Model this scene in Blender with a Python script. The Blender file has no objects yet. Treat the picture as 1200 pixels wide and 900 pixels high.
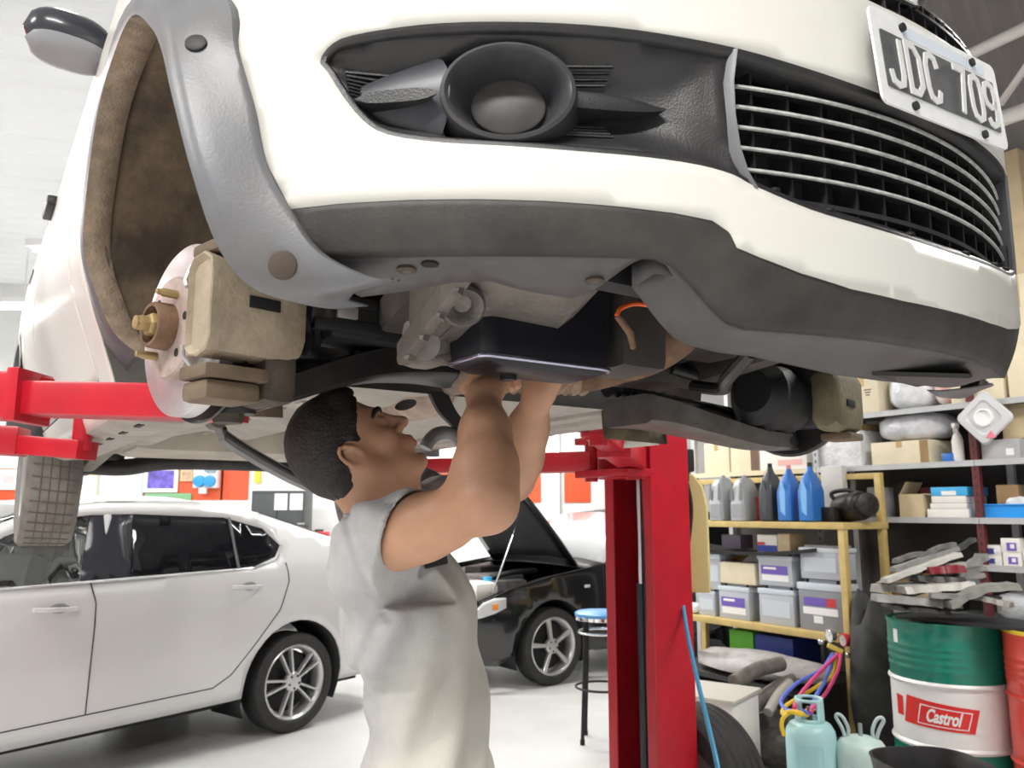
import bpy, bmesh, math, random
import numpy as np
from mathutils import Vector, Matrix, Euler
from mathutils.geometry import delaunay_2d_cdt
SC = bpy.context.scene
COL = SC.collection
R = math.radians
PI = math.pi

# ------------------------------------------------------------ camera
CAM_Z = 1.45
PITCH = 0.155
cam_d = bpy.data.cameras.new('camera')
cam_d.sensor_width = 36.0
cam_d.lens = 28.4
cam_d.clip_start = 0.02
cam = bpy.data.objects.new('camera', cam_d)
COL.objects.link(cam)
cam.location = (0, 0, CAM_Z)
cam.rotation_euler = (PI / 2 + PITCH, 0, 0)
SC.camera = cam
cam_d.dof.use_dof = True
cam_d.dof.focus_distance = 1.35
cam_d.dof.aperture_fstop = 9.0

# ------------------------------------------------------------ daylight through the open front of the workshop
world = bpy.data.worlds.new('daylight')
SC.world = world
world.use_nodes = True
bg = world.node_tree.nodes['Background']
bg.inputs['Color'].default_value = (1.0, 0.985, 0.96, 1)
bg.inputs['Strength'].default_value = 0.48

# ------------------------------------------------------------ sun on the translucent roof sheets
sun_d = bpy.data.lights.new('sun', 'SUN'); sun_d.energy = 2.4; sun_d.angle = .02; sun_d.color = (1, .97, .93)
sun = bpy.data.objects.new('sun', sun_d); COL.objects.link(sun)
sun.rotation_euler = (-.50, -.35, 0)
# ------------------------------------------------------------ exposure
SC.view_settings.view_transform = 'Standard'
SC.view_settings.look = 'None'
SC.view_settings.exposure = 0.1
SC.view_settings.gamma = 1.0
SC.view_settings.use_curve_mapping = False
# ------------------------------------------------------------ helpers
random.seed(7)
RNG = np.random.default_rng(7)
MATS = {}
def mat(name, col, rough=.5, metal=0., var=0., vscale=8., bump=0., bscale=60., dirt=None, dscale=3., damt=.5, spec=.5, coat=0., emit=None, estr=0., trans=0., alpha=1.):
    if name in MATS: return MATS[name]
    m = bpy.data.materials.new(name); MATS[name] = m
    m.use_nodes = True
    nt = m.node_tree; N = nt.nodes; L = nt.links
    b = N['Principled BSDF']
    c = (col[0], col[1], col[2], 1)
    b.inputs['Base Color'].default_value = c
    b.inputs['Roughness'].default_value = rough
    b.inputs['Metallic'].default_value = metal
    b.inputs['Specular IOR Level'].default_value = spec
    b.inputs['Coat Weight'].default_value = coat
    b.inputs['Transmission Weight'].default_value = trans
    if emit:
        b.inputs['Emission Color'].default_value = (*emit, 1); b.inputs['Emission Strength'].default_value = estr
    tc = None
    if var or bump or dirt:
        tc = N.new('ShaderNodeTexCoord')
    out = None
    if var:
        n = N.new('ShaderNodeTexNoise'); n.inputs['Scale'].default_value = vscale; n.inputs['Detail'].default_value = 5
        L.new(tc.outputs['Object'], n.inputs['Vector'])
        r = N.new('ShaderNodeValToRGB')
        r.color_ramp.elements[0].position = .3; r.color_ramp.elements[1].position = .7
        r.color_ramp.elements[0].color = (*[x * (1 - var) for x in col[:3]], 1)
        r.color_ramp.elements[1].color = (*[min(1, x * (1 + var * .6)) for x in col[:3]], 1)
        L.new(n.outputs['Fac'], r.inputs['Fac'])
        out = r.outputs['Color']
    if dirt:
        n = N.new('ShaderNodeTexNoise'); n.inputs['Scale'].default_value = dscale; n.inputs['Detail'].default_value = 8; n.inputs['Roughness'].default_value = .65
        L.new(tc.outputs['Object'], n.inputs['Vector'])
        r = N.new('ShaderNodeMapRange'); r.inputs['From Min'].default_value = .42; r.inputs['From Max'].default_value = .72
        r.inputs['To Max'].default_value = damt
        L.new(n.outputs['Fac'], r.inputs['Value'])
        mx = N.new('ShaderNodeMix'); mx.data_type = 'RGBA'
        L.new(r.outputs['Result'], mx.inputs[0])
        if out: L.new(out, mx.inputs[6])
        else: mx.inputs[6].default_value = c
        mx.inputs[7].default_value = (*dirt, 1)
        out = mx.outputs[2]
    if out: L.new(out, b.inputs['Base Color'])
    if bump:
        n = N.new('ShaderNodeTexNoise'); n.inputs['Scale'].default_value = bscale; n.inputs['Detail'].default_value = 4
        L.new(tc.outputs['Object'], n.inputs['Vector'])
        bp = N.new('ShaderNodeBump'); bp.inputs['Strength'].default_value = bump; bp.inputs['Distance'].default_value = .01
        L.new(n.outputs['Fac'], bp.inputs['Height']); L.new(bp.outputs['Normal'], b.inputs['Normal'])
    return m

def tag(o, label=None, cat=None, group=None, kind=None):
    if label: o['label'] = label
    if cat: o['category'] = cat
    if group: o['group'] = group
    if kind: o['kind'] = kind
    return o

def thing(name, loc=(0, 0, 0), rz=0, label=None, cat=None, group=None):
    o = bpy.data.objects.new(name, None); COL.objects.link(o)
    o.location = loc; o.rotation_euler = (0, 0, rz); o.empty_display_size = .1
    return tag(o, label, cat, group)

def V3(p): return Vector(p)

class MB:
    def __init__(self): self.v = []; self.f = []; self.mi = []; self.cur = 0
    def add(self, vs, fs):
        o = len(self.v); self.v += [tuple(x) for x in vs]
        for f in fs: self.f.append(tuple(o + i for i in f)); self.mi.append(self.cur)
        return self
    def box(self, c, s, rz=0, M=None, taper=1.):
        x, y, z = s[0] / 2, s[1] / 2, s[2] / 2
        vs = [(-x, -y, -z), (x, -y, -z), (x, y, -z), (-x, y, -z), (-x * taper, -y * taper, z), (x * taper, -y * taper, z), (x * taper, y * taper, z), (-x * taper, y * taper, z)]
        m = M if M is not None else Matrix.Rotation(rz, 3, 'Z')
        vs = [m @ V3(p) + V3(c) for p in vs]
        return self.add(vs, [(0, 3, 2, 1), (4, 5, 6, 7), (0, 1, 5, 4), (1, 2, 6, 5), (2, 3, 7, 6), (3, 0, 4, 7)])
    def bbox(self, c, s, b=.01, rz=0, M=None):
        """box with chamfered edges"""
        bm = bmesh.new(); bmesh.ops.create_cube(bm, size=1)
        for v in bm.verts: v.co = Vector((v.co.x * s[0], v.co.y * s[1], v.co.z * s[2]))
        bmesh.ops.bevel(bm, geom=bm.edges[:], offset=b, segments=2, profile=.6, affect='EDGES')
        m = M if M is not None else Matrix.Rotation(rz, 3, 'Z')
        bm.verts.index_update()
        self.add([m @ v.co + V3(c) for v in bm.verts], [[v.index for v in f.verts] for f in bm.faces]); bm.free()
        return self
    def beam(self, a, b, w, h, up=(0, 0, 1)):
        a = V3(a); b = V3(b); d = (b - a); l = d.length; d.normalize()
        u = V3(up); s = d.cross(u)
        if s.length < 1e-4: s = d.cross(V3((1, 0, 0)))
        s.normalize(); u = s.cross(d)
        M = Matrix((d, s, u)).transposed()
        return self.box((a + b) / 2, (l, w, h), M=M)
    def bbeam(self, a, b, w, h, up=(0, 0, 1), bev=.006):
        a = V3(a); b = V3(b); d = (b - a); l = d.length; d.normalize()
        u = V3(up); s = d.cross(u)
        if s.length < 1e-4: s = d.cross(V3((1, 0, 0)))
        s.normalize(); u = s.cross(d)
        M = Matrix((d, s, u)).transposed()
        return self.bbox((a + b) / 2, (l, w, h), bev, M=M)
    def rings(self, rings, close=True, cap0=True, cap1=True, flip=False):
        n = len(rings[0]); vs = [p for r in rings for p in r]; fs = []
        for i in range(len(rings) - 1):
            for j in range(n if close else n - 1):
                k = (j + 1) % n
                q = (i * n + j, i * n + k, (i + 1) * n + k, (i + 1) * n + j)
                fs.append(q[::-1] if flip else q)
        if close and cap0: fs.append(tuple(range(n)) if flip else tuple(range(n))[::-1])
        if close and cap1:
            t = tuple((len(rings) - 1) * n + j for j in range(n)); fs.append(t[::-1] if flip else t)
        return self.add(vs, fs)
    def tube(self, path, r, n=10, cap=True, sq=1.):
        P = [V3(p) for p in path]; rs = r if isinstance(r, (list, tuple)) else [r] * len(P)
        t0 = (P[1] - P[0]).normalized()
        ref = V3((0, 0, 1)) if abs(t0.z) < .9 else V3((1, 0, 0))
        s = t0.cross(ref).normalized(); R_ = []
        for i, p in enumerate(P):
            t = (P[min(i + 1, len(P) - 1)] - P[max(i - 1, 0)]).normalized()
            s = (s - t * s.dot(t)).normalized(); u = t.cross(s)
            R_.append([p + (s * math.cos(2 * PI * k / n) + u * math.sin(2 * PI * k / n) * sq) * rs[i] for k in range(n)])
        return self.rings(R_, True, cap, cap)
    def cyl(self, a, b, r, r2=None, n=20, cap=True): return self.tube([a, b], [r, r if r2 is None else r2], n, cap)
    def lathe(self, prof, n=32, M=None, c=(0, 0, 0), cap=True, closed=False):
        """prof: list of (r, z), axis +z of M"""
        m = M if M is not None else Matrix.Identity(3)
        if closed: prof = list(prof) + [prof[0]]
        Rg = [[m @ V3((max(r, 1e-5) * math.cos(2 * PI * k / n), max(r, 1e-5) * math.sin(2 * PI * k / n), z)) + V3(c) for k in range(n)] for r, z in prof]
        return self.rings(Rg, True, cap and not closed, cap and not closed)
    def ell(self, c, r, n=16, m=10, M=None):
        M = M if M is not None else Matrix.Identity(3)
        Rg = []
        for i in range(1, m):
            a = PI * i / m
            Rg.append([M @ V3((r[0] * math.sin(a) * math.cos(2 * PI * k / n), r[1] * math.sin(a) * math.sin(2 * PI * k / n), -r[2] * math.cos(a))) + V3(c) for k in range(n)])
        return self.rings(Rg)
    def prism(self, poly, M, c, t):
        """poly 2-D CCW in local xy of M, extruded from -t/2 to t/2 on local z"""
        n = len(poly)
        a = [M @ V3((x, y, -t / 2)) + V3(c) for x, y in poly]; b = [M @ V3((x, y, t / 2)) + V3(c) for x, y in poly]
        o = [tuple(range(n))[::-1], tuple(range(n, 2 * n))]
        o += [(i, (i + 1) % n, n + (i + 1) % n, n + i) for i in range(n)]
        return self.add(a + b, o)
    def sheet(self, rows, t=0):
        return self.rings(rows, close=False)
    def build_each(self, name, mats, parent=None, smooth=35, **k):
        """one object per separate piece"""
        p = list(range(len(self.v)))
        def find(i):
            while p[i] != i: p[i] = p[p[i]]; i = p[i]
            return i
        for f in self.f:
            for j in f[1:]: p[find(f[0])] = find(j)
        grp = {}
        for i, f in enumerate(self.f): grp.setdefault(find(f[0]), []).append(i)
        out = []
        for fi in grp.values():
            m = MB(); mp = {}
            for i in fi:
                q = []
                for j in self.f[i]:
                    if j not in mp: mp[j] = len(m.v); m.v.append(self.v[j])
                    q.append(mp[j])
                m.f.append(tuple(q)); m.mi.append(self.mi[i])
            out.append(m.build(name, mats, parent, smooth, **k))
        return out[0]
    def build(self, name, mats, parent=None, smooth=35, solid=0., offset=0., sub=0, bevel=0.):
        me = bpy.data.meshes.new(name); me.from_pydata(self.v, [], self.f)
        if not isinstance(mats, (list, tuple)): mats = [mats]
        for m in mats: me.materials.append(m)
        if len(mats) > 1: me.polygons.foreach_set('material_index', self.mi)
        me.validate()
        if smooth:
            me.polygons.foreach_set('use_smooth', [True] * len(me.polygons))
            me.set_sharp_from_angle(angle=R(smooth))
        o = bpy.data.objects.new(name, me); COL.objects.link(o)
        if parent is not None: o.parent = parent
        if bevel:
            md = o.modifiers.new('edge', 'BEVEL'); md.width = bevel; md.segments = 2; md.limit_method = 'ANGLE'; md.angle_limit = R(40)
        if sub:
            md = o.modifiers.new('smooth', 'SUBSURF'); md.levels = sub; md.render_levels = sub
        if solid:
            md = o.modifiers.new('thick', 'SOLIDIFY'); md.thickness = solid; md.offset = offset
        return o

def axis_mat(z, x=None):
    """3x3 with local z along z"""
    z = V3(z).normalized()
    x = V3(x) if x is not None else (V3((1, 0, 0)) if abs(z.x) < .9 else V3((0, 1, 0)))
    x = (x - z * x.dot(z)).normalized(); y = z.cross(x)
    return Matrix((x, y, z)).transposed()

def smooth_path(P, n=8):
    P = [np.array(p, float) for p in P]; Q = [2 * P[0] - P[1]] + P + [2 * P[-1] - P[-2]]; out = []
    for i in range(1, len(Q) - 2):
        for k in range(n):
            t = k / n; a, b, c, d = Q[i - 1:i + 3]
            out.append(.5 * (2 * b + (c - a) * t + (2 * a - 5 * b + 4 * c - d) * t * t + (3 * b - a - 3 * c + d) * t ** 3))
    out.append(P[-1]); return [tuple(x) for x in out]

def in_poly(P, poly):
    P = np.asarray(P); x = P[:, 0]; y = P[:, 1]; r = np.zeros(len(P), bool); n = len(poly)
    for i in range(n):
        x1, y1 = poly[i]; x2, y2 = poly[(i + 1) % n]
        if y1 == y2: continue
        c = ((y1 > y) != (y2 > y)) & (x < (x2 - x1) * (y - y1) / (y2 - y1) + x1)
        r ^= c
    return r

def resample(poly, step, closed=True):
    out = []; n = len(poly)
    for i in range(n if closed else n - 1):
        a = np.array(poly[i], float); b = np.array(poly[(i + 1) % n], float); k = max(1, int(np.linalg.norm(b - a) / step + .5))
        for j in range(k): out.append(tuple(a + (b - a) * j / k))
    if not closed: out.append(tuple(poly[-1]))
    return out

def poly_dist(P, poly, closed=True):
    P = np.asarray(P, float); d = np.full(len(P), 1e9); n = len(poly)
    for i in range(n if closed else n - 1):
        a = np.array(poly[i], float); b = np.array(poly[(i + 1) % n], float); ab = b - a
        t = np.clip(((P - a) @ ab) / max(ab @ ab, 1e-12), 0, 1)
        d = np.minimum(d, np.linalg.norm(P - a - t[:, None] * ab, axis=1))
    return d

def cdt(outer, holes, step, bstep=None):
    """triangulated polygon with holes: (pts2d, tris)"""
    bstep = bstep or step
    loops = [resample(outer, bstep)] + [resample(h, bstep) for h in holes]
    pts = []; edges = []
    for l in loops:
        o = len(pts); pts += l; edges += [(o + i, o + (i + 1) % len(l)) for i in range(len(l))]
    A = np.array(outer); lo = A.min(0); hi = A.max(0)
    gx, gy = np.meshgrid(np.arange(lo[0] + step * .5, hi[0], step), np.arange(lo[1] + step * .5, hi[1], step))
    G = np.stack([gx.ravel(), gy.ravel()], 1)
    k = in_poly(G, outer)
    for h in holes: k &= ~in_poly(G, h)
    G = G[k]
    if len(G):
        d = np.full(len(G), 1e9)
        for l in [outer] + list(holes): d = np.minimum(d, poly_dist(G, l))
        G = G[d > step * .45]
    pts += [tuple(g) for g in G]
    v, e, f, *_ = delaunay_2d_cdt([Vector(p) for p in pts], edges, [], 0, 1e-6)
    v = np.array([tuple(x) for x in v]); f = np.array(f)
    c = v[f].mean(1); k = in_poly(c, outer)
    for h in holes: k &= ~in_poly(c, h)
    return v, [tuple(int(i) for i in t) for t in f[k]]

def smoothstep(a, b, x):
    t = np.clip((np.asarray(x, float) - a) / (b - a), 0, 1); return t * t * (3 - 2 * t)

def text_mesh(name, s, m, size, depth, M, loc, parent, bold=.0, sx=1., align='CENTER'):
    """lettering as a mesh (real raised letters)"""
    cu = bpy.data.curves.new(name, 'FONT'); cu.body = s; cu.size = size; cu.extrude = depth; cu.align_x = align; cu.align_y = 'CENTER'; cu.offset = bold
    o = bpy.data.objects.new(name, cu); COL.objects.link(o)
    dg = bpy.context.evaluated_depsgraph_get(); me = bpy.data.meshes.new_from_object(o.evaluated_get(dg))
    bpy.data.objects.remove(o); bpy.data.curves.remove(cu)
    M4 = M.to_4x4(); M4.translation = V3(loc)
    me.transform(M4 @ Matrix.Diagonal((sx, 1, 1, 1))); me.materials.clear(); me.materials.append(m); me.name = name
    q = bpy.data.objects.new(name, me); COL.objects.link(q); q.parent = parent
    return q

def copy_tree(o, parent=None):
    c = o.copy(); COL.objects.link(c)
    if parent is not None: c.parent = parent
    for ch in list(o.children): copy_tree(ch, c)
    return c

# ---- implicit surfaces (one continuous skin out of many blended limbs)
class Field:
    def __init__(self, lo, hi, h):
        self.lo = np.array(lo, float); self.h = h
        self.n = np.ceil((np.array(hi) - self.lo) / h).astype(int) + 1
        self.D = np.full(self.n, .05, np.float32)
    def _sl(self, lo, hi):
        a = np.clip(np.floor((np.array(lo) - self.lo) / self.h).astype(int), 0, self.n); b = np.clip(np.ceil((np.array(hi) - self.lo) / self.h).astype(int) + 1, 0, self.n)
        return a, b
    def _pts(self, a, b):
        return np.meshgrid(*[(self.lo[i] + self.h * np.arange(a[i], b[i])).astype(np.float32) for i in range(3)], indexing='ij')
    def apply(self, fn, lo, hi, k, op='add'):
        a, b = self._sl(lo, hi)
        if (b <= a).any(): return
        d = fn(*self._pts(a, b)); s = tuple(slice(a[i], b[i]) for i in range(3)); D = self.D[s]
        if op == 'add':
            h = np.clip(.5 + .5 * (D - d) / k, 0, 1); self.D[s] = D + (d - D) * h - k * h * (1 - h)
        elif op == 'sub':
            d = -d; h = np.clip(.5 - .5 * (D - d) / k, 0, 1); self.D[s] = D + (d - D) * h + k * h * (1 - h)
        else:
            h = np.clip(.5 - .5 * (D - d) / k, 0, 1); self.D[s] = D + (d - D) * h + k * h * (1 - h)
    def cap(self, a, b, ra, rb, k=.01, op='add', m=.05, flat=None):
        a = np.array(a, float); b = np.array(b, float); ba = b - a; L = float(ba @ ba) or 1e-9
        def fn(X, Y, Z):
            x, y, z = X - a[0], Y - a[1], Z - a[2]
            t = np.clip((x * ba[0] + y * ba[1] + z * ba[2]) / L, 0, 1)
            x, y, z = x - t * ba[0], y - t * ba[1], z - t * ba[2]
            if flat is not None:
                fx, fs = flat; q = x * fx[0] + y * fx[1] + z * fx[2]
                return np.sqrt(x * x + y * y + z * z + q * q * (fs * fs - 1)) - (ra + (rb - ra) * t)
            return np.sqrt(x * x + y * y + z * z) - (ra + (rb - ra) * t)
        r = max(ra, rb) + m + k
        self.apply(fn, np.minimum(a, b) - r, np.maximum(a, b) + r, k, op)
    def chain(self, pts, rs, k=.01, op='add'):
        for i in range(len(pts) - 1): self.cap(pts[i], pts[i + 1], rs[i], rs[i + 1], k, op)
    def ell(self, c, r, M=None, k=.01, op='add', m=.05):
        c = np.array(c, float); r = np.array(r, float); M = np.eye(3) if M is None else np.array(M)
        def fn(X, Y, Z):
            x, y, z = X - c[0], Y - c[1], Z - c[2]
            p = [(x * M[0, i] + y * M[1, i] + z * M[2, i]) for i in range(3)]
            k0 = np.sqrt(sum((p[i] / r[i]) ** 2 for i in range(3))) + 1e-6; k1 = np.sqrt(sum((p[i] / r[i] ** 2) ** 2 for i in range(3))) + 1e-6
            return k0 * (k0 - 1) / k1
        q = r.max() + m + k
        self.apply(fn, c - q, c + q, k, op)
    def mesh(self):
        D = self.D; S = D < 0
        c = [(0, 0, 0), (1, 0, 0), (0, 1, 0), (1, 1, 0), (0, 0, 1), (1, 0, 1), (0, 1, 1), (1, 1, 1)]
        n = D.shape
        sub = lambda A, o: A[o[0]:n[0] - 1 + o[0], o[1]:n[1] - 1 + o[1], o[2]:n[2] - 1 + o[2]]
        cnt = sum(sub(S, o).astype(np.int8) for o in c); act = (cnt > 0) & (cnt < 8)
        I = np.argwhere(act); idx = np.full(act.shape, -1, np.int64); idx[act] = np.arange(len(I))
        acc = np.zeros((len(I), 3)); w = np.zeros(len(I))
        vals = [D[I[:, 0] + o[0], I[:, 1] + o[1], I[:, 2] + o[2]].astype(float) for o in c]
        for a in range(8):
            for b in range(a + 1, 8):
                d = np.array(c[b]) - np.array(c[a])
                if abs(d).sum() != 1: continue
                x = (vals[a] < 0) != (vals[b] < 0)
                t = np.where(x, vals[a] / np.where(x, vals[a] - vals[b], 1), 0)
                acc += np.where(x[:, None], np.array(c[a]) + t[:, None] * d, 0); w += x
        P = (I + acc / w[:, None]) * self.h + self.lo
        F = []
        for ax in range(3):
            o1, o2 = (ax + 1) % 3, (ax + 2) % 3
            A = np.take(S, range(0, n[ax] - 1), ax); B = np.take(S, range(1, n[ax]), ax)
            E = np.argwhere(A != B); E = E[(E[:, o1] > 0) & (E[:, o2] > 0) & (E[:, o1] < n[o1] - 1) & (E[:, o2] < n[o2] - 1)]
            q = []
            for d1, d2 in ((-1, -1), (0, -1), (0, 0), (-1, 0)):
                e = E.copy(); e[:, o1] += d1; e[:, o2] += d2; q.append(idx[e[:, 0], e[:, 1], e[:, 2]])
            q = np.stack(q, 1); ins = A[E[:, 0], E[:, 1], E[:, 2]]
            q[~ins] = q[~ins][:, ::-1]; F.append(q)
        return P, np.concatenate(F)

def np_mesh(name, P, F, mats, parent=None, fmat=None, smooth_iter=0, keep=None):
    me = bpy.data.meshes.new(name)
    me.from_pydata([tuple(p) for p in P], [], [tuple(int(i) for i in f) for f in F])
    for m in (mats if isinstance(mats, (list, tuple)) else [mats]): me.materials.append(m)
    if fmat is not None: me.polygons.foreach_set('material_index', np.asarray(fmat, np.int32))
    me.polygons.foreach_set('use_smooth', [True] * len(me.polygons))
    o = bpy.data.objects.new(name, me); COL.objects.link(o)
    if parent is not None: o.parent = parent
    if smooth_iter:
        md = o.modifiers.new('relax', 'SMOOTH'); md.iterations = smooth_iter; md.factor = .5
    return o

_cp, _sp = math.cos(PITCH), math.sin(PITCH)
def at(px, py, Y):
    """point of the workshop at forward distance Y (metres), found from the photograph's survey"""
    a = (px - 600) / 946.7; b = (450 - py) / 946.7
    t = Y / (_cp - b * _sp)
    return Vector((a * t, Y, CAM_Z + t * (_sp + b * _cp)))
def carw(u, v, w):
    """a point given in the raised car's axes, in room axes"""
    a = .596
    return Vector((.11 + u * math.sin(a) - v * math.cos(a), 1.635 - u * math.cos(a) - v * math.sin(a), 1.432 + w))
M_CHROME = mat('chrome', (.8, .8, .82), .12, metal=1.)
M_BLACK = mat('black_void', (.008, .008, .009), .6)
M_RUBBER = mat('tyre_rubber', (.028, .028, .028), .75, var=.3, vscale=20, bump=.2, bscale=60)
M_GLASSD = mat('dark_window_glass', (.006, .007, .009), .04, spec=.25)
M_STEEL = mat('bare_brake_steel', (.62, .60, .60), .38, metal=.75, var=.15, vscale=20)
M_WHITE = mat('white_car_paint', (.70, .69, .64), .30, coat=.15, dirt=(.55, .50, .42), dscale=9, damt=.12)
M_RUST = mat('rusty_steel', (.17, .095, .055), .75, metal=.2, var=.4, vscale=25, bump=.25, bscale=120)
M_ALU = mat('cast_aluminium', (.17, .155, .14), .5, metal=.45, var=.25, vscale=14, bump=.3, bscale=90, dirt=(.20, .17, .14), dscale=7, damt=.7)
# ------------------------------------------------------------ the workshop shell
M_FLOOR = mat('pale_floor_paint', (.74, .74, .735), .28, var=.07, vscale=1.5, dirt=(.45, .44, .42), dscale=1.2, damt=.35)
M_WALLW = mat('white_wall_paint', (.84, .84, .83), .6, var=.04, vscale=2)
M_ROOFW = mat('white_roof_sheet', (.84, .84, .84), .5)
_nt = M_ROOFW.node_tree; _tb = _nt.nodes.new('ShaderNodeBsdfTranslucent'); _tb.inputs['Color'].default_value = (.9, .92, .93, 1)
_mx = _nt.nodes.new('ShaderNodeMixShader'); _mx.inputs[0].default_value = .5
_nt.links.new(_nt.nodes['Principled BSDF'].outputs[0], _mx.inputs[1]); _nt.links.new(_tb.outputs[0], _mx.inputs[2]); _nt.links.new(_mx.outputs[0], _nt.nodes['Material Output'].inputs[0])
M_ROOFG = mat('grey_roof_sheet', (.22, .205, .20), .6, var=.2, vscale=3, dirt=(.3, .26, .22), dscale=2, damt=.4)
def structure(mb, name, m, smooth=0, **k):
    return tag(mb.build(name, m, None, smooth, **k), kind='structure')
mb = MB(); mb.box((-1, 3.5, -.05), (22, 23, .1)); structure(mb, 'floor', M_FLOOR)
BY = 10.4
mb = MB(); mb.box((-1, BY + .1, 2.25), (22, .2, 4.5)); structure(mb, 'wall_back', M_WALLW)
# red-orange painted band on the back wall, in panels between white piers
M_OR = mat('orange_band_paint', (.70, .10, .035), .5, var=.05, vscale=3)
zt, zb = at(300, 549, BY).z, at(300, 586, BY).z
for i, (a, b) in enumerate(((-40, 26), (62, 120), (166, 262), (260, 292), (604, 634), (661, 692), (712, 745), (765, 800), (480, 588))):
    p, q = at(a, 560, BY), at(b, 560, BY)
    mb = MB(); mb.box(((p.x + q.x) / 2, BY - .006, (zt + zb) / 2 - (.03 if a > 590 else 0)), (q.x - p.x, .012, zt - zb)); structure(mb, 'trim_%d' % (i + 1), M_OR)
for i, px in enumerate((596, 648, 702, 755)):
    p = at(px, 560, BY); mb = MB(); mb.box((p.x, BY - .03, 2.2), (.16, .06, 4.4)); structure(mb, 'trim_%d' % (20 + i), M_WALLW)
# roof: white corrugated sheets on the left, bare grey sheets on the right
def corrugated(name, o, du, dv, nu, amp, m, n=None):
    o = V3(o); du = V3(du); dv = V3(dv); nr = du.cross(dv).normalized(); rows = []
    K = nu * 6
    for k in range(K + 1):
        t = k / K; ph = (k % 6) / 6
        h = amp * (1 if ph in (1/6, 2/6) else (.0 if ph > .6 else .5))
        p = o + du * t + nr * h; rows.append([p, p + dv])
    mb = MB(); mb.rings(rows, close=False); return structure(mb, name, m, 0, solid=.01)
corrugated('ceiling', (-12, .2, 3.9), (0, 13.5, .9), (13.2, 4.0, 0), 40, .05, M_ROOFW)
WS = Vector((-.561, .828, 0)); WN = Vector((.828, .561, 0)); P0 = Vector((2.10, 5.2, 0))
WZ = math.atan2(WS.y, WS.x)
# partition wall behind the shelving on the right
wa = P0 + WN * 1.0 + WS * 1.75; wb = P0 + WN * 1.0 - WS * 5.0; wc = (wa + wb) / 2 + WN * .06
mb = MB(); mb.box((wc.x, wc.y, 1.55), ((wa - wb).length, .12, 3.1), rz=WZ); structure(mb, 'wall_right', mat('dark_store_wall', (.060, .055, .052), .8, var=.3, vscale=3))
corrugated('roof_slope', wb + WN * .1 + Vector((0, 0, 3.08)), WS * 6.6, Vector((0, 0, 1.7)) - WN * .9, 34, .03, M_ROOFG)
mb = MB(); mb.box((5.2, 6.4, 4.95), (9.4, 15.5, .06)); structure(mb, 'roof', M_ROOFG)  # unseen opaque roof added to keep the sun off the shelving
# roof truss tubes
tr = thing('roof_truss', P0 + WN * .2 + Vector((0, 0, 3.2)), 0, 'white tubular roof truss against grey sheets above the shelving', 'roof truss')
M_TRUSS = mat('white_truss_paint', (.80, .78, .74), .45)
for nm, a, b, r in (('chord', (1140, 62), (1260, 5), .035), ('brace', (1172, 122), (1262, -6), .022), ('chord', (1150, 148), (1262, 108), .045)):
    pa = at(*a, 4.5) - tr.location; pb = at(*b, 4.0) - tr.location; dd = pb - pa
    mb = MB(); mb.cyl(pa - dd * (2.2 if nm == 'chord' else .0), pb + dd * (2.5 if nm == 'chord' else .0), r, n=12); mb.build(nm, M_TRUSS, tr, 50)
for k, (a, b) in enumerate((((1100, 90), (1240, 20)),)):
    pass
# strip lights added out of view to brighten the workshop
proto = None
k = 0
for x, y in ((-3.2, 3.2), (-3.2, 6.4), (-.2, 6.8), (-.2, 9.2), (-5.6, 4.8), (-5.6, 8.2), (2.6, 2.6), (-.6, -.6), (-3.4, .2)):
    z = 3.55
    if proto is None:
        proto = thing('added_ceiling_light', (x, y, z), 0, 'white strip light added out of view overhead to brighten the workshop', 'ceiling light', 'added strip lights under the roof')
        mb = MB(); mb.bbox((0, 0, .05), (1.5, .22, .06), .01); mb.cyl((-.5, 0, .08), (-.5, 0, .60), .008, n=8); mb.cyl((.5, 0, .08), (.5, 0, .60), .008, n=8); mb.build('housing', M_WALLW, proto, 30)
        for s in (-.06, .06):
            mb = MB(); mb.cyl((-.7, s, 0), (.7, s, 0), .018, n=12); mb.build('tube', mat('tube_glow', (1, 1, 1), .5, emit=(1, .98, .94), estr=8), proto, 50)
        c = proto
    else:
        c = copy_tree(proto); c.location = (x, y, z)
    ld = bpy.data.lights.new('added_strip_light', 'AREA'); ld.shape = 'RECTANGLE'; ld.size = 1.4; ld.size_y = .2; ld.energy = 48; ld.color = (1, .98, .94)
    lo = bpy.data.objects.new('added_strip_lamp', ld); COL.objects.link(lo); lo.location = (0, 0, -.03); lo.parent = c
# ------------------------------------------------------------ red two-post lift
M_RED = mat('lift_red_paint', (.50, .012, .025), .30, var=.12, vscale=8, dirt=(.30, .02, .03), dscale=5, damt=.4)
M_REDD = M_RED
BASE = carw(-1.28, -1.43, 0); BASE.z = 0
LIFT = thing('car_lift', BASE, .596 - PI / 2, 'red two-post car lift whose column and arms hold up the white hatchback', 'car lift')
def LW(p): # room point to lift axes
    return Matrix.Rotation(-(.596 - PI / 2), 3, 'Z') @ (V3(p) - BASE)
def post(sgn, oy, nm='column'):
    # channel open towards the car; local x = car forward, y = car left
    w, d, t, lip = .145, .22, .012, .055
    prof = [(-w, 0), (w, 0), (w, d), (w - lip, d), (w - lip, d - t), (w - t, d - t), (w - t, t), (-w + t, t), (-w + t, d - t), (-w + lip, d - t), (-w + lip, d), (-w, d)]
    prof = [(x, oy + sgn * (y - .11)) for x, y in prof]
    if sgn < 0: prof = prof[::-1]
    mb = MB(); mb.rings([[(x, y, z) for x, y in prof] for z in (.02, 2.95)]); return mb.build(nm, M_RED, LIFT, 30, bevel=.004)
c1 = post(-1, 0)
mb = MB(); mb.box((0, 0, .01), (.5, .5, .02)); mb.build('base_plate', M_RED, LIFT, 0)
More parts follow.
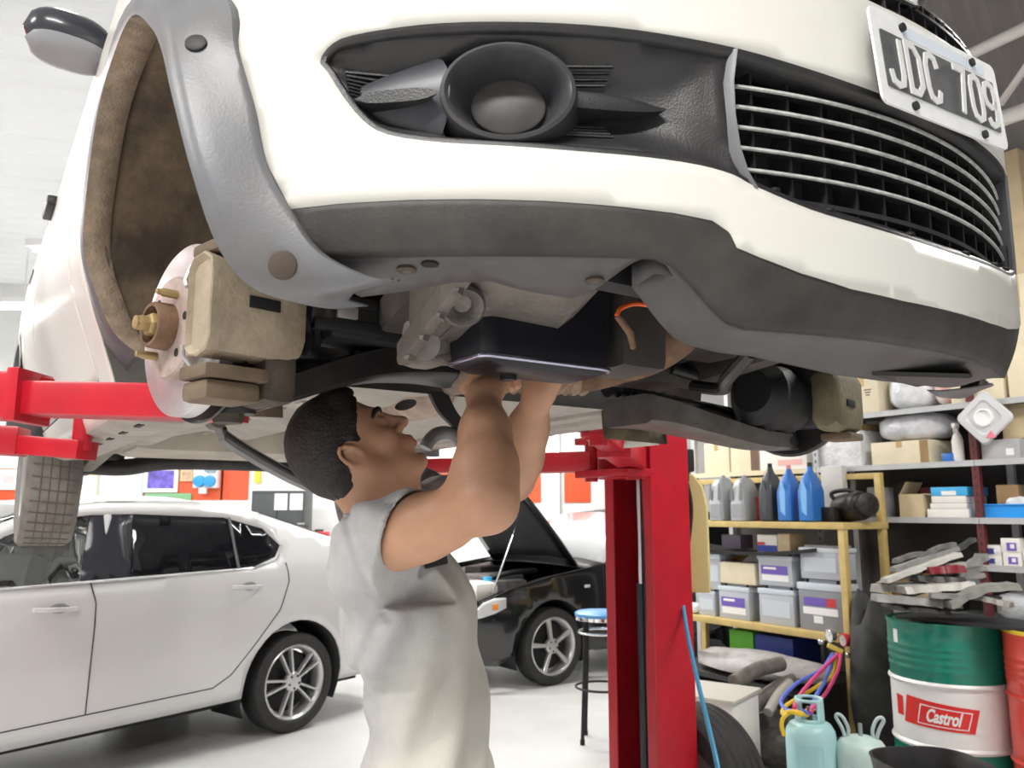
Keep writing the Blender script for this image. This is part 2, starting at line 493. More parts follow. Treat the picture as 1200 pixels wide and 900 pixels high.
mb = MB(); mb.box((0, .09, 1.4), (.25, .01, 2.7)); mb.build('channel_shade_sheet', mat('channel_shade', (.03, .012, .014), .6), LIFT, 0)  # near-black sheet standing for the shade inside the red channel
mb = MB(); mb.cyl((.035, -.070, .02), (.035, -.070, 1.15), .022, n=18); mb.build('hydraulic_cylinder', mat('cylinder_black', (.025, .027, .035), .3, metal=.3), LIFT, 40)
mb = MB(); mb.cyl((.035, -.070, 1.15), (.035, -.070, 1.75), .013, n=16); mb.build('piston_rod', M_CHROME, LIFT, 40)
mb = MB(); mb.tube(smooth_path([(.09, -.10, 1.75), (.095, -.105, 1.2), (.09, -.10, .6), (.095, -.1, .1)], 4), .008, 8); mb.build('lift_cable', M_BLACK, LIFT, 50)
# carriage with arm knuckles
mb = MB(); mb.bbox((0, -.11, 1.80), (.30, .16, .10), .008); mb.bbox((.02, -.20, 1.74), (.34, .14, .03), .005); mb.bbox((.02, -.20, 1.60), (.34, .14, .03), .005); mb.bbox((.0, -.10, 1.68), (.26, .12, .2), .008)
car_ = mb.build('carriage', M_RED, LIFT, 30)
mb = MB()
for x in (.15, -.11): mb.cyl((x, -.21, 1.57), (x, -.21, 1.79), .028, n=16)
mb.build('pivot_pins', M_REDD, LIFT, 40)
def arm(a, b, w=.11, h=.085, name='swing_arm', inner=.55):
    a = V3(a); b = V3(b); m = a + (b - a) * inner
    mb = MB(); mb.bbeam(a, m, w, h, bev=.008); o = mb.build(name, M_RED, LIFT, 30)
    mb = MB(); mb.bbeam(m - (b - a) * .05, b, w * .78, h * .74, bev=.006); mb.build('arm_extension', M_RED, o, 30)
    mb = MB(); mb.bbeam(m - (m - a).normalized() * .02, m + (m - a).normalized() * .02, w + .016, h + .016, bev=.004); mb.build('arm_collar', M_RED, o, 30)
    return o
def pad(o, p, top, r=.028):
    p = V3(p); mb = MB(); mb.cyl(p, (p.x, p.y, top - .03), r, n=18); mb.cyl((p.x, p.y, top - .05), (p.x, p.y, top - .02), r * 1.9, n=20); mb.build('pad_stem', M_RED, o, 40)
    mb = MB(); mb.cyl((p.x, p.y, top - .02), (p.x, p.y, top), r * 2, n=20); mb.build('rubber_pad', M_BLACK, o, 40)
zt_ = 1.432 + .232
o = arm((.15, -.21, 1.655), LW(at(700, 505, 2.72)) * 1.0); 
pp = LW(at(701, 505, 2.72)); pad(o, (pp.x, pp.y, pp.z - .05), zt_ + .08, .032)
o = arm((-.11, -.21, 1.655), LW(carw(-2.0, -.55, .205)), inner=.5); pp = LW(carw(-1.95, -.56, .2)); pad(o, pp, zt_ + .02)
# the far column, out on the car's other side, and its two arms
LB = LW(carw(-1.28, 1.43, 0)); post(1, LB.y, 'column')
mb = MB(); mb.box((0, LB.y, .01), (.5, .5, .02)); mb.build('base_plate', M_RED, LIFT, 0)
mb = MB(); mb.bbox((0, LB.y - .13 * -1 * -1, 1.68), (.30, .22, .22), .008); mb.build('carriage', M_RED, LIFT, 30)
e = LW(at(288, 473, 1.42)); s_ = LW(at(-330, 455, 1.75)); j = LW(at(35, 466, 1.50))
mb = MB(); mb.bbeam(LW(at(38, 466, 1.50)), s_, .10, .088, bev=.008); o = mb.build('swing_arm', M_RED, LIFT, 30)
mb = MB(); mb.bbeam(LW(at(30, 468, 1.50)), LW(at(282, 474, 1.43)), .08, .062, bev=.006); mb.build('arm_extension', M_RED, o, 30)
mb = MB(); mb.bbeam(LW(at(27, 466, 1.50)), LW(at(41, 466, 1.50)), .115, .098, bev=.004); mb.build('arm_collar', M_RED, o, 30)
pad(o, LW(at(278, 480, 1.45)), 1.432 + .262, .022)
mb = MB(); mb.bbeam(LW(at(28, 518, 2.14)), LW(at(-300, 500, 2.0)), .10, .075, bev=.008); o = mb.build('swing_arm', M_RED, LIFT, 30)
mb = MB(); mb.bbeam(LW(at(20, 521, 2.14)), LW(at(103, 528, 2.10)), .08, .05, bev=.006); mb.build('arm_extension', M_RED, o, 30)
pp = LW(at(95, 528, 2.10)); mb = MB(); mb.cyl(pp, (pp.x, pp.y, 1.432 + .255), .024, n=18); mb.build('pad_stem', M_RED, o, 40); mb = MB(); mb.cyl((pp.x, pp.y, 1.432 + .255), (pp.x, pp.y, 1.432 + .265), .03, n=18); mb.build('rubber_pad', M_BLACK, o, 40)
# ------------------------------------------------------------ the raised white car (local x forward, y left, z up)
M_BLKPL = mat('black_grained_plastic', (.019, .019, .021), .42, var=.25, vscale=30, bump=.12, bscale=400, dirt=(.06, .052, .046), dscale=7, damt=.4)
M_GREYPL = mat('faded_grey_plastic', (.135, .14, .155), .42, var=.18, vscale=14, dirt=(.16, .13, .10), dscale=6, damt=.45, bump=.06, bscale=300)
M_VALANCE = mat('scuffed_dark_plastic', (.034, .031, .029), .6, var=.35, vscale=18, dirt=(.075, .066, .056), dscale=12, damt=.5, bump=.1, bscale=200)
M_TRAY = mat('grey_dusty_plastic', (.085, .082, .083), .55, var=.25, vscale=9, dirt=(.06, .053, .047), dscale=5, damt=.6)
M_BLKMET = mat('black_oily_metal', (.020, .019, .020), .38, metal=.2, var=.5, vscale=20, dirt=(.065, .055, .045), dscale=9, damt=.5)
M_LINER = mat('dusty_brown_liner', (.070, .052, .036), .85, var=.4, vscale=7, dirt=(.27, .20, .12), dscale=6, damt=.75, bump=.3, bscale=40)
M_DUSTRIM = mat('sandy_dust', (.30, .24, .17), .9, var=.3, vscale=40, bump=.3, bscale=200)
M_HUB = mat('pinkish_hub_steel', (.50, .40, .37), .5, metal=.4, var=.25, vscale=30, dirt=(.28, .17, .1), dscale=20, damt=.5)
M_CALIPER = mat('dusty_tan_casting', (.40, .33, .24), .7, var=.25, vscale=14, bump=.25, bscale=90, dirt=(.24, .18, .12), dscale=9, damt=.5)
M_BRASS = mat('greasy_brass', (.36, .26, .12), .45, metal=.5)
M_PANMET = mat('painted_sump_steel', (.012, .012, .018), .4, metal=.2, var=.3, vscale=8)
M_PAN = mat('dusty_white_underbody', (.40, .37, .33), .75, var=.2, vscale=6, dirt=(.25, .22, .18), dscale=5, damt=.7)
M_DUSTRUB = mat('dusty_tyre_rubber', (.20, .185, .165), .9, var=.3, vscale=15, bump=.3, bscale=80)
M_PLATEW = mat('plate_white', (.86, .87, .88), .4, dirt=(.6, .58, .55), dscale=30, damt=.25)
M_PLATEK = mat('plate_dark_field', (.10, .10, .105), .5, var=.2, vscale=60)
M_PLATEL = mat('plate_letters', (.72, .72, .71), .5)

CAR = thing('car', (.11, 1.635, 1.432), .596 - PI / 2, 'white hatchback raised on the red lift with its front wheels taken off', 'car')
def C(u, v, w): return (u, -v, w)
def bow(v): return .79 - .62 * v * v
def S(v, w): return bow(v) - .95 * max(0., w - .690)
def sheet_vw(name, outer, holes, step, m, fun, parent=CAR, thick=.004, bstep=None, smooth=50):
    v, f = cdt(outer, holes, step, bstep)
    mb = MB(); mb.add([fun(a, b) for a, b in v], [t[::-1] for t in f])
    return mb.build(name, m, parent, smooth, solid=thick, offset=-1)
def sym(half): return half + [(-a, b) for a, b in half[::-1] if abs(a) > 1e-6]

# front bumper skin with the low opening
op_top = [(.715, .515), (.712, .527), (.697, .543), (.659, .551), (.606, .556), (.529, .556), (.447, .553), (.376, .547), (.314, .541), (.224, .530), (.127, .522), (0, .518)]
op_bot = [(0, .338), (.063, .340), (.164, .347), (.235, .356), (.302, .376), (.326, .387), (.363, .395), (.415, .400), (.482, .404), (.544, .409), (.605, .414), (.653, .425), (.676, .444), (.695, .476), (.707, .502)]
op_top = smooth_path(op_top, 3); op_bot = smooth_path(op_bot, 3)
opening = op_top + [(-a, b) for a, b in op_top[::-1] if a > 0] + [(-a, b) for a, b in op_bot[::-1] if a > 0] + op_bot
opening_r = op_top + op_bot
low = [(.735, .3445), (.692, .348), (.634, .3495), (.575, .349), (.514, .347), (.450, .343), (.391, .338), (.351, .332), (.333, .320), (.325, .303), (.30, .294), (.251, .280), (.184, .268), (.104, .263), (0, .262)]
side = [(.797, .72), (.797, .604), (.790, .545), (.769, .463), (.758, .401)]
ugr = [(0, .640), (.10, .642), (.20, .650), (.30, .668), (.38, .692), (.42, .72)]
half = side + low
bumper_poly = side + low + [(-a, b) for a, b in low[::-1] if a > 0] + [(-a, b) for a, b in side[::-1]] + [(-a, b) for a, b in ugr[::-1] if a > 0] + ugr
sheet_vw('front_bumper', bumper_poly, [opening[::-1]], .016, M_WHITE, lambda v, w: C(S(v, w), v, w), bstep=.010, smooth=80)
# rolled lip round the low opening
def inset(poly, d):
    P = np.array(poly); n = len(P); out = []
    A = sum(P[i][0] * P[(i + 1) % n][1] - P[(i + 1) % n][0] * P[i][1] for i in range(n)); sg = 1 if A > 0 else -1
    for i in range(n):
        t1 = P[i] - P[i - 1]; t2 = P[(i + 1) % n] - P[i]
        t = t1 / (np.linalg.norm(t1) + 1e-9) + t2 / (np.linalg.norm(t2) + 1e-9); t /= np.linalg.norm(t) + 1e-9
        out.append(tuple(P[i] + sg * d * np.array([-t[1], t[0]])))
    return out
oo = resample(opening, .02)
lipr = []
for d, dep in ((0, .0), (.002, -.001), (.005, -.001), (.009, -.006), (.011, -.02), (.012, -.035)):
    lipr.append([C(S(a, b) + dep, a, b) for a, b in inset(oo, d)])
mb = MB(); mb.rings(lipr, True, False, False); mb.build('opening_lip', M_BLKPL, CAR, 60)
# pockets for the fog lamps on both sides
SEP = .312
for sg, nm in ((1, 'r'), (-1, 'l')):
    pk_top = [(a, b) for a, b in op_top if a >= .31]; pk_bot = [(a, b) for a, b in op_bot if a >= .30]
    pk = pk_top + [(.322, .46)] + pk_bot
    pki = inset(pk, .004)
    def pf(a, b, pk=pk, sg=sg):
        d = poly_dist([(a, b)], pk)[0]
        dep = .045 * float(smoothstep(1.05, .85, math.hypot((a - .546) / .064, (b - .474) / .062))) + .040 * float(smoothstep(.006, .06, d)) * float(smoothstep(.30, .46, a)) + .008 * float(smoothstep(0, .02, d))
        return C(S(a, b) - .006 - dep, sg * a, b)
    v, f = cdt(pki, [], .012, .012)
    mb = MB(); mb.add([pf(a, b) for a, b in v], [t[::-sg] for t in f])
    pocket = mb.build('fog_lamp_pocket', M_BLKPL, CAR, 50, solid=.003, offset=-1)
    # oval bezel lying along the bumper curve
    vc, wc = .546, .474; nrm = V3(C(1, sg * .68, 0)).normalized(); tv = V3((0, 0, 1)).cross(nrm)
    Mx = axis_mat(nrm, tv) @ Matrix.Diagonal((1.30, 1.0, 1.0))
    mb = MB(); mb.lathe([(.064, -.040), (.060, -.01), (.0575, .004), (.054, .006), (.051, .002), (.044, -.018), (.038, -.036), (.036, -.039), (.030, -.040), (.0, -.038)], 48, Mx, C(bow(vc) - .004, sg * vc, wc), cap=False)
    bz = mb.build('fog_lamp_bezel', mat('bezel_plastic', (.035, .036, .042), .33, dirt=(.12, .11, .1), dscale=14, damt=.4), CAR, 50)
    mb = MB(); mb.lathe([(.033, -.041), (.033, -.034), (.031, -.0325), (0, -.0325)], 32, Mx, C(bow(vc) - .004, sg * vc, wc))
    mb.build('blanking_disc', mat('blank_disc_plastic', (.075, .070, .068), .5, var=.3, vscale=30), bz, 40)
    # tapered pod from the bezel outwards and blade ribs on both flanks
    rr = []
    for k in range(9):
        t = k / 8; a = .60 + .088 * t; r = .050 * (1 - t) ** .8 + .006; b = wc + .004 * t
        rr.append([C(bow(a) - .012 - .030 * (1 - .25 * t) + r * .75 * math.cos(q), sg * a, b + r * math.sin(q)) for q in [2 * PI * j / 20 for j in range(20)]])
    mb = MB(); mb.rings(rr, flip=sg > 0); mb.build('bezel_pod', mat('pod_plastic', (.042, .044, .054), .38, var=.2, vscale=20), CAR, 50)
    mb = MB()
    rr = []
    for k in range(13):
        t = k / 12; a = .478 - .096 * t; h = .010 * (1 - t ** 3) + .0015; b = wc - .002 - .004 * t
        x = bow(a) - .014 - .006 * t
        rr.append([C(x - .035, sg * a, b + h), C(x - .004, sg * a, b + h), C(x, sg * a, b + h * .3), C(x - .002, sg * a, b - h * .8), C(x - .012, sg * a, b - h), C(x - .035, sg * a, b - h)])
    mb.rings(rr, flip=sg < 0)
    rr = []
    for k in range(9):
        t = k / 8; a = .615 + .068 * t; h = .0065 * (1 - (2 * t - 1) ** 4) + .001; b = wc - .006
        x = bow(a) + .012 - .010 * t
        rr.append([C(x - .03, sg * a, b + h), C(x, sg * a, b + h), C(x, sg * a, b - h), C(x - .03, sg * a, b - h)])
    mb.rings(rr, flip=sg > 0); mb.build_each('blade_rib', M_BLKPL, CAR, 40)
    mb = MB()
    for j in range(8):
        for (a0, a1) in ((.685, .635), (.478, .43)):
            b = .512 - .0055 * j if a0 > .6 else .520 - .0055 * j
            if a0 < .6 and j > 3: b = .452 - .0055 * (j - 4)
            mb.beam(pf(a0, b), pf(a1, b), .006, .0022)
    tag(mb.build('vent_ribs', M_BLKPL, CAR, 0), kind='stuff')
    # upright blade between the lamp pocket and the grille
    pth = [(.316, .540), (.322, .50), (.322, .46), (.318, .42), (.310, .392), (.300, .374)]
    mb = MB(); mb.rings([[C(bow(a) - .03, sg * (a - .002), b), C(bow(a) - .001, sg * (a - .003), b), C(bow(a) + .002, sg * a, b), C(bow(a) - .001, sg * (a + .003), b), C(bow(a) - .03, sg * (a + .006), b)] for a, b in pth], flip=sg > 0)
    mb.build('grille_end_blade', M_GREYPL, CAR, 40)

# low grille: five bars, worn edges coloured as lit, bodies shade-black, before dark uprights
vs_ = [-.305 + .61 * k / 24 for k in range(25)]
def lipw(v, top): # opening edge height at v
    L_ = sorted([(a, b) for a, b in (op_top if top else op_bot)]); return float(np.interp(abs(v), [p[0] for p in L_], [p[1] for p in L_]))
M_BAR = mat('lit_worn_grille_edge', (.52, .52, .50), .45, var=.3, vscale=90)
for wv in (.503, .478, .453, .428, .402):
    mb = MB(); mb.rings([[C(bow(v) - .030, v, wv + .0015), C(bow(v) - .0165, v, wv + .0028), C(bow(v) - .0135, v, wv + .0012), C(bow(v) - .0135, v, wv - .0016), C(bow(v) - .0165, v, wv - .0024), C(bow(v) - .030, v, wv - .0015)] for v in vs_], flip=True)
    mb.mi = [1 if i % 6 in (1, 2, 3) else 0 for i in range(len(mb.f))]
    mb.build('grille_bar', [M_BLACK, M_BAR], CAR, 40)
wv = .372
mb = MB(); mb.rings([[C(bow(v) - .034, v, wv + .003), C(bow(v) - .020, v, wv + .003), C(bow(v) - .020, v, wv - .003), C(bow(v) - .034, v, wv - .003)] for v in vs_ if abs(v) < .24], flip=True)
mb.build('grille_bar', M_BLKPL, CAR, 40)
gs_me = None
for k in range(13):
    v = -.282 + .047 * k
    mb = MB(); mb.beam(C(bow(v) - .038, v, lipw(v, 0) + .004), C(bow(v) - .038, v, lipw(v, 1) - .004), .0035, .032, up=C(1, 0, 0)); mb.build('grille_upright', M_BLACK, CAR, 0)
mb = MB(); mb.sheet([[C(bow(v) - .085, v, lipw(v, 0) - .02) for v in vs_], [C(bow(v) - .085, v, lipw(v, 1) + .02) for v in vs_]]); mb.build('grille_backing', M_BLACK, CAR)
mb = MB(); mb.rings([[C(bow(v) - .05, v, lipw(v, 0) + .001), C(bow(v) - .05, v, lipw(v, 0) + .022), C(bow(v) - .014, v, lipw(v, 0) + .016), C(bow(v) - .004, v, lipw(v, 0) + .006), C(bow(v) - .004, v, lipw(v, 0) + .001)] for v in vs_]); mb.build('grille_sill', M_BLKPL, CAR, 40)
mb = MB()
for v in (.27, .20, .07, -.06, -.17, -.25):
    mb.cyl(C(bow(v) - .012, v, lipw(v, 0) + .013), C(bow(v) - .005, v, lipw(v, 0) + .010), .004, n=8)
tag(mb.build('grille_clips', M_BLACK, CAR, 0), kind='stuff')

# upper grille: honeycomb netting behind the bonnet edge, chrome edge, round badge
mb = MB(); mb.sheet([[C(S(v, w) - .05, v, w) for v in np.linspace(-.46, .46, 21)] for w in (.60, .70, .80, .92)]); mb.build('upper_grille_backing', M_BLACK, CAR)
mb = MB()
for j in range(13):
    w = .632 + .022 * j
    vv = [x for x in np.linspace(-.44, .44, 37)]
    mb.rings([[C(S(v, w) - .03, v, w + .003), C(S(v, w) - .012, v, w + .002), C(S(v, w) - .012, v, w - .002), C(S(v, w) - .03, v, w - .003)] for v in vv], flip=True)
for k in range(30):
    v = -.435 + .03 * k
    mb.rings([[C(S(v, w) - .03, v - .002, w), C(S(v, w) - .014, v - .0015, w), C(S(v, w) - .014, v + .0015, w), C(S(v, w) - .03, v + .002, w)] for w in np.linspace(.62, .91, 9)])
tag(mb.build('upper_grille_netting', M_BLKPL, CAR, 0), kind='stuff')
bn = V3(C(1, 0, .70)).normalized(); Mb = axis_mat(bn, C(0, -1, 0)); bc = V3(C(S(.035, .715) + .002, .035, .715))
mb = MB(); mb.lathe([(.040, -.02), (.047, -.012), (.048, .0), (.045, .004), (.040, .002), (.038, -.002)], 40, Mb, bc, cap=False); badge = mb.build('badge_ring', M_CHROME, CAR, 50)
mb = MB(); mb.lathe([(.039, -.02), (.039, -.001), (.02, .003), (0, .004)], 40, Mb, bc); mb.build('badge_disc', mat('badge_wine_red', (.22, .02, .035), .3, coat=.5), badge, 40)

# number plate
pc = V3(C(.802, -.037, .5605)); tl = V3(C(.800, .145, .621)) ; bl = V3(C(.797, .129, .497)); br = V3(C(.797, -.197, .537))
px_ = V3((.0, 1, .06)).normalized(); pn = V3((1, .0, .05)); Mp = axis_mat(pn, px_)
pc = V3(C(.803, .010, .560)); PWd, PHt = .306, .126
def rrect(w, h, r, n=5):
    return [(sx * (w / 2 - r) + r * math.cos(a), sy * (h / 2 - r) + r * math.sin(a)) for sx, sy, a0 in ((1, -1, -90), (1, 1, 0), (-1, 1, 90), (-1, -1, 180)) for a in [R(a0 + 90 * k / n) for k in range(n + 1)]]
mb = MB(); mb.prism(rrect(PWd, PHt, .012), Mp, pc, .003); plate = mb.build('number_plate', M_PLATEW, CAR, 30)
mb = MB(); mb.prism(rrect(.276, .074, .003), Mp, pc + Mp @ V3((0, -.003, .0022)), .0012); mb.build('plate_field', M_PLATEK, plate, 30)
fnt = {'J': [[(0, .28), (.06, .06), (.25, 0), (.44, .06), (.5, .25), (.5, 1)]], 'D': [[(0, 0), (0, 1), (.3, 1), (.5, .8), (.5, .2), (.3, 0), (0, 0)]],
       'C': [[(.5, .75), (.42, .95), (.25, 1), (.08, .95), (0, .75), (0, .25), (.08, .05), (.25, 0), (.42, .05), (.5, .25)]],
       '7': [[(0, 1), (.5, 1), (.22, 0)]], '0': [[(.25, 0), (.07, .07), (0, .25), (0, .75), (.07, .93), (.25, 1), (.43, .93), (.5, .75), (.5, .25), (.43, .07), (.25, 0)]],
       '9': [[(.04, .15), (.12, .03), (.25, 0), (.43, .07), (.5, .25), (.5, .75), (.43, .93), (.25, 1), (.07, .93), (0, .75), (.0, .62), (.07, .48), (.25, .42), (.43, .48), (.5, .6)]]}
def strokes(ch, x, y, w, h, t, z):
    mb = MB()
    for st in fnt[ch]:
        P = [(x + a * 2 * w, y + b * h) for a, b in st]
        n = len(P); Lf = []; Rt = []
        for i in range(n):
            cl = P[0] == P[-1]
            a = np.array(P[i - 1] if i > 0 else (P[-2] if cl else P[0])); b = np.array(P[i]); c = np.array(P[i + 1] if i < n - 1 else (P[1] if cl else P[-1]))
            d1 = (b - a) if np.linalg.norm(b - a) > 1e-9 else (c - b); d2 = (c - b) if np.linalg.norm(c - b) > 1e-9 else (b - a)
            d1 = d1 / np.linalg.norm(d1); d2 = d2 / np.linalg.norm(d2); d = d1 + d2; d = d / (np.linalg.norm(d) + 1e-9)
            nn = np.array([-d[1], d[0]]); m = t / 2 / max(.5, float(nn @ np.array([-d1[1], d1[0]])))
            Lf.append(b + nn * m); Rt.append(b - nn * m)
        mb.rings([[pc + Mp @ V3((l[0], l[1], z - .001)), pc + Mp @ V3((l[0], l[1], z + .001)), pc + Mp @ V3((r_[0], r_[1], z + .001)), pc + Mp @ V3((r_[0], r_[1], z - .001))] for l, r_ in zip(Lf, Rt)])
    return mb
for ch, x in zip('JDC709', (-.128, -.086, -.044, .026, .067, .105)):
    strokes(ch, x, -.0345, .027, .063, .0085, .0036).build('plate_character', M_PLATEL, plate, 0)
mb = MB()
for x, y in ((-.085, .050), (.085, .050), (-.085, -.054), (.085, -.054)): mb.cyl(pc + Mp @ V3((x, y, .001)), pc + Mp @ V3((x, y, .006)), .0055, n=12)
mb.build_each('plate_screw', M_BLACK, plate, 40)
mb = MB(); mb.prism(rrect(.20, .016, .003), Mp, pc + Mp @ V3((.02, .047, .0016)), .0006); mb.build('plate_glare_band', mat('plate_glare_blue', (.70, .76, .84), .5), plate, 0)  # pale blue strip painted in as glare along the plate top
mb = MB(); mb.prism(rrect(.26, .10, .01), Mp, pc + Mp @ V3((0, 0, -.008)), .013); mb.build('plate_holder', M_BLKPL, CAR, 30)

# dark apron under the bumper, then the splash tray underneath
def low_w(v):
    L_ = sorted(low); return float(np.interp(abs(v), [p[0] for p in L_], [p[1] for p in L_]))
def crease(v):
    a = abs(v); c = float(smoothstep(.30, .40, a)); return (bow(v) - .020 - .012 * (1 - c), v, (.218 + .072 * c))
vv = np.linspace(-.735, .735, 75); rows = []
for t in np.linspace(0, 1, 7):
    r_ = []
    for v in vv:
        c = crease(v); w0 = low_w(v) + .003; u0 = bow(v) - .003
        r_.append(C(u0 + (c[0] - u0) * t + .004 * math.sin(PI * t), v, w0 + (c[2] - w0) * t))
    rows.append(r_)
mb = MB(); mb.sheet(rows); mb.build('bumper_apron', M_VALANCE, CAR, 40, solid=.004, offset=0)
def tray_w(u, v):
    a = abs(v); cr = crease(v)
    base = .272 if a > .41 else .207 + .045 * float(smoothstep(.25, .37, a)) * float(smoothstep(.62, .67, u))
    q = float(smoothstep(0, .10, cr[0] - u))
    return cr[2] + (base - cr[2]) * q
def tray(name, poly):
    v_, f_ = cdt(poly, [], .022, .012)
    mb = MB(); mb.add([C(b, a, tray_w(b, a)) for a, b in v_], f_); return mb.build(name, M_TRAY, CAR, 30, solid=.005, offset=1)
lat_t = [(.628, .405), (.60, .45), (.561, .508), (.525, .535), (.45, .541), (.414, .542), (.412, .62)]
for sg in (1, -1):
    fr = [(v, crease(v)[0] - .001) for v in np.linspace(.412, .70, 24)]
    tray('side_splash_tray', [(sg * a, b) for a, b in (fr + lat_t)])
fr = [(v, crease(v)[0] - .001) for v in np.linspace(-.408, .408, 31)]
tray('centre_splash_tray', fr + [(.385, .674), (.372, .672), (.398, .634), (.33, .630), (.26, .632), (.206, .640), (.10, .628), (0, .615), (-.10, .62), (-.206, .632), (-.33, .640), (-.408, .632)])
mb = MB(); e_ = [(.372, .672), (.385, .655), (.398, .634)]; mb.rings([[C(b, a, tray_w(b, a)) for a, b in e_], [C(b - .004, a - .004, tray_w(b, a) + .03) for a, b in e_]], close=False); mb.build('tray_side_lip', M_TRAY, CAR, 30, solid=.003)
def on_tray(v, u, n=-1): return V3(C(u, v, tray_w(u, v)))
mb = MB()
for v, u in ((.615, .50), (.425, .60), (-.425, .60), (-.6, .50)):
    p = on_tray(v, u); mb.lathe([(.011, .004), (.012, -.001), (.009, -.003), (.006, -.001), (0, -.0005)], 16, Matrix.Identity(3), p)
mb.build_each('tray_screw', mat('dull_screw', (.085, .065, .05), .6, metal=.3), CAR, 40)
mb = MB(); p = V3(C(crease(.60)[0] - .02, .60, tray_w(crease(.60)[0] - .02, .60) - .0005)); mb.lathe([(.010, 0), (.010, -.002), (0, -.002)], 16, Matrix.Identity(3), p); mb.build('drain_hole', M_BLACK, CAR)
# loose flap on the far side
mb = MB(); mb.add([C(.66, -.02, .205), C(.60, -.24, .215), C(.66, -.30, .230), C(.75, -.10, .196)], [(0, 1, 2, 3)]); mb.build('loose_flap', M_VALANCE, CAR, 0, solid=.006)
# brace in front of the gap behind the tray
# wheel arch flares on both sides
FI = [(.42, .65, .262), (.42, .70, .252), (.42, .76, .260), (.42, .80, .30), (.413, .83, .38), (.38, .85, .48), (.34, .857, .55), (.28, .862, .61), (.14, .866, .70), (0, .868, .72), (-.15, .87, .69), (-.28, .865, .61), (-.37, .855, .51), (-.40, .825, .43), (-.42, .785, .36), (-.42, .735, .32)]
FO = [(.53, .64, .262), (.515, .667, .264), (.479, .709, .294), (.455, .735, .344), (.434, .758, .401), (.423, .769, .463), (.406, .787, .539), (.397, .797, .604), (.30, .832, .70), (0, .858, .79), (-.19, .862, .76), (-.35, .858, .66), (-.45, .85, .53), (-.48, .822, .43), (-.50, .787, .35), (-.50, .745, .30)]
FIs = smooth_path(FI, 5); FOs = smooth_path(FO, 5)
def flare_rows(sg, parent):
    rows = []
    n = len(FIs)
    for i in range(n):
        a = np.array(FIs[i]); b = np.array(FOs[i]); f = 1 - float(smoothstep(.42, .62, i / (n - 1)))
        out = np.array([.55, .83, 0]); out /= np.linalg.norm(out)
        q = []
        lipd = np.array([0, -.045, 0]) if i / (n - 1) > .3 else np.array([-.01, -.03, 0])
        q.append(a + lipd * 1.0 + np.array([0, 0, .0])); q.append(a + lipd * .3); q.append(a)
        for t, bul in ((.06, .004), (.15, .009), (.26, .014), (.32, .0145), (.5, .012), (.72, .008), (.9, .005), (.97, .004), (1., -.004)):
            q.append(a + (b - a) * t + out * bul * (.35 + .65 * f))
        rows.append([C(p[0], sg * p[1], p[2]) for p in q])
    return rows
for sg in (1, -1):
    rows = flare_rows(sg, CAR); mb = MB(); mb.rings(rows, close=False, flip=sg < 0)
    # dusty inner return on the rear half is a material of its own
    npts = len(rows[0]) - 1; mb.mi = [1 if (i // npts > len(rows) * .52 and i % npts < 2) else 0 for i in range(len(mb.f))]
    fl = mb.build('wheel_arch_flare', [M_GREYPL, M_DUSTRIM], CAR, 45, solid=.003, offset=0)
    if sg > 0:
        for i_, t_, rr_ in ((30, .62, .011), (10, .60, .014)):
            a = V3(rows[i_][7]); b = V3(rows[i_][8]); c_ = V3(rows[i_ + 1][7]); nn = (b - a).cross(c_ - a).normalized()
            if nn.x < 0: nn = -nn
            mb = MB(); mb.lathe([(rr_ + .002, .001), (rr_ + .001, .0045), (rr_ - .001, .0055), (0, .0055)], 20, axis_mat(nn), a + (b - a) * .2)
            mb.build('screw_recess', M_BLACK if i_ == 30 else mat('dusty_hole', (.075, .055, .042), .8), fl, 40)
    # liner: half barrel and inner wall
    mb = MB(); th = [R(14 + 178 * k / 40) for k in range(41)]
    rl = .425
    prof = [(.845, rl), (.80, rl + .004), (.70, rl + .008), (.60, rl), (.52, rl - .004), (.45, rl - .01)]
    def vlim(t): # keep the liner inside the body at its low ends
        return float(np.interp(t, [math.atan2(p[2] - .30, p[0]) % 6.2832 for p in FI[4:]], [p[1] for p in FI[4:]])) - .034
    mb.rings([[C(r_ * math.cos(t), sg * (min(v, vlim(t))), .30 + r_ * math.sin(t)) for v, r_ in prof] for t in th], close=False, flip=sg > 0)
    mb.build('wheel_arch_liner', M_LINER, CAR, 45, solid=.003, offset=0)
    mb = MB(); q_ = [(.42 * math.cos(R(t)), .42 * math.sin(R(t))) for t in range(20, 171, 6)]
    mb.rings([[C(a, sg * .455, .30 + b) for a, b in q_], [C(a, sg * .449, .30 + b) for a, b in q_]])
    mb.build('inner_arch_wall', M_LINER, CAR, 0)
    # moulded step and strut inside the arch
    mb = MB(); mb.bbox(C(-.20, sg * .60, .60), (.16, .10, .22), .02, M=Matrix.Rotation(R(-35), 3, 'Y')); mb.build('liner_step', M_LINER, CAR, 40)
    mb = MB(); mb.cyl(C(-.01, sg * .63, .36), C(-.04, sg * .56, .72), .028, n=16)
    for k in range(60):
        pass
    mb.tube([C(-.02 - .03 * k / 72 + .062 * math.cos(k * .52), sg * (.61 - .05 * k / 72) , .46 + .24 * k / 72 + .062 * math.sin(k * .52) * 0 ) if False else C(-.02 + .06 * math.cos(k * .52), sg * (.60 - .03 * k / 72 + .06 * math.sin(k * .52)), .48 + .22 * k / 72) for k in range(73)], .007, 6)
    mb.build('suspension_strut', M_BLKMET, CAR, 40)

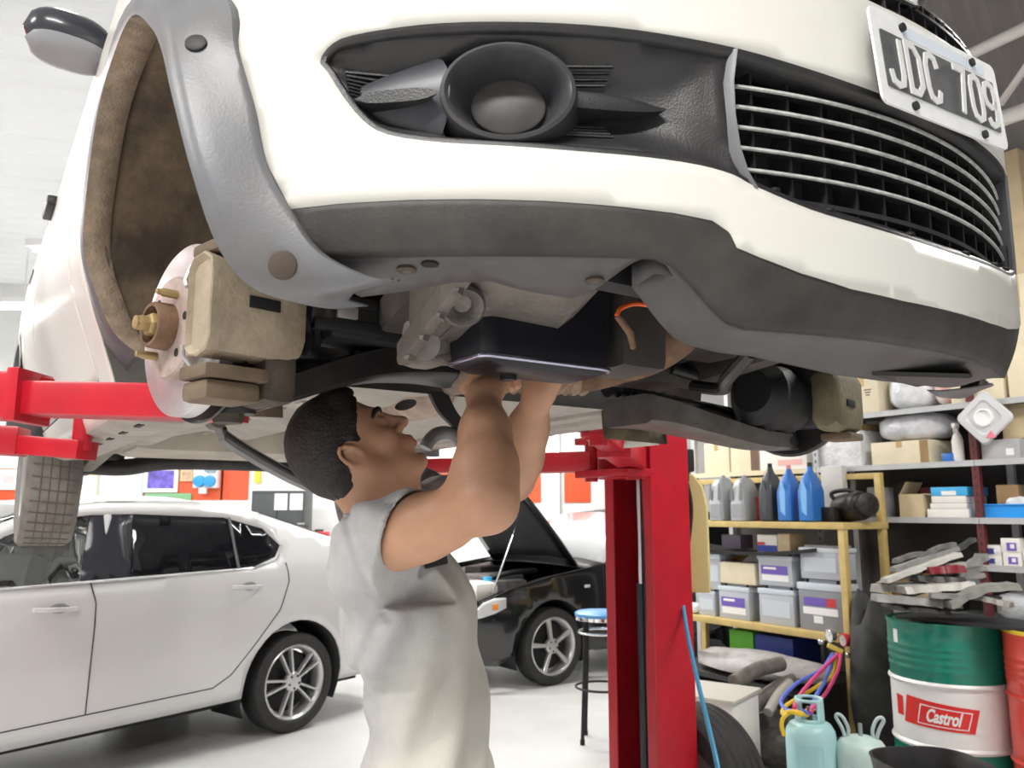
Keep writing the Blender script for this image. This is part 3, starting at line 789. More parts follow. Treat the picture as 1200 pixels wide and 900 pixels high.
# flanks
def Vs(w): return float(np.interp(w, [.20, .26, .32, .40, .50, .60, .78, .95, 1.2, 1.62], [.745, .765, .785, .812, .848, .860, .860, .845, .79, .62]))
def flank(u, w):
    v = Vs(w)
    if u > .05: v -= .52 * (u - .05) ** 2
    if u < -2.6: v -= .35 * (u + 2.6) ** 2
    return v
arch_f = [(FO[i][0], FO[i][2]) for i in range(7, 16)]
rear_arch = [(-2.51 + .40 * math.cos(R(t)), .27 + .43 * math.sin(R(t))) for t in range(172, 5, -8)]
fender = [(.40, .96), (-.62, .98), (-.66, .90), (-.66, .30), (-.66, .215), (-.50, .215)] + [(a, b) for a, b in arch_f[::-1]]
fdoor = [(-.664, .98), (-1.62, 1.0), (-1.62, .30), (-.664, .30)]
rdoor = [(-1.626, 1.0), (-2.30, 1.02), (-2.36, .80), (-2.12, .60), (-2.06, .30), (-1.626, .30)]
sill_p = [(-.664, .295), (-2.10, .295), (-2.10, .215), (-.664, .215)]
quart = [(-2.306, 1.02), (-3.10, 1.02), (-3.10, .30), (-2.92, .28)] + rear_arch[::-1] + [(-2.10, .40), (-2.126, .60), (-2.366, .80)]
for sg in (1, -1):
    for nm, pl in (('front_fender', fender), ('front_door', fdoor), ('rear_door', rdoor), ('sill_panel', sill_p), ('rear_quarter_panel', quart)):
        if sg < 0 and nm == 'sill_panel': continue
        v, f = cdt(pl, [], .05, .03)
        mb = MB(); mb.add([C(a, sg * flank(a, b), b) for a, b in v], [t if sg < 0 else t[::-1] for t in f])
        mb.build(nm, M_WHITE, CAR, 50, solid=.004, offset=1 if sg < 0 else 1)
    # sill underside with slots
    lf = 0 if sg > 0 else .080
    mb = MB(); mb.rings([[C(u, sg * (flank(u, .215)), .215 + lf), C(u, sg * .70, .200 + lf), C(u, sg * .62, .205 + lf), C(u, sg * .60, .30 + lf * .3)] for u in np.linspace(-.50, -2.10, 9)], close=False, flip=sg > 0)
    mb.build('sill_underside', M_PAN, CAR, 30, solid=.003)
    mb = MB()
    for k in range(6): mb.box(C(-.60 - .2 * k, sg * .70, .199 + lf), (.06, .012, .004))
    tag(mb.build('sill_slots', M_BLACK, CAR, 0), kind='stuff')
    for u in (-1.36, -2.22):
        mb = MB(); mb.bbox(C(u, sg * (flank(u, .90) + .010 - .02 * (u < -2)), .90), (.16, .03, .03), .008); mb.build('door_handle', M_BLKPL, CAR, 40)
    # mirror
    mb = MB()
    rr = []
    for k in range(15):
        t = k / 14; s = (1 - abs(2 * t - 1) ** 2.6) ** .5; yv = .815 + .17 * t
        rr.append([C(-.50 + .062 * s * math.copysign(abs(math.cos(q)) ** .8, math.cos(q)), sg * yv, .975 + .01 * t + .054 * (s * (.9 if math.sin(q) > 0 else .8)) * math.copysign(abs(math.sin(q)) ** .8, math.sin(q))) for q in [2 * PI * j / 24 for j in range(24)]])
    mb.rings(rr, flip=sg > 0)
    mr = mb.build('door_mirror', mat('mirror_black', (.035, .036, .045), .22, coat=.3), CAR, 60)
    mb = MB(); rr = []
    for k in range(13):
        t = k / 12; s = (1 - abs(2 * t - 1) ** 2.6) ** .5 * .96; yv = .82 + .16 * t
        rr.append([C(-.50 + .066 * s * math.cos(q), sg * yv, .953 + .008 * t + .036 * s * math.sin(q)) for q in [PI + PI * j / 12 for j in range(13)]])
    mb.rings(rr, True, flip=sg > 0); mb.build('mirror_underside', mat('mirror_grey', (.25, .255, .27), .45), mr, 50)
    mb = MB(); mb.bbeam(C(-.50, sg * .78, .95), C(-.50, sg * .86, .97), .09, .05, bev=.012); mb.build('mirror_foot', M_BLKPL, mr, 40)

# bonnet, windscreen, roof and tail (above the picture, kept simple)
cs = [(.62, .70, .40, .0), (.55, .80, .60, .0), (.35, .90, .74, .0), (0, .97, .80, .0), (-.35, 1.03, .82, .0), (-.62, 1.06, .82, 0)]
mb = MB(); mb.rings([[C(u - .10 * (s / .9) ** 2, s * hw, h - .06 * abs(s) ** 3) for s in np.linspace(-1, 1, 13)] for u, h, hw, _ in cs], close=False); mb.build('bonnet', M_WHITE, CAR, 60, solid=.005)
mb = MB(); mb.rings([[C(u, s * hw, h - .03 * s * s) for s in np.linspace(-1, 1, 9)] for u, h, hw in ((-.60, 1.05, .80), (-.95, 1.35, .70), (-1.25, 1.54, .62))], close=False); mb.build('windscreen', M_GLASSD, CAR, 60, solid=.005)
mb = MB(); mb.rings([[C(u, s * hw, h - .05 * s * s) for s in np.linspace(-1, 1, 9)] for u, h, hw in ((-1.25, 1.55, .62), (-1.8, 1.62, .62), (-2.5, 1.61, .61), (-3.0, 1.56, .60))], close=False); mb.build('roof', M_WHITE, CAR, 60, solid=.005)
for sg in (1, -1):
    mb = MB(); mb.rings([[C(-.70, sg * .80, 1.0), C(-1.2, sg * .64, 1.50)], [C(-3.0, sg * .80, 1.02), C(-2.95, sg * .62, 1.53)]], close=False); mb.build('side_windows', M_GLASSD, CAR, 0, solid=.006)
mb = MB(); mb.rings([[C(u, s * hw, h) for s in np.linspace(-1, 1, 9)] for u, h, hw in ((-3.0, 1.56, .60), (-3.12, 1.02, .80), (-3.14, .60, .82), (-3.08, .30, .76))], close=False); mb.build('tailgate', M_WHITE, CAR, 50, solid=.005)
# ------------------------------------------------------------ underside, brakes and suspension of the raised car
st = R(13.5)
for sg in (1, -1):
    st_ = st if sg > 0 else -st
    ax = V3(C(math.sin(st), sg * math.cos(st), 0)) if sg > 0 else V3(C(-math.sin(st), -math.cos(st), 0))
    fx = V3(C(math.cos(st), -sg * math.sin(st), 0)) if sg > 0 else V3(C(math.cos(st), -math.sin(st), 0))
    Mx = axis_mat(ax, fx); hc = V3(C(0, sg * .735, .292)); wup = V3((0, 0, 1))
    mb = MB(); mb.lathe([(.072, -.012), (.128, -.012), (.1345, -.010), (.1345, .010), (.132, .012), (.078, .012), (.074, .006)], 64, Mx, hc, closed=True); disc = mb.build('brake_disc', M_STEEL, CAR, 40)
    mb = MB(); mb.lathe([(.079, -.012), (.079, .030), (.076, .034), (.060, .035), (.034, .035), (.030, .034), (0, .030)], 40, Mx, hc); mb.build('disc_hat', M_HUB, disc, 35)
    mb = MB(); mb.lathe([(.036, .034), (.035, .060), (.033, .063), (.028, .063), (.026, .040), (.0, .038)], 32, Mx, hc); hub = mb.build('hub_ring', M_RUST, CAR, 35)
    mb = MB(); mb.lathe([(.0185, .036), (.0185, .062), (.016, .066), (.012, .066), (.012, .078), (.010, .082), (0, .082)], 6, Mx, hc, cap=True); mb.lathe([(.010, .06), (.010, .084), (0, .085)], 14, Mx, hc); mb.build('axle_nut', M_BRASS, hub, 30)
    for a in (62, -128):
        p = hc + Mx @ V3((.052 * math.cos(R(a)), .052 * math.sin(R(a)), .034)); mb = MB(); mb.lathe([(.0065, 0), (.0065, .022), (.0045, .026), (.0045, .032), (0, .033)], 12, Mx, p); mb.build('locating_stud', M_BRASS, hub, 40)
    mb = MB()
    for a in (10, -52, 130, 190):
        p = hc + Mx @ V3((.055 * math.cos(R(a)), .055 * math.sin(R(a)), .0345)); mb.lathe([(.0065, 0), (.0065, .0012), (0, .0012)], 12, Mx, p)
    mb.build_each('bolt_hole', M_BLACK, disc, 0)
    mb = MB(); mb.lathe([(.05, -.03), (.136, -.03), (.142, -.022), (.142, -.026), (.136, -.034), (.05, -.034)], 40, Mx, hc - ax * .0, closed=True); mb.build('dust_shield', M_BLKMET, CAR, 40)
    # caliper on the leading side of the disc
    L = lambda x, y, z: hc + Mx @ V3((x, y, z))
    mb = MB()
    prof = [(.085, -.060), (.085, .062), (.097, .074), (.128, .078), (.150, .066), (.156, .040), (.156, -.045), (.146, -.066), (.12, -.074), (.098, -.070)]
    rr = []
    for z, s in ((.040, .86), (.048, .96), (.046, 1.), (-.055, 1.), (-.085, .97), (-.105, .86), (-.112, .70)):
        rr.append([L(.12 + (x - .12) * s, y * s + .012, z) for x, y in prof])
    if sg > 0: yy = 1
    mb.rings(rr, flip=False); cal = mb.build('brake_caliper', M_CALIPER if sg > 0 else mat('olive_casting', (.17, .145, .085), .7, var=.3, vscale=14, bump=.25, bscale=90), CAR, 35)
    mb = MB(); mb.bbox(L(.157, .022, -.035), (.004, .018, .050), .0018, M=Mx); mb.build('caliper_slot', M_BLACK, cal, 30)
    mb = MB(); mb.bbox(L(.118, .098, .0), (.075, .018, .085), .006, M=Mx); mb.bbox(L(.112, -.082, -.002), (.08, .020, .10), .006, M=Mx); mb.bbox(L(.108, -.108, -.0), (.075, .03, .085), .01, M=Mx); mb.build_each('caliper_bracket', mat('rusty_bracket', (.16, .115, .075), .75, var=.35, vscale=20), CAR, 35)
    mb = MB(); mb.tube([L(.085, .090, .034), L(.080, .070, .044), L(.078, .055, .048), L(.084, .045, .048)], .004, 8); mb.tube([L(.085, -.070, .036), L(.078, -.055, .046), L(.079, -.04, .047)], .004, 8); mb.build_each('pad_spring', M_STEEL, cal, 40)
    mb = MB(); mb.bbox(L(.06, -.02, -.075), (.17, .20, .06), .02, M=Mx); mb.cyl(L(.02, -.11, -.06), L(.02, -.14, -.06), .03, .022, 14); mb.cyl(L(0, 0, -.03), L(0, 0, -.10), .055, .05, 20); mb.build('steering_knuckle', mat('knuckle_casting', (.085, .068, .052), .7, metal=.2, var=.4, vscale=15, bump=.3, bscale=60) if sg > 0 else M_BLKMET, CAR, 35)
    if sg < 0:
        mb = MB(); mb.lathe([(.055, 0), (.078, .02), (.070, .05), (.080, .08), (.068, .11), (.076, .14), (.05, .17)], 20, axis_mat(C(.15, 1, .1)), C(.04, -.665, .275)); mb.cyl(C(-.03, -.62, .22), C(-.03, -.60, .42), .05, n=18); mb.build('steering_boot', M_BLACK, CAR, 45)
    # drive shaft with bellows
    mb = MB()
    prof = [(.030, .0)]
    mb.cyl(C(0, sg * .62, .300), C(0, sg * .30, .335), .014, n=14)
    mb.build('drive_shaft', M_BLKMET, CAR, 40)
    mb = MB(); pr = []
    for k in range(13): pr.append(((.044 - .0012 * k) if k % 2 else (.034 - .0012 * k), .008 * k))
    mb.lathe(pr, 20, axis_mat(C(0, -sg, .08)), C(0, sg * .625, .300)); mb.lathe([(.05, -.03), (.05, 0), (.04, .004)], 20, axis_mat(C(0, -sg, .08)), C(0, sg * .625, .300))
    mb.build('axle_bellows', M_BLACK, CAR, 50)
    # lower arm: pressed steel wishbone
    pts = [C(.02, sg * .66, .185), C(.0, sg * .58, .215), C(-.02, sg * .44, .268), C(-.03, sg * .32, .288), C(-.04, sg * .22, .292)] if sg > 0 else [C(.02, sg * .66, .185), C(.0, sg * .56, .190), C(-.03, sg * .42, .215), C(-.05, sg * .30, .235), C(-.06, sg * .22, .24)]
    mb = MB(); rr = []
    for i, p in enumerate(smooth_path(pts, 5)):
        t = i / 20; wd = .030 + .050 * t ** 1.2; h = .016 + .012 * t
        p = V3(p); rr.append([p + V3(q) for q in ((wd, 0, h), (wd, 0, -h), (wd * .8, 0, -h - .006), (-wd * .8, 0, -h - .006), (-wd, 0, -h), (-wd, 0, h), (-wd * .7, 0, h + .004), (wd * .7, 0, h + .004))])
    mb.rings(rr, flip=sg < 0)
    arm = mb.build('lower_control_arm', mat('grey_arm_steel', (.15, .145, .14), .42, metal=.5, var=.35, vscale=18, dirt=(.2, .16, .11), dscale=8, damt=.5) if sg < 0 else M_BLKMET, CAR, 35)
    mb = MB(); mb.tube(smooth_path([C(-.05, sg * .60, .232), C(-.12, sg * .52, .272), C(-.22, sg * .36, .284), C(-.24, sg * .26, .288)], 5), .02, 10); mb.cyl(C(-.24, sg * .26, .275), C(-.24, sg * .26, .325), .035, n=16); mb.build('rear_control_arm', M_BLKMET, CAR, 40)
    mb = MB(); mb.lathe([(.030, -.02), (.034, 0), (.028, .022), (.014, .03)], 18, Matrix.Identity(3), C(.02, sg * .665, .185)); mb.build('ball_joint', M_BLKMET, arm, 40)
    mb = MB(); mb.lathe([(.018, 0), (.018, .001), (0, .001)], 16, axis_mat((0.3, 0, -1)) @ Matrix.Diagonal((1.4, 1, 1)), C(-.005, sg * .36, .205)); mb.build('arm_hole', M_BLACK, arm, 0)
    # tie rod
    mb = MB(); mb.cyl(C(-.10, sg * .62, .27), C(-.13, sg * .34, .30), .009, n=10); mb.lathe([(.028 if k % 2 else .021, .012 * k) for k in range(12)], 14, axis_mat(C(0, -sg, .05)), C(-.13, sg * .36, .30)); mb.build('tie_rod', M_BLACK, CAR, 50)

# engine bay from below
mb = MB(); mb.bbox(C(-.02, .30, .345), (.09, .20, .060), .012); mb.bbox(C(.01, .46, .335), (.10, .14, .075), .01); mb.bbox(C(.055, .50, .36), (.02, .10, .02), .004); mb.bbox(C(.055, .50, .318), (.02, .12, .02), .004); mb.build('engine_mount', mat('black_bracket', (.018, .018, .02), .5, var=.3, vscale=20), CAR, 30)
mb = MB(); mb.bbox(C(.066, .505, .339), (.010, .035, .020), .003); mb.build('mount_pin', M_STEEL, CAR, 30)
# cast aluminium gearbox housing with ribs and flange
def hull(name, rings, m, sm=30, bev=.0, flip=False):
    mb = MB(); mb.rings(rings, flip=flip); return mb.build(name, m, CAR, sm, bevel=bev)
gb = []
for (u, w0, w1, v0, v1) in ((.48, .36, .46, .30, .46), (.44, .318, .46, .27, .485), (.36, .290, .46, .26, .50), (.28, .265, .46, .27, .49), (.22, .262, .46, .28, .47), (.18, .29, .46, .30, .45)):
    gb.append([C(u, v, w) for v, w in ((v1, w1), (v1, w0 + .03), (v1 - .03, w0 + .004), (v0 + .03, w0 - .002), (v0, w0 + .02), (v0, w1))])
gear = hull('gearbox_housing', gb, M_ALU, 35, .006)
mb = MB(); mb.lathe([(.030, .0), (.030, .022), (.026, .026), (.019, .022), (.012, .012), (0, .010)], 24, axis_mat(C(.75, .25, -.6)), C(.375, .47, .298)); mb.build('gearbox_boss', M_ALU, gear, 35)
for k, (u0, u1, v) in enumerate(((.47, .24, .445), (.47, .22, .385), (.46, .22, .315))):
    mb = MB(); mb.beam(C(u0, v, .345), C(u1, v, .264), .007, .024); mb.build('gearbox_rib', M_ALU, gear, 0)
mb = MB(); mb.bbeam(C(.50, .535, .305), C(.24, .49, .242), .018, .035, bev=.005); mb.bbeam(C(.235, .492, .240), C(.26, .30, .245), .03, .014, bev=.004)
mb.build('gearbox_flange', M_ALU, gear, 30)
mb = MB()
for t in (.1, .35, .6, .85): mb.cyl(C(.50 - .26 * t, .535 - .045 * t, .290 - .063 * t), C(.50 - .26 * t, .538 - .045 * t, .280 - .063 * t), .007, n=6)
mb.build_each('flange_bolt', M_ALU, gear, 30)
mb = MB(); mb.bbox(C(.22, .44, .27), (.075, .055, .075), .016); mb.cyl(C(.25, .46, .262), C(.262, .468, .258), .026, n=18); mb.build('torque_mount', mat('mount_casting', (.22, .20, .18), .6, var=.3, vscale=20), CAR, 35)
# black sump with a bright rolled rim
pan = []
for (s, w) in ((.80, .222), (.93, .228), (.97, .236), (.98, .262), (1.0, .330), (1.03, .40)):
    pan.append([C(.30 + .055 * s * a, .300 + .122 * s * b, w) for a, b in rrect(2, 2, .25, 6)])
hull('oil_sump', pan, M_PANMET, 40, flip=True)
mb = MB(); mb.tube([C(.30 + .053 * a, .300 + .1195 * b, .2335) for a, b in rrect(2, 2, .25, 6)] + [C(.30 + .053, .300 - .1195 * .75, .2335)], .004, 8); mb.build('sump_rim', mat('polished_rim', (.42, .42, .55), .16, metal=.9), CAR, 60)
mb = MB(); mb.lathe([(.013, 0), (.013, -.008), (.008, -.009), (0, -.009)], 6, Matrix.Identity(3), C(.28, .33, .222)); mb.build('drain_plug', M_PANMET, CAR, 20)
# grey block beside the sump, rusty downpipe, catalyst and flex pipe
mb = MB(); mb.bbox(C(.30, .115, .32), (.12, .10, .16), .02); mb.build('compressor_body', mat('dull_dark_casting', (.07, .06, .055), .6, metal=.3, var=.35, vscale=12), CAR, 35)
mb = MB(); rr = []
pth = smooth_path([C(.36, -.05, .42), C(.33, -.02, .36), C(.27, .0, .31), C(.20, .035, .275), (.12, -.09, .257)], 5)
mb.tube(pth, [.030 + .018 * math.sin(PI * min(1, k / 15)) for k in range(len(pth))], 18); cat = mb.build('downpipe', M_RUST, CAR, 60)
mb = MB(); pr = [((.035 if k % 2 else .030), .0085 * k) for k in range(24)]
mb.lathe(pr, 18, axis_mat((-.25, -1, -.03)), C(.14, .06, .262)); mb.build('flex_pipe', mat('braided_pipe', (.36, .25, .18), .7, metal=.3, var=.35, vscale=60), CAR, 60)
mb = MB(); mb.tube(smooth_path([C(.09, .26, .256), C(.02, .24, .262), C(-.25, .14, .29), C(-.6, .08, .30), C(-1.1, .05, .30), C(-1.6, .02, .29)], 6), .027, 14); mb.tube([C(-.30, .13, .291), C(-.36, .118, .294), C(-.62, .078, .302), C(-.70, .074, .302)], [.03, .062, .062, .03], 18); mb.build('exhaust_pipe', mat('exhaust_scale', (.40, .31, .25), .75, metal=.25, var=.35, vscale=20, bump=.2, bscale=90), CAR, 50)
# glowing orange lamp cable? a small orange wire loop with rubber sleeve
mb = MB(); mb.tube(smooth_path([C(.52, .248, .290), C(.52, .287, .289), C(.52, .313, .279), C(.52, .321, .268)], 5), .0032, 8); mb.build('orange_cable', mat('orange_wire', (.80, .12, .015), .5), CAR, 50)
mb = MB(); mb.tube([C(.52, .320, .268), C(.52, .298, .247), C(.51, .284, .231)], [.0045, .005, .004], 10); mb.build('sensor_plug', M_RUST, CAR, 40)
# dark engine block above everything
mb = MB(); mb.bbox(C(.22, .06, .53), (.40, .80, .26), .03); mb.bbox(C(.18, -.22, .42), (.26, .30, .16), .03); mb.bbox(C(.40, -.05, .47), (.10, .5, .2), .02); mb.build('engine_block', mat('oily_engine', (.035, .032, .030), .55, metal=.4, var=.5, vscale=12, bump=.3, bscale=30), CAR, 35)
mb = MB(); mb.bbox(C(.58, 0, .48), (.04, .9, .40), .01); mb.build('radiator', M_BLACK, CAR, 30)
mb = MB(); mb.bbox(C(.44, -.33, .33), (.08, .12, .10), .02); mb.cyl(C(.40, -.20, .31), C(.38, -.42, .33), .03, n=14); mb.tube(smooth_path([C(.35, -.15, .30), C(.25, -.20, .27), C(.15, -.30, .27), C(.05, -.32, .29)], 4), .014, 10); mb.build('starter_and_hoses', M_BLKMET, CAR, 35)
# subframe
mb = MB(); mb.bbeam(C(-.06, .38, .325), C(-.06, -.38, .325), .12, .05, bev=.015)
for sg in (1, -1):
    mb.bbeam(C(-.10, sg * .36, .32), C(-.34, sg * .30, .31), .09, .04, bev=.012); mb.bbeam(C(.42, sg * .46, .40), C(-.06, sg * .40, .33), .06, .06, bev=.012)
mb.build('front_subframe', mat('dark_subframe', (.045, .042, .04), .55, var=.4, vscale=12, dirt=(.16, .13, .10), dscale=7, damt=.6), CAR, 35)
# floor pan in pressed white-primer steel
def floor_w(u, v):
    w = .285 + .012 * math.cos(v * 22) * (abs(v) < .6)
    if abs(v) < .14: w += .06 * math.cos(v / .14 * PI / 2)
    w += .05 * float(smoothstep(-1.7, -2.0, u)) + .020 * float(smoothstep(-.1, -.4, v)); return w
mb = MB(); us = np.linspace(-.22, -2.95, 40); vv_ = np.linspace(-.70, .70, 57)
mb.rings([[C(u, v, floor_w(u, v)) for v in vv_] for u in us], close=False, flip=True); mb.build('floor_pan', M_PAN, CAR, 40, solid=.003)
mb = MB()
for u in np.linspace(-.4, -1.7, 9):
    for v in (.30, .50, -.30, -.50): mb.bbox(C(u, v, floor_w(u, v) - .004), (.05, .02, .01), .004)
tag(mb.build('floor_pressings', M_PAN, CAR, 30), kind='stuff')
for sg in (1, -1):
    mb = MB(); mb.bbeam(C(-.30, sg * .50, .275 + (sg < 0) * .03), C(-2.0, sg * .50, .262 + (sg < 0) * .04), .07, .045, bev=.01); mb.build('chassis_rail', M_PAN, CAR, 30)
mb = MB(); mb.rings([[C(-.20, v, .26) for v in np.linspace(-.6, .6, 9)], [C(-.16, v, .50) for v in np.linspace(-.6, .6, 9)], [C(-.20, v, .90) for v in np.linspace(-.6, .6, 9)]], close=False); mb.build('bulkhead', M_BLKMET, CAR, 30, solid=.01)
# rear: tank, axle beam, arms, wheels
mb = MB(); mb.bbox(C(-1.95, .05, .285), (.42, .95, .13), .04); mb.build('fuel_tank', mat('tank_plastic', (.44, .40, .34), .7, var=.2, vscale=8), CAR, 40)
mb = MB(); mb.tube(smooth_path([C(-2.42, .62, .20), C(-2.42, .45, .195), C(-2.42, .25, .225), C(-2.42, -.25, .225), C(-2.42, -.45, .195), C(-2.42, -.62, .20)], 6), .036, 14); mb.build('rear_axle_beam', M_BLKMET, CAR, 50)
for sg in (1, -1):
    mb = MB(); mb.bbeam(C(-2.02, sg * .56, .27), C(-2.50, sg * .60, .19), .06, .07, bev=.015); mb.cyl(C(-2.02, sg * .50, .27), C(-2.02, sg * .62, .27), .045, n=16); mb.build('trailing_arm', mat('arm_dusty', (.26, .24, .21), .7, var=.3, vscale=10), CAR, 35)
    mb = MB(); mb.lathe([(.05 + .006 * (k % 2), .02 * k) for k in range(10)], 18, Matrix.Identity(3), C(-2.44, sg * .50, .22)); mb.build('rear_spring', M_BLKMET, CAR, 40)
    mb = MB(); Mx = axis_mat(C(0, sg, 0)); hc = V3(C(-2.51, sg * .715, .175))
    mb.lathe([(.205, -.085), (.255, -.098), (.285, -.094), (.299, -.078), (.303, -.05), (.303, .05), (.299, .078), (.285, .094), (.255, .098), (.205, .085)], 48, Mx, hc, closed=True); wh = mb.build('rear_wheel', M_DUSTRUB, CAR, 40)
    mb = MB(); mb.lathe([(.207, -.085), (.20, -.08), (.19, -.02), (.18, .05), (.20, .08), (.207, .085), (.20, .06), (.10, .055), (0, .06)], 40, Mx, hc, cap=False); mb.build('rim', mat('rear_rim', (.45, .45, .46), .35, metal=.7), wh, 40)
    mb = MB()
    for rr_ in (-.045, -.015, .015, .045): mb.lathe([(.3035, rr_ - .003), (.305, rr_), (.3035, rr_ + .003)], 48, Mx, hc, cap=False)
    for k in range(40):
        a = 2 * PI * k / 40; mb.beam(hc + Mx @ V3((.304 * math.cos(a), .304 * math.sin(a), -.075)), hc + Mx @ V3((.304 * math.cos(a + .06), .304 * math.sin(a + .06), .075)), .004, .003, up=(math.cos(a), 0, math.sin(a)))
    tag(mb.build('tread_grooves', mat('groove_dark', (.125, .115, .10), .9), wh, 0), kind='stuff')
    mb = MB(); mb.cyl(C(-2.51, sg * .60, .175), C(-2.51, sg * .66, .175), .12, n=28); mb.build('brake_drum', M_BLKMET, CAR, 40)
    mb = MB(); rr = [[C(-2.51 + r_ * math.cos(R(t)), sg * v, .27 + (r_ + .02) * math.sin(R(t))) for r_, v in ((.425, flank(-2.51, .6) + .003), (.39, flank(-2.51, .6) + .002), (.385, .62))] for t in range(0, 181, 9)]
    mb.rings(rr, close=False, flip=sg < 0); mb.build('rear_arch_flare', M_GREYPL, CAR, 40, solid=.004)
# long bent support strut and its cable hanging under the floor
pts = [C(-1.0, .443, .268), C(-1.0, .425, .235), C(-1.02, .405, .215), C(-1.02, .29, .150), C(-1.02, .17, .095), C(-1.0, .05, .055), C(-1.0, -.03, .035)]
mb = MB(); rr = []
for p in smooth_path(pts, 4):
    p = V3(p); rr.append([p + V3(q) for q in ((.03, 0, .016), (.03, 0, -.016), (-.03, 0, -.016), (-.03, 0, .016))])
mb.rings(rr); strut = mb.build('bent_support_strut', mat('strut_grey', (.23, .23, .24), .5, metal=.3, var=.2, vscale=12), CAR, 35)
mb = MB(); mb.tube([V3(p) + V3((.035, 0, .004)) for p in smooth_path(pts[1:], 4)], .006, 8); mb.build('strut_cable', M_BLACK, strut, 50)
mb = MB(); mb.cyl(C(-.965, .44, .262), C(-1.03, .44, .262), .024, n=18); mb.build('strut_bush', M_ALU, strut, 40)
# dark strap with ring hook in front of the man's arm
pts = [C(-.2, .20, .318), C(-.2, .192, .275), C(-.2, .165, .225), C(-.2, .125, .19), C(-.2, .110, .16)]
mb = MB(); rr = []
for p in smooth_path(pts, 4):
    p = V3(p); rr.append([p + V3(q) for q in ((.006, .022, 0), (-.006, .022, 0), (-.006, -.022, 0), (.006, -.022, 0))])
mb.rings(rr); strap = mb.build('hanging_strap', mat('strap_dark', (.035, .035, .037), .45, metal=.3, var=.3, vscale=10), CAR, 35)
hk = []
for k in range(25):
    a = R(20 + 300 * k / 24); hk.append(C(-.2, .168 + .050 * math.cos(a), .128 + .052 * math.sin(a)))
mb = MB(); mb.tube(hk + [C(-.2, .215, .075), C(-.2, .245, .048)], [.015] * 26 + [.013], 10, sq=.8); mb.build('ring_hook', mat('hook_steel', (.30, .30, .31), .45, metal=.5, var=.2, vscale=20), strap, 50)
# ------------------------------------------------------------ the two cars standing on the floor
M_SILVER = mat('silver_paint', (.68, .68, .685), .28, metal=.1, coat=.5)
M_BLKCAR = mat('black_paint', (.012, .012, .014), .16, coat=.7)
M_SEAM = mat('panel_gap', (.02, .02, .02), .7)
M_ALLOY = mat('alloy_wheel', (.62, .62, .63), .3, metal=.6)
M_CLEAR = mat('clear_glass', (.93, .96, .96), .02, trans=1.)
def road_wheel(parent, c, ax, r, spokes, double, turn=0.):
    """tyre with alloy rim; ax points outwards"""
    ax = V3(ax); Mx = axis_mat(ax, (0, 0, 1)); c = V3(c); rr = r * .75
    mb = MB(); mb.lathe([(rr, -.085), (r * .86, -.10), (r * .95, -.098), (r, -.075), (r, .06), (r * .975, .082), (r * .90, .094), (r * .80, .094), (rr + .006, .082), (rr, .078)], 56, Mx, c, closed=True); wh = mb.build('wheel', M_RUBBER, parent, 40)
    mb = MB(); mb.lathe([(rr, -.08), (rr - .012, -.06), (rr - .03, .0), (rr - .03, .04), (rr - .014, .075), (rr - .004, .084), (rr + .004, .080), (rr + .002, .07)], 56, Mx, c, cap=False); rim = mb.build('rim', M_ALLOY, wh, 40)
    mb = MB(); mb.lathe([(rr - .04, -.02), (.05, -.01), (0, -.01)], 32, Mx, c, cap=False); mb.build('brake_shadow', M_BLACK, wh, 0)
    for k in range(spokes):
        for o in ((-.19, .19) if double else (0,)):
            a = 2 * PI * k / spokes + turn
            a0 = a + o * .9; a1 = a + o * 1.02
            p0 = V3((.035 * math.cos(a0), .035 * math.sin(a0), .060)) if not double else V3((.05 * math.cos(a + o * 1.3), .05 * math.sin(a + o * 1.3), .060)); p1 = V3(((rr - .012) * math.cos(a1), (rr - .012) * math.sin(a1), .068))
            w0, w1 = (.016, .019) if double else (.030, .044)
            t = V3((-math.sin(a), math.cos(a), 0)); z = V3((0, 0, .018))
            mb = MB(); ring = lambda p, w: [c + Mx @ (p + t * w * .5 + z * 0), c + Mx @ (p + t * w * .35 + z * .5), c + Mx @ (p - t * w * .35 + z * .5), c + Mx @ (p - t * w * .5), c + Mx @ (p - t * w * .4 - z * 1.4), c + Mx @ (p + t * w * .4 - z * 1.4)]
            mb.rings([ring(p0, w0 * 1.0), ring((p0 + p1) / 2, (w0 + w1) / 2), ring(p1, w1)]); mb.build('spoke', M_ALLOY, rim, 40)
    mb = MB(); mb.lathe([(.062, .03), (.064, .062), (.055, .072), (.03, .074), (0, .074)], 24, Mx, c); mb.build('wheel_hub', M_ALLOY, rim, 40)
    mb = MB()
    for k in range(5):
        a = 2 * PI * (k + .5) / 5; mb.cyl(c + Mx @ V3((.042 * math.cos(a), .042 * math.sin(a), .07)), c + Mx @ V3((.042 * math.cos(a), .042 * math.sin(a), .078)), .008, n=6)
    tag(mb.build('wheel_bolts', M_BLACK, rim, 0), kind='stuff')
    return wh
def arc(cx, cz, r, a0, a1, n=14): return [(cx + r * math.cos(R(a0 + (a1 - a0) * k / n)), cz + r * math.sin(R(a0 + (a1 - a0) * k / n))) for k in range(n + 1)]
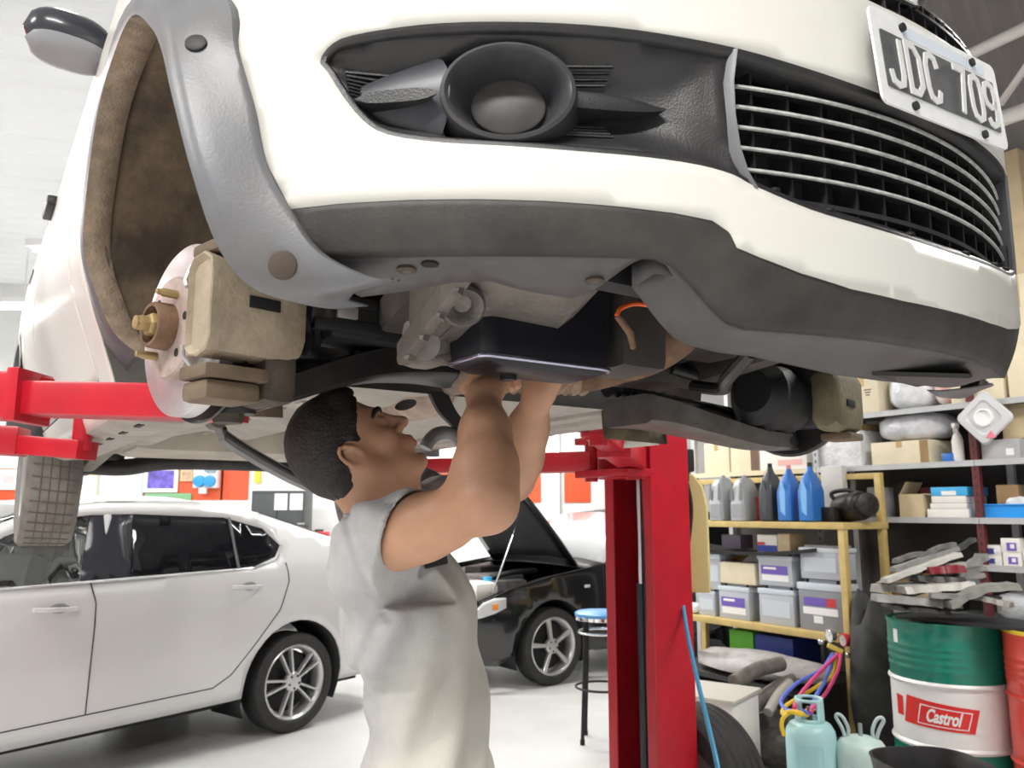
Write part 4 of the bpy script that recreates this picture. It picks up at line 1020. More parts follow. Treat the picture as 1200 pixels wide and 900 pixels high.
def vehicle(root, P):
    """P: dict of side outline (x forward, z up), openings and half-width by height"""
    hw = lambda x, z: float(np.interp(z, P['hz'], P['hw'])) - P['nose'] * max(0, x - P['nx']) ** 2 - P['nose'] * max(0, P['tx'] - x) ** 2
    for sg in (1, -1):
        v, f = cdt(P['outline'], P['holes'], .07, .04)
        mb = MB(); mb.add([(a, sg * hw(a, b), b) for a, b in v], [t[::-1] if sg > 0 else t for t in f]); mb.build('body_side', P['paint'], root, 60, solid=.008, offset=-1 if sg < 0 else -1)
        for nm, poly, m in P['glass']:
            v, f = cdt(poly, [], .08, .05); mb = MB(); mb.add([(a, sg * (hw(a, b) - .008), b) for a, b in v], [t[::-1] if sg > 0 else t for t in f]); mb.build(nm, m, root, 60, solid=.004)
        for nm, path, r_, m in P['lines']:
            mb = MB(); mb.tube([(a, sg * (hw(a, b) + .0005), b) for a, b in resample(path, .05, False)], r_, 6); mb.build(nm, m, root, 60)
        for x, z in P['handles']:
            mb = MB(); y = hw(x, z)
            rr = [[(x + dx, sg * (y + .028 * (1 - (dx / .115) ** 2) + o), z + .012 * dx / .115 * .5 + h) for o, h in ((-.004, .013), (.008, .010), (.008, -.010), (-.004, -.013))] for dx in np.linspace(-.112, .112, 9)]
            mb.rings(rr, flip=sg > 0); hd = mb.build('door_handle', P['trim'], root, 50)
            mb = MB(); mb.ell((x - .02, sg * (y - .001), z), (.055, .006, .032), 16, 8); mb.build('handle_recess_shade', M_SEAM if P['paint'] is M_BLKCAR else mat('shaded_silver', (.34, .34, .35), .35, metal=.3), hd, 60)  # darker oval behind the handle, painted as the shade in its recess
        for cx in P['axles']:
            mb = MB(); mb.rings([[(a, sg * (hw(a, b) - .005), b), (a, sg * .50, b)] for a, b in arc(cx, P['wz'], P['ar'] + .005, -25, 205, 20)], close=False); mb.build('wheel_housing', M_BLACK, root, 40, solid=.006)
    for nm, rows, m in P['tops']:
        mb = MB(); mb.rings([[(x, s * hw(x, z) * k if k else s * hw(x, z), z + cr * (1 - s * s)) for s in np.linspace(-1, 1, 13)] for x, z, k, cr in rows], close=False); mb.build(nm, m, root, 60, solid=.01, offset=0)
    mb = MB(); mb.box(((P['x0'] + P['x1']) / 2, 0, .26), (P['x1'] - P['x0'] - .5, 1.3, .12)); mb.build('underbody', M_BLACK, root, 0)
    return hw
# ---- silver saloon
fwd = Vector((-.60, -.80, 0)); lft = Vector((.80, -.60, 0)); wpos = Vector((-1.511, 5.681, 0))
rt = wpos - lft * .80
SIL = thing('car', rt, math.atan2(fwd.y, fwd.x), 'silver four-door saloon with dark rear windows parked behind the mechanic', 'car')
ar = .40
outline = [(-1.06, .50), (-1.02, .30), (-.62, .27)] + arc(0, .32, ar, 187, -6, 18)[0:] + [(.50, .275), (2.25, .265)] + arc(2.71, .32, ar, 187, -6, 18) + [(3.3, .24), (3.55, .26), (3.62, .48), (3.56, .70), (3.25, .84), (2.75, .96), (2.38, 1.03), (1.92, 1.34), (1.62, 1.455), (1.2, 1.50), (.65, 1.50), (.2, 1.43), (-.22, 1.30), (-.58, 1.19), (-.98, 1.14), (-1.07, .95)]
wf = [(2.16, 1.06), (1.46, 1.065), (1.34, 1.425), (1.56, 1.40), (1.80, 1.315), (2.0, 1.19)]
wr = [(1.165, 1.07), (.34, 1.085), (.16, 1.14), (.095, 1.215), (.20, 1.33), (.48, 1.405), (1.08, 1.43)]
dlo = [wf[0], wr[1], wr[2], wr[3], wr[4], wr[5], wr[6], wf[2], wf[3], wf[4], wf[5]]
bp = [(1.455, 1.066), (1.17, 1.071), (1.085, 1.429), (1.335, 1.425)]
M_BPIL = mat('gloss_black_pillar', (.020, .020, .028), .25, spec=.3)
PS = dict(outline=outline, holes=[dlo[::-1]], hz=[.2, .35, .6, .85, 1.06, 1.45, 1.52], hw=[.84, .875, .90, .895, .865, .66, .60], nose=.16, nx=2.7, tx=-.35, paint=M_SILVER, trim=M_SILVER, x0=-1.0, x1=3.5, wz=.32, ar=ar, axles=(0, 2.71),
    glass=[('front_window', wf, M_CLEAR), ('rear_window', wr, M_GLASSD), ('door_pillar', bp, M_BPIL)],
    lines=[('door_gap', [(1.40, 1.06), (1.37, .95), (1.385, .60), (1.38, .37)], .0035, M_SEAM), ('door_gap', [(.09, 1.10), (.08, .98), (.16, .80), (.30, .65), (.50, .44), (.62, .38), (1.38, .37), (2.2, .36)], .0035, M_SEAM), ('waist_trim', [(2.2, 1.055), (1.46, 1.06), (.34, 1.078), (.15, 1.13), (.085, 1.215)], .006, M_CHROME), ('window_bar', [(.46, 1.085), (.44, 1.40)], .010, mat('dull_bar', (.10, .10, .11), .3)), ('roof_gap', [(1.3, 1.497), (.9, 1.505)], .002, M_SEAM)],
    handles=[(1.58, .935), (.41, .965)],
    tops=[('roof', [(1.62, 1.455, 0, .03), (1.2, 1.50, 0, .04), (.65, 1.50, 0, .04), (.2, 1.43, 0, .04)], M_SILVER), ('rear_screen', [(.2, 1.43, 0, .04), (-.22, 1.30, 0, .04), (-.58, 1.19, 0, .03)], M_GLASSD), ('boot_lid', [(-.58, 1.19, 0, .03), (-.98, 1.14, 0, .03), (-1.07, .95, 0, .02), (-1.06, .5, 0, .0), (-1.02, .30, 0, 0)], M_SILVER),
          ('windscreen', [(1.62, 1.455, 0, .03), (1.92, 1.34, 0, .04), (2.38, 1.03, 0, .05)], M_CLEAR), ('bonnet', [(2.38, 1.03, 0, .04), (2.75, .96, 0, .05), (3.25, .84, 0, .05), (3.56, .70, 0, .04), (3.62, .48, 0, 0), (3.55, .26, 0, 0)], M_SILVER)])
vehicle(SIL, PS)
for cx in (0, 2.71):
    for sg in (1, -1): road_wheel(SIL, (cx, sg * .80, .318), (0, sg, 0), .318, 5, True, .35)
M_TRIMI = mat('cabin_grey', (.12, .12, .13), .8)
mb = MB(); mb.box((1.2, 0, .40), (2.6, 1.5, .06)); mb.bbox((2.25, 0, .85), (.35, 1.45, .30), .08); mb.build('cabin_floor', M_TRIMI, SIL, 30)
for x in (1.35, .45):
    for y in ((.38, -.38)):
        mb = MB(); mb.bbox((x + .22, y, .58), (.50, .50, .16), .05); mb.bbox((x - .05, y, .86), (.14, .48, .62), .05, M=Matrix.Rotation(R(-14), 3, 'Y')); mb.bbox((x - .14, y, 1.24), (.09, .26, .17), .035); mb.build('seat', M_TRIMI, SIL, 40)
mb = MB(); mb.bbeam((1.38, .78, 1.0), (1.25, .64, 1.42), .10, .05, bev=.01); mb.bbeam((1.38, -.78, 1.0), (1.25, -.64, 1.42), .10, .05, bev=.01); mb.build('belt_pillar', mat('cabin_light', (.55, .55, .54), .7), SIL, 30)
# ---- black estate with its bonnet up
fwd = Vector((-.80, -.60, 0)); lft = Vector((.60, -.80, 0))
def floor_at(px, py, z):
    a = (px - 600) / 946.7; b = (450 - py) / 946.7; dz = _sp + b * _cp; t = (z - CAM_Z) / dz
    return Vector((a * t, t * (_cp - b * _sp), z))
wp = floor_at(642, 756, .315); wp.z = 0
BLK = thing('car', wp - lft * .78, math.atan2(fwd.y, fwd.x), 'black car with its bonnet propped open behind the red lift column', 'car')
ar = .385
outline = arc(0, .315, ar, 187, -6, 18) + [(.55, .20), (.80, .24), (.83, .45), (.80, .58), (.72, .72), (.45, .815), (.0, .90), (-.45, .955), (-.62, .975), (-1.02, 1.25), (-1.32, 1.40), (-1.8, 1.445), (-2.6, 1.42), (-3.2, 1.30), (-3.45, .95), (-3.5, .5), (-3.4, .3), (-3.0, .25)] + arc(-2.62, .315, ar, 187, -6, 18) + [(-2.1, .23), (-.50, .23)]
wf = [(-.72, .97), (-1.55, .985), (-1.55, 1.38), (-1.36, 1.355), (-1.05, 1.20)]; wr = [(-1.62, .985), (-2.9, 1.01), (-2.75, 1.32), (-2.4, 1.37), (-1.62, 1.385)]
PB = dict(outline=outline, holes=[wf[::-1] if False else wf, wr], hz=[.2, .35, .6, .80, .97, 1.40, 1.46], hw=[.82, .85, .875, .865, .84, .60, .52], nose=.28, nx=.25, tx=-2.9, paint=M_BLKCAR, trim=M_BLKCAR, x0=-3.4, x1=.7, wz=.315, ar=ar, axles=(0, -2.62),
    glass=[('front_window', wf, M_GLASSD), ('rear_window', wr, M_GLASSD)],
    lines=[('door_gap', [(-.60, .96), (-.58, .75), (-.62, .30)], .003, M_SEAM), ('fender_gap', [(.72, .715), (.45, .81), (.0, .895), (-.45, .95)], .004, M_SEAM)], handles=[(-1.4, .86), (-2.3, .88)],
    tops=[('roof', [(-1.32, 1.40, 0, .03), (-1.8, 1.445, 0, .04), (-2.6, 1.42, 0, .04)], M_BLKCAR), ('rear_screen', [(-2.6, 1.42, 0, .04), (-3.2, 1.30, 0, .03), (-3.45, .95, 0, .02)], M_GLASSD), ('tailgate', [(-3.45, .95, 0, .02), (-3.5, .5, 0, 0), (-3.4, .3, 0, 0)], M_BLKCAR),
          ('windscreen', [(-.62, .975, 0, .05), (-1.02, 1.25, 0, .05), (-1.32, 1.40, 0, .03)], mat('hazy_windscreen', (.45, .46, .47), .12, coat=.5)), ('scuttle', [(-.46, .93, .98, .02), (-.62, .97, 0, .05)], M_BLKPL),
          ('front_bumper', [(.72, .66, 0, .0), (.80, .58, 0, .0), (.83, .45, 0, 0), (.80, .24, 0, 0)], M_BLKCAR)])
hwb = vehicle(BLK, PB)
for cx in (0, -2.62):
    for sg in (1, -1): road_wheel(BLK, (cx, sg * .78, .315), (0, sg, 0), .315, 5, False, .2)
for sg in (1, -1):
    mb = MB(); mb.rings([[(x, sg * (hwb(x, z) + .004), z) for z in np.linspace(z0, z1, 5)] for x, z0, z1 in ((.50, .665, .745), (.60, .625, .745), (.70, .60, .715), (.775, .585, .64))], close=False, flip=sg > 0); hl = mb.build('headlamp', mat('headlamp_glass', (.62, .64, .66), .12, coat=.6), BLK, 60, solid=.012)
    mb = MB(); mb.bbox((.60, sg * (hwb(.60, .67) + .010), .675), (.055, .014, .05), .006); mb.build('turn_lens', mat('amber_lens', (.80, .30, .06), .25), hl, 40)
    mb = MB(); mb.bbox((-.38, sg * (hwb(-.38, .80) + .005), .79), (.06, .012, .025), .005); mb.build('side_repeater', mat('repeater_lens', (.7, .7, .68), .2), BLK, 40)
    mb = MB(); mb.bbox((-.85, sg * .96, 1.02), (.10, .18, .13), .04); mb.bbeam((-.82, sg * .82, .98), (-.84, sg * .90, 1.0), .06, .04, bev=.01); mb.build('door_mirror', M_BLKCAR, BLK, 40)
# bonnet hinged at the scuttle and raised
hr = R(51); hx, hz_ = -.46, .955; Ld = 1.16
def hood(s, t, lift=0): # s across, t along from hinge
    w = .66 - .03 * t - .05 * t ** 4; bow_ = .03 * (1 - s * s) * (1 - .4 * t)
    d = t * Ld * (1 - .10 * s * s * t); x = d * math.cos(hr) - (bow_ + lift - .06 * t * t) * math.sin(hr) ; z = d * math.sin(hr) + (bow_ + lift - .06 * t * t) * math.cos(hr)
    return (hx + x, s * w, hz_ + z)
mb = MB(); mb.rings([[hood(s, t) for s in np.linspace(-1, 1, 15)] for t in np.linspace(0, 1, 9)], close=False); bn_ = mb.build('bonnet', M_BLKCAR, BLK, 60, solid=.02, offset=1)
mb = MB(); mb.rings([[hood(s * .86, t, -.028 - .01 * math.cos(s * 5) * math.sin(t * 9)) for s in np.linspace(-1, 1, 15)] for t in np.linspace(.08, .93, 9)], close=False); mb.build('bonnet_liner', mat('bonnet_felt', (.03, .03, .032), .9, bump=.4, bscale=60), bn_, 60, solid=.01)
h1 = hood(.55, .55, -.03)
mb = MB(); mb.cyl((.45, .60, .76), h1, .008, n=8); mb.build('prop_rod', M_CHROME, BLK, 60)
# engine bay
mb = MB(); mb.box((.15, 0, .58), (1.15, 1.25, .06)); mb.build('bay_floor', M_BLACK, BLK, 0)
for sg in (1, -1):
    mb = MB(); mb.rings([[(x, sg * .70, z - .03), (x, sg * .60, z - .08), (x, sg * .57, .60)] for x, z in ((.66, .74), (.45, .81), (.0, .895), (-.45, .95))], close=False); mb.build('inner_wing', M_BLKMET, BLK, 40, solid=.01)
mb = MB(); mb.bbox((.12, .05, .72), (.55, .55, .22), .05); mb.bbox((.05, .05, .84), (.40, .42, .05), .02); mb.build('engine', mat('engine_grey', (.16, .16, .16), .5, var=.4, vscale=14), BLK, 40)
mb = MB(); mb.bbox((.45, .38, .76), (.24, .30, .16), .05); mb.bbox((.50, .20, .78), (.14, .12, .1), .03); mb.build('coolant_tank', mat('tank_white', (.72, .71, .66), .5), BLK, 40)
mb = MB(); mb.cyl((.36, .40, .835), (.36, .40, .875), .04, n=18); mb.build('blue_cap', mat('cap_blue', (.05, .38, .72), .4), BLK, 40)
mb = MB(); mb.bbox((.58, .45, .72), (.05, .05, .05), .01); mb.build('red_cap', mat('cap_red', (.6, .05, .04), .4), BLK, 40)
mb = MB(); mb.bbox((-.15, -.38, .82), (.30, .28, .18), .03); mb.build('battery', M_BLACK, BLK, 40)
mb = MB(); mb.tube(smooth_path([(.6, -.5, .74), (.62, 0, .76), (.6, .4, .74)], 5), .03, 10); mb.tube(smooth_path([(.3, .35, .86), (.1, .4, .90), (-.2, .35, .90), (-.35, .1, .88)], 5), .025, 10); mb.build('hoses', M_BLACK, BLK, 50)
mb = MB(); mb.bbox((.74, 0, .60), (.05, 1.0, .16), .02); mb.build('front_panel', M_BLKPL, BLK, 40)
# ------------------------------------------------------------ shelving along the right-hand wall (local x towards the front, y into the wall)
RZ = math.atan2(-WS.y, -WS.x)
LX = -WS
def SP(x, y, z=0): return P0 + LX * x + WN * y + Vector((0, 0, z))
def sx_at(px, y, z):
    """shelf coordinate x whose picture column is px for a point y into the shelf at height z"""
    k = (px - 600) / 946.7; o = P0 + WN * y
    return (k * (o.y * _cp + (z - CAM_Z) * _sp) - o.x) / (LX.x - k * LX.y * _cp)
def sz_at(px, py, y, z0):
    """height seen at (px, py) for a point standing y into the shelf"""
    x = sx_at(px, y, z0); return at(px, py, SP(x, y).y).z
M_YEL = mat('yellow_shelf_paint', (.62, .46, .17), .45, var=.15, vscale=10, dirt=(.4, .3, .14), dscale=6, damt=.4)
M_SHG = mat('grey_shelf_steel', (.52, .53, .54), .45, metal=.2, var=.12, vscale=8)
M_MAR = mat('maroon_post', (.13, .022, .024), .5, var=.2, vscale=20)
M_CARD = mat('cardboard', (.60, .48, .30), .8, var=.10, vscale=12)
M_CARDB = mat('brown_cardboard', (.34, .22, .11), .85, var=.15, vscale=12)
M_CARDW = mat('white_carton', (.80, .78, .74), .6, var=.05, vscale=8)
M_CREAM = mat('cream_carton', (.74, .66, .48), .7, var=.08, vscale=8)
M_TAPE = mat('packing_tape', (.52, .36, .16), .3)
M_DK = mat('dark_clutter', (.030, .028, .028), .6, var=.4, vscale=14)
M_GREYB = mat('grey_case', (.42, .42, .43), .5)
M_BLUE = mat('blue_plastic', (.03, .16, .50), .35)
M_POLY = mat('polythene', (.74, .75, .77), .22, var=.2, vscale=14, bump=.9, bscale=26)
M_LBLP = mat('violet_label', (.16, .10, .45), .5)
M_LBLW = mat('white_label', (.82, .82, .82), .5)
M_LBLR = mat('red_label', (.60, .04, .05), .5)
M_LBLB = mat('sky_label', (.06, .42, .78), .45)
M_PRINT = mat('ink_print', (.12, .10, .09), .7)
# low yellow rack
ZA, ZB = 1.372, .672
RACK = thing('storage_rack', SP(0, 0), RZ, 'yellow steel rack holding oil bottles above and car batteries below', 'rack')
for x in (-.02, -1.62):
    for y, h in ((.02, ZA), (.46, 1.70)):
        mb = MB(); mb.bbeam((x, y, 0), (x, y, h), .045, .045, up=(1, 0, 0), bev=.004); mb.build('post', M_YEL, RACK, 30)
for z in (ZA, ZB):
    mb = MB(); mb.bbox((-.82, .24, z - .022), (1.66, .50, .044), .005); mb.build('shelf', M_YEL, RACK, 30)
for a, b in (((-1.62, .46, 1.68), (-.02, .46, 1.68)), ((-.02, .02, .30), (-.02, .46, .30)), ((-1.62, .46, .25), (-.02, .46, .25))):
    mb = MB(); mb.bbeam(a, b, .035, .04, bev=.004); mb.build('rail', M_YEL, RACK, 30)
# tall grey shelving behind, three bays
Y0, DP = .50, .44
XP = (-1.72, sx_at(957, Y0, 1.75), sx_at(1143, Y0 - .02, 1.6), 1.95)
SHELV = thing('shelving', SP(0, Y0), RZ, 'tall grey steel shelving with one maroon slotted post, crammed with cartons', 'shelving')
for i, x in enumerate(XP):
    for y in (0, DP):
        mb = MB(); mb.box((x, y - .004, 1.28), (.042, .006, 2.56)); mb.box((x + .018, y + .014, 1.28), (.005, .036, 2.56))
        p = mb.build('post', M_MAR if (i == 2 and y == 0) else M_SHG, SHELV, 0)
        if y == 0 and i in (1, 2):
            mb = MB()
            for k in range(40): mb.box((x, y - .0075, .6 + k * .05), (.010, .002, .022))
            tag(mb.build('post_slots', M_DK, p, 0), kind='stuff')
HS = dict(top=2.115, up=1.755, mid=1.405, low=1.125, bot=.80)
for z, a, b in ((HS['top'], 1, 3), (HS['up'], 0, 3), (HS['mid'], 1, 3), (HS['low'], 2, 3), (HS['bot'], 1, 3), (.12, 0, 3)):
    for i in range(a, b):
        mb = MB(); mb.box(((XP[i] + XP[i + 1]) / 2, DP / 2, z - .004), (XP[i + 1] - XP[i] - .004, DP + .03, .008)); mb.box(((XP[i] + XP[i + 1]) / 2, -.012, z - .018), (XP[i + 1] - XP[i] - .004, .004, .036)); mb.build('shelf', M_CREAM if (z == HS['up'] and i == 0) else M_SHG, SHELV, 0)

# --- cartons and other goods on the boards
def carton(pxa, pxb, pytop, y, z, d, m, label, cat='box', name='carton', group=None, tape=True, dz=0., h=None, prints=0, yaw=0., seam='v'):
    """box standing on a board at height z; front face y into the shelf, picture columns pxa..pxb"""
    xa, xb = sx_at(pxa, y, z), sx_at(pxb, y, z); w = abs(xb - xa); h = h or (sz_at((pxa + pxb) / 2, pytop, y, z) - z - dz)
    t = thing(name, SP((xa + xb) / 2, y + d / 2, z + dz), RZ + yaw, label, cat, group)
    mb = MB(); mb.bbox((0, 0, h / 2), (w, d, h), min(.004, h * .1)); mb.build('body', m, t, 30)
    if tape:
        mb = MB(); mb.box((0, -.001, h - .0005), (.04 if seam == 'v' else w * .98, d + .003, .002)); mb.box((0, -d / 2 - .0008, h * .86), (.04, .0016, h * .27)); mb.build('tape', M_TAPE, t, 0)
    for k in range(prints):
        mb = MB()
        for q in range(3): mb.box((-.18 * w + .36 * w * k, -d / 2 - .0008, h * (.62 - .07 * q)), (w * (.22 - .05 * q), .0016, h * .03))
        mb.build('print', M_PRINT, t, 0)
    return t, w, h, d
def patch(t, x, z, w, h, d, m, name='label_patch'):
    mb = MB(); mb.box((x, -d / 2 - .0015, z), (w, .002, h)); return mb.build(name, m, t, 0)
zt = HS['top']; yf = Y0 + .02
carton(968, 992, 449, yf, zt, .30, M_CREAM, 'cream carton at the far end of the top shelf, partly behind the brake hub', prints=1)
carton(993, 1031, 441, yf, zt, .32, M_CREAM, 'cream carton with dark print between two smaller cartons on the top shelf', prints=2)
carton(966, 990, 432, yf + .05, zt, .26, M_CARDB, 'brown-edged carton stacked on the farthest top-shelf carton', dz=sz_at(980, 449, yf, zt) - zt + .001, h=.10)
# polythene-wrapped part
def bundle(pxa, pxb, pytop, y, z, d, m, label, cat, name, seed, h=None):
    xa, xb = sx_at(pxa, y, z), sx_at(pxb, y, z); w = abs(xb - xa); h = h or (sz_at((pxa + pxb) / 2, pytop, y, z) - z); rg = random.Random(seed)
    rows = []; n = 18
    for i in range(11):
        t = i / 10; s = (1 - abs(2 * t - 1) ** 3) ** .5 * .92 + .06
        rows.append([(-w / 2 + w * t, d / 2 * s * math.copysign(abs(math.cos(a)) ** .6, math.cos(a)) * rg.uniform(.90, 1.02), h / 2 + h / 2 * s * math.copysign(abs(math.sin(a)) ** .6, math.sin(a)) * (rg.uniform(.90, 1.02) if math.sin(a) > -.3 else 1)) for a in [2 * PI * k / n for k in range(n)]])
    rows = [[(x, yy, max(0, zz)) for x, yy, zz in r_] for r_ in rows]
    mb = MB(); mb.rings(rows, flip=True); o = mb.build(name, m, None, 50); o.location = SP((xa + xb) / 2, y + d / 2, z); o.rotation_euler = (0, 0, RZ)
    tag(o, label, cat); return o
bundle(1033, 1092, 432, yf, zt, .32, M_POLY, 'crumpled white polythene bundle on the top shelf beside cream cartons', 'bundle', 'wrapped_bundle', 3)
o = bundle(1090, 1118, 426, yf, zt, .26, mat('red_white_bag', (.80, .74, .72), .35, dirt=(.62, .10, .08), dscale=14, damt=.9, bump=.6, bscale=30), 'red and white printed bag leaning on the tall cartons on the top shelf', 'bag', 'printed_bag', 5)
carton(1115, 1143, 395, yf, zt, .34, M_CREAM, 'tall cream carton standing next to the red and white bag', seam='h')
carton(1144, 1177, 352, yf, zt, .34, M_CREAM, 'tall cream carton with brown taped edge, second from the picture edge on the top shelf', prints=1)
t, w, h, d = carton(1183, 1222, 322, yf, zt, .36, M_CREAM, 'large pale carton at the near end of the top shelf under another carton')
carton(1179, 1222, 180, yf, zt, .36, M_CARD, 'large carton stacked on the pale carton near the roof', dz=h + .001, prints=1)
z = HS['up']
carton(962, 1010, 506, yf, z, .34, M_POLY, 'silver wrapped box with a white box on its top', tape=False, name='wrapped_box'); zz = sz_at(986, 506, yf, z)
carton(962, 992, 490, yf, z, .28, M_CARDW, 'small white box on the silver wrapped box', dz=zz - z + .001, tape=False)
carton(994, 1012, 494, yf + .04, z, .26, M_CARDB, 'small brown box beside the white box on the silver wrapped box', dz=zz - z + .001, h=.05, tape=False)
t, w, h, d = carton(1022, 1090, 517, yf, z, .36, M_CREAM, 'flat cream carton under the clear bagged car part'); patch(t, w * .42, h / 2, w * .14, h * .96, d, M_CARDB, 'brown_end')
b = bundle(1018, 1108, 482, yf + .0, z + h + .002, .34, mat('clear_bagged_part', (.52, .53, .57), .14, dirt=(.75, .74, .76), dscale=9, damt=1.0, bump=.9, bscale=22, coat=.5), 'clear plastic bag holding a silver and pink part on the flat cream carton', 'bag', 'bagged_part', 9)
carton(1104, 1121, 531, yf, z, .10, M_BLUE, 'small blue box standing near the maroon post', tape=False)
mbt = thing('spray_bottle', SP(sx_at(1124, yf + .03, z), yf + .03, z), RZ, 'white spray bottle by the maroon post', 'bottle')
mb = MB(); mb.lathe([(.030, 0), (.034, .01), (.034, .13), (.026, .16), (.012, .19), (.012, .21)], 18); mb.build('body', M_CARDW, mbt, 40)
mb = MB(); mb.bbox((0, -.01, .225), (.022, .06, .03), .006); mb.bbox((0, -.03, .195), (.008, .012, .04), .003); mb.build('trigger', M_CARDW, mbt, 30)
t, w, h, d = carton(1151, 1196, 515, yf, z, .30, M_GREYB, 'grey plastic case with a white sticker on the shelf right of the maroon post', 'case', 'tool_case', tape=False); patch(t, w * .25, h * .35, w * .2, h * .35, d, M_LBLW)
carton(1178, 1215, 463, yf + .06, z, .30, M_CARD, 'beige carton on the grey case near the picture edge', dz=h + .002, h=.21, tape=False)
# left bay of the upper board, seen under the car
t, w, h, d = carton(826, 855, 519, yf, z, .30, M_CREAM, 'cream carton with a tan edge, farthest on the upper shelf')
t, w, h, d = carton(857, 890, 513, yf, z, .30, M_CREAM, 'pale carton with a brown side under the car hub'); patch(t, w * .36, h / 2, w * .28, h * .97, d, mat('brown_side', (.16, .10, .075), .8), 'brown_side')
t, w, h, d = carton(891, 946, 518, yf, z, .30, M_CARDW, 'long white carton with a pale pink print on the upper shelf', tape=False); patch(t, w * .15, h * .25, w * .5, h * .2, d, mat('pink_print', (.78, .45, .42), .6))
# white square plastic part hung on the maroon post
c = SP(sx_at(1149, .40, 2.05), .44, at(1149, 489, SP(sx_at(1149, .40, 2.05), .40).y).z)
hp = thing('hanging_housing', c, RZ, 'square white plastic housing with a round hole hung on the maroon post', 'housing')
Mh = axis_mat((0, -1, 0), (1, 0, .9))
mb = MB(); rr = [[Mh @ V3((x, y, zq)) for x, y in rrect(s_, s_, .035, 5)] for s_, zq in ((.235, -.02), (.25, 0), (.235, .012), (.17, .016), (.15, .004), (.12, .006))]
mb.rings(rr); mb.build('plate', mat('milky_plastic', (.60, .61, .62), .35), hp, 40)
mb = MB(); mb.lathe([(.055, .006), (.055, .022), (.046, .024), (.042, .012), (0, .010)], 28, Mh); mb.build('round_port', M_LBLW, hp, 40)
mb = MB(); mb.prism([(-.03, 0), (.03, 0), (.0, .045)], axis_mat((0, -1, 0), (1, 0, 0)), (.035, -.014, -.125), .006); mb.build('red_flash', mat('pink_flash', (.75, .2, .25), .5), hp, 0)
# mid board
z = HS['mid']
t = thing('open_carton', SP(sx_at(1068, yf, z), yf + .12, z), RZ, 'small open brown carton with raised flaps on the middle shelf', 'box')
mb = MB(); mb.box((0, .11, .075), (.16, .005, .15)); mb.box((0, -.11, .075), (.16, .005, .15)); mb.box((-.08, 0, .075), (.005, .22, .15)); mb.box((.08, 0, .075), (.005, .22, .15)); mb.box((0, 0, .003), (.16, .22, .006)); mb.build('body', M_CARD, t, 0)
mb = MB(); mb.beam((-.08, 0, .15), (-.03, 0, .23), .2, .004, up=(1, 0, -.4)); mb.build('flap', M_CARD, t, 0)
mb = MB(); mb.beam((.08, 0, .15), (.15, 0, .14), .2, .004, up=(0, 0, 1)); mb.build('flap', M_CARD, t, 0)
zz = 0
for (a, b, tp, m, lb, hh) in ((1087, 1136, 592, M_CARDW, 'white flat carton at the bottom of a stack of four by the maroon post', .052), (1091, 1134, 588, M_CARDW, 'thin white carton second from the bottom of the stack by the maroon post', .035), (1093, 1134, 580, M_CARDW, 'white carton under the blue-topped one in the stack by the maroon post', .045), (1093, 1136, 567, M_LBLB, 'sky-blue carton on top of the stack by the maroon post', .055)):
    t, w, h, d = carton(a, b, tp, yf, z, .26, m, lb, dz=zz, h=hh, tape=False); zz += h + .001
    if m is M_LBLB: patch(t, 0, h * .3, w * .4, h * .5, d, M_LBLW)
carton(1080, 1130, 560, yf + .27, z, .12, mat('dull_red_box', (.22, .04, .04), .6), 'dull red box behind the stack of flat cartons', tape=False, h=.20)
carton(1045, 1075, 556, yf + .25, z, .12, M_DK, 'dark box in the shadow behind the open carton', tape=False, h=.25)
t = thing('storage_bin', SP(sx_at(1178, yf, z) + .06, yf + .16, z), RZ, 'shallow blue plastic bin right of the maroon post', 'bin')
mb = MB(); mb.box((0, -.15, .04), (.42, .006, .08)); mb.box((0, .15, .04), (.42, .006, .08)); mb.box((-.21, 0, .04), (.006, .30, .08)); mb.box((.21, 0, .04), (.006, .30, .08)); mb.box((0, 0, .003), (.42, .30, .006)); mb.bbox((0, -.155, .078), (.43, .012, .008), .002); mb.build('tub', mat('bright_blue', (.02, .30, .80), .35), t, 0)
carton(1170, 1196, 551, yf + .06, z, .14, M_CARDB, 'brown carton standing in the shallow blue bin', dz=.0075, h=.19, tape=False)
bundle(1176, 1216, 568, yf + .02, z + .0085, .05, M_POLY, 'crinkled clear bag sticking out of the blue bin', 'bag', 'crinkled_bag', 12, h=.12)
z = HS['low']
k = 0
for a, b, zo, hh, lb in ((1150, 1174, 0, .055, 'white and navy bulb box at the bottom left of the small stack'), (1150, 1174, .056, .06, 'white and navy bulb box on top of the left small stack'), (1176, 1198, 0, .075, 'white and violet box at the bottom right of the small stack'), (1175, 1198, .076, .085, 'white and violet box on top of the right small stack'), (1200, 1222, 0, .09, 'red-ended white box at the picture edge on the low shelf')):
    t, w, h, d = carton(a, b, 0, yf, z, .20, M_CARDW, lb, dz=zo, h=hh, tape=False); patch(t, -w * .05 if k < 2 else w * .05, h * .42, w * .5, h * .55, d, mat('navy_label', (.05, .06, .28), .5) if k < 2 else M_LBLP); patch(t, w * .3 if k < 2 else w * .1, h * .45, w * .22, h * .3, d + .001, M_LBLW, 'white_patch'); k += 1
z = HS['bot']
for a, b, y, hh, m, lb in ((1040, 1052, yf, .26, M_CARDB, 'narrow brown carton leaning in the dark lower bay'), (1048, 1073, yf - .005, .17, M_CARDB, 'square brown carton in front in the dark lower bay'), (1074, 1090, yf, .155, M_CARD, 'small torn beige carton in the lower bay'), (1073, 1092, yf + .2, .30, M_CARDB, 'tall brown carton behind the torn beige one')):
    carton(a, b, 0, y, z, .16, m, lb, h=hh, tape=False)
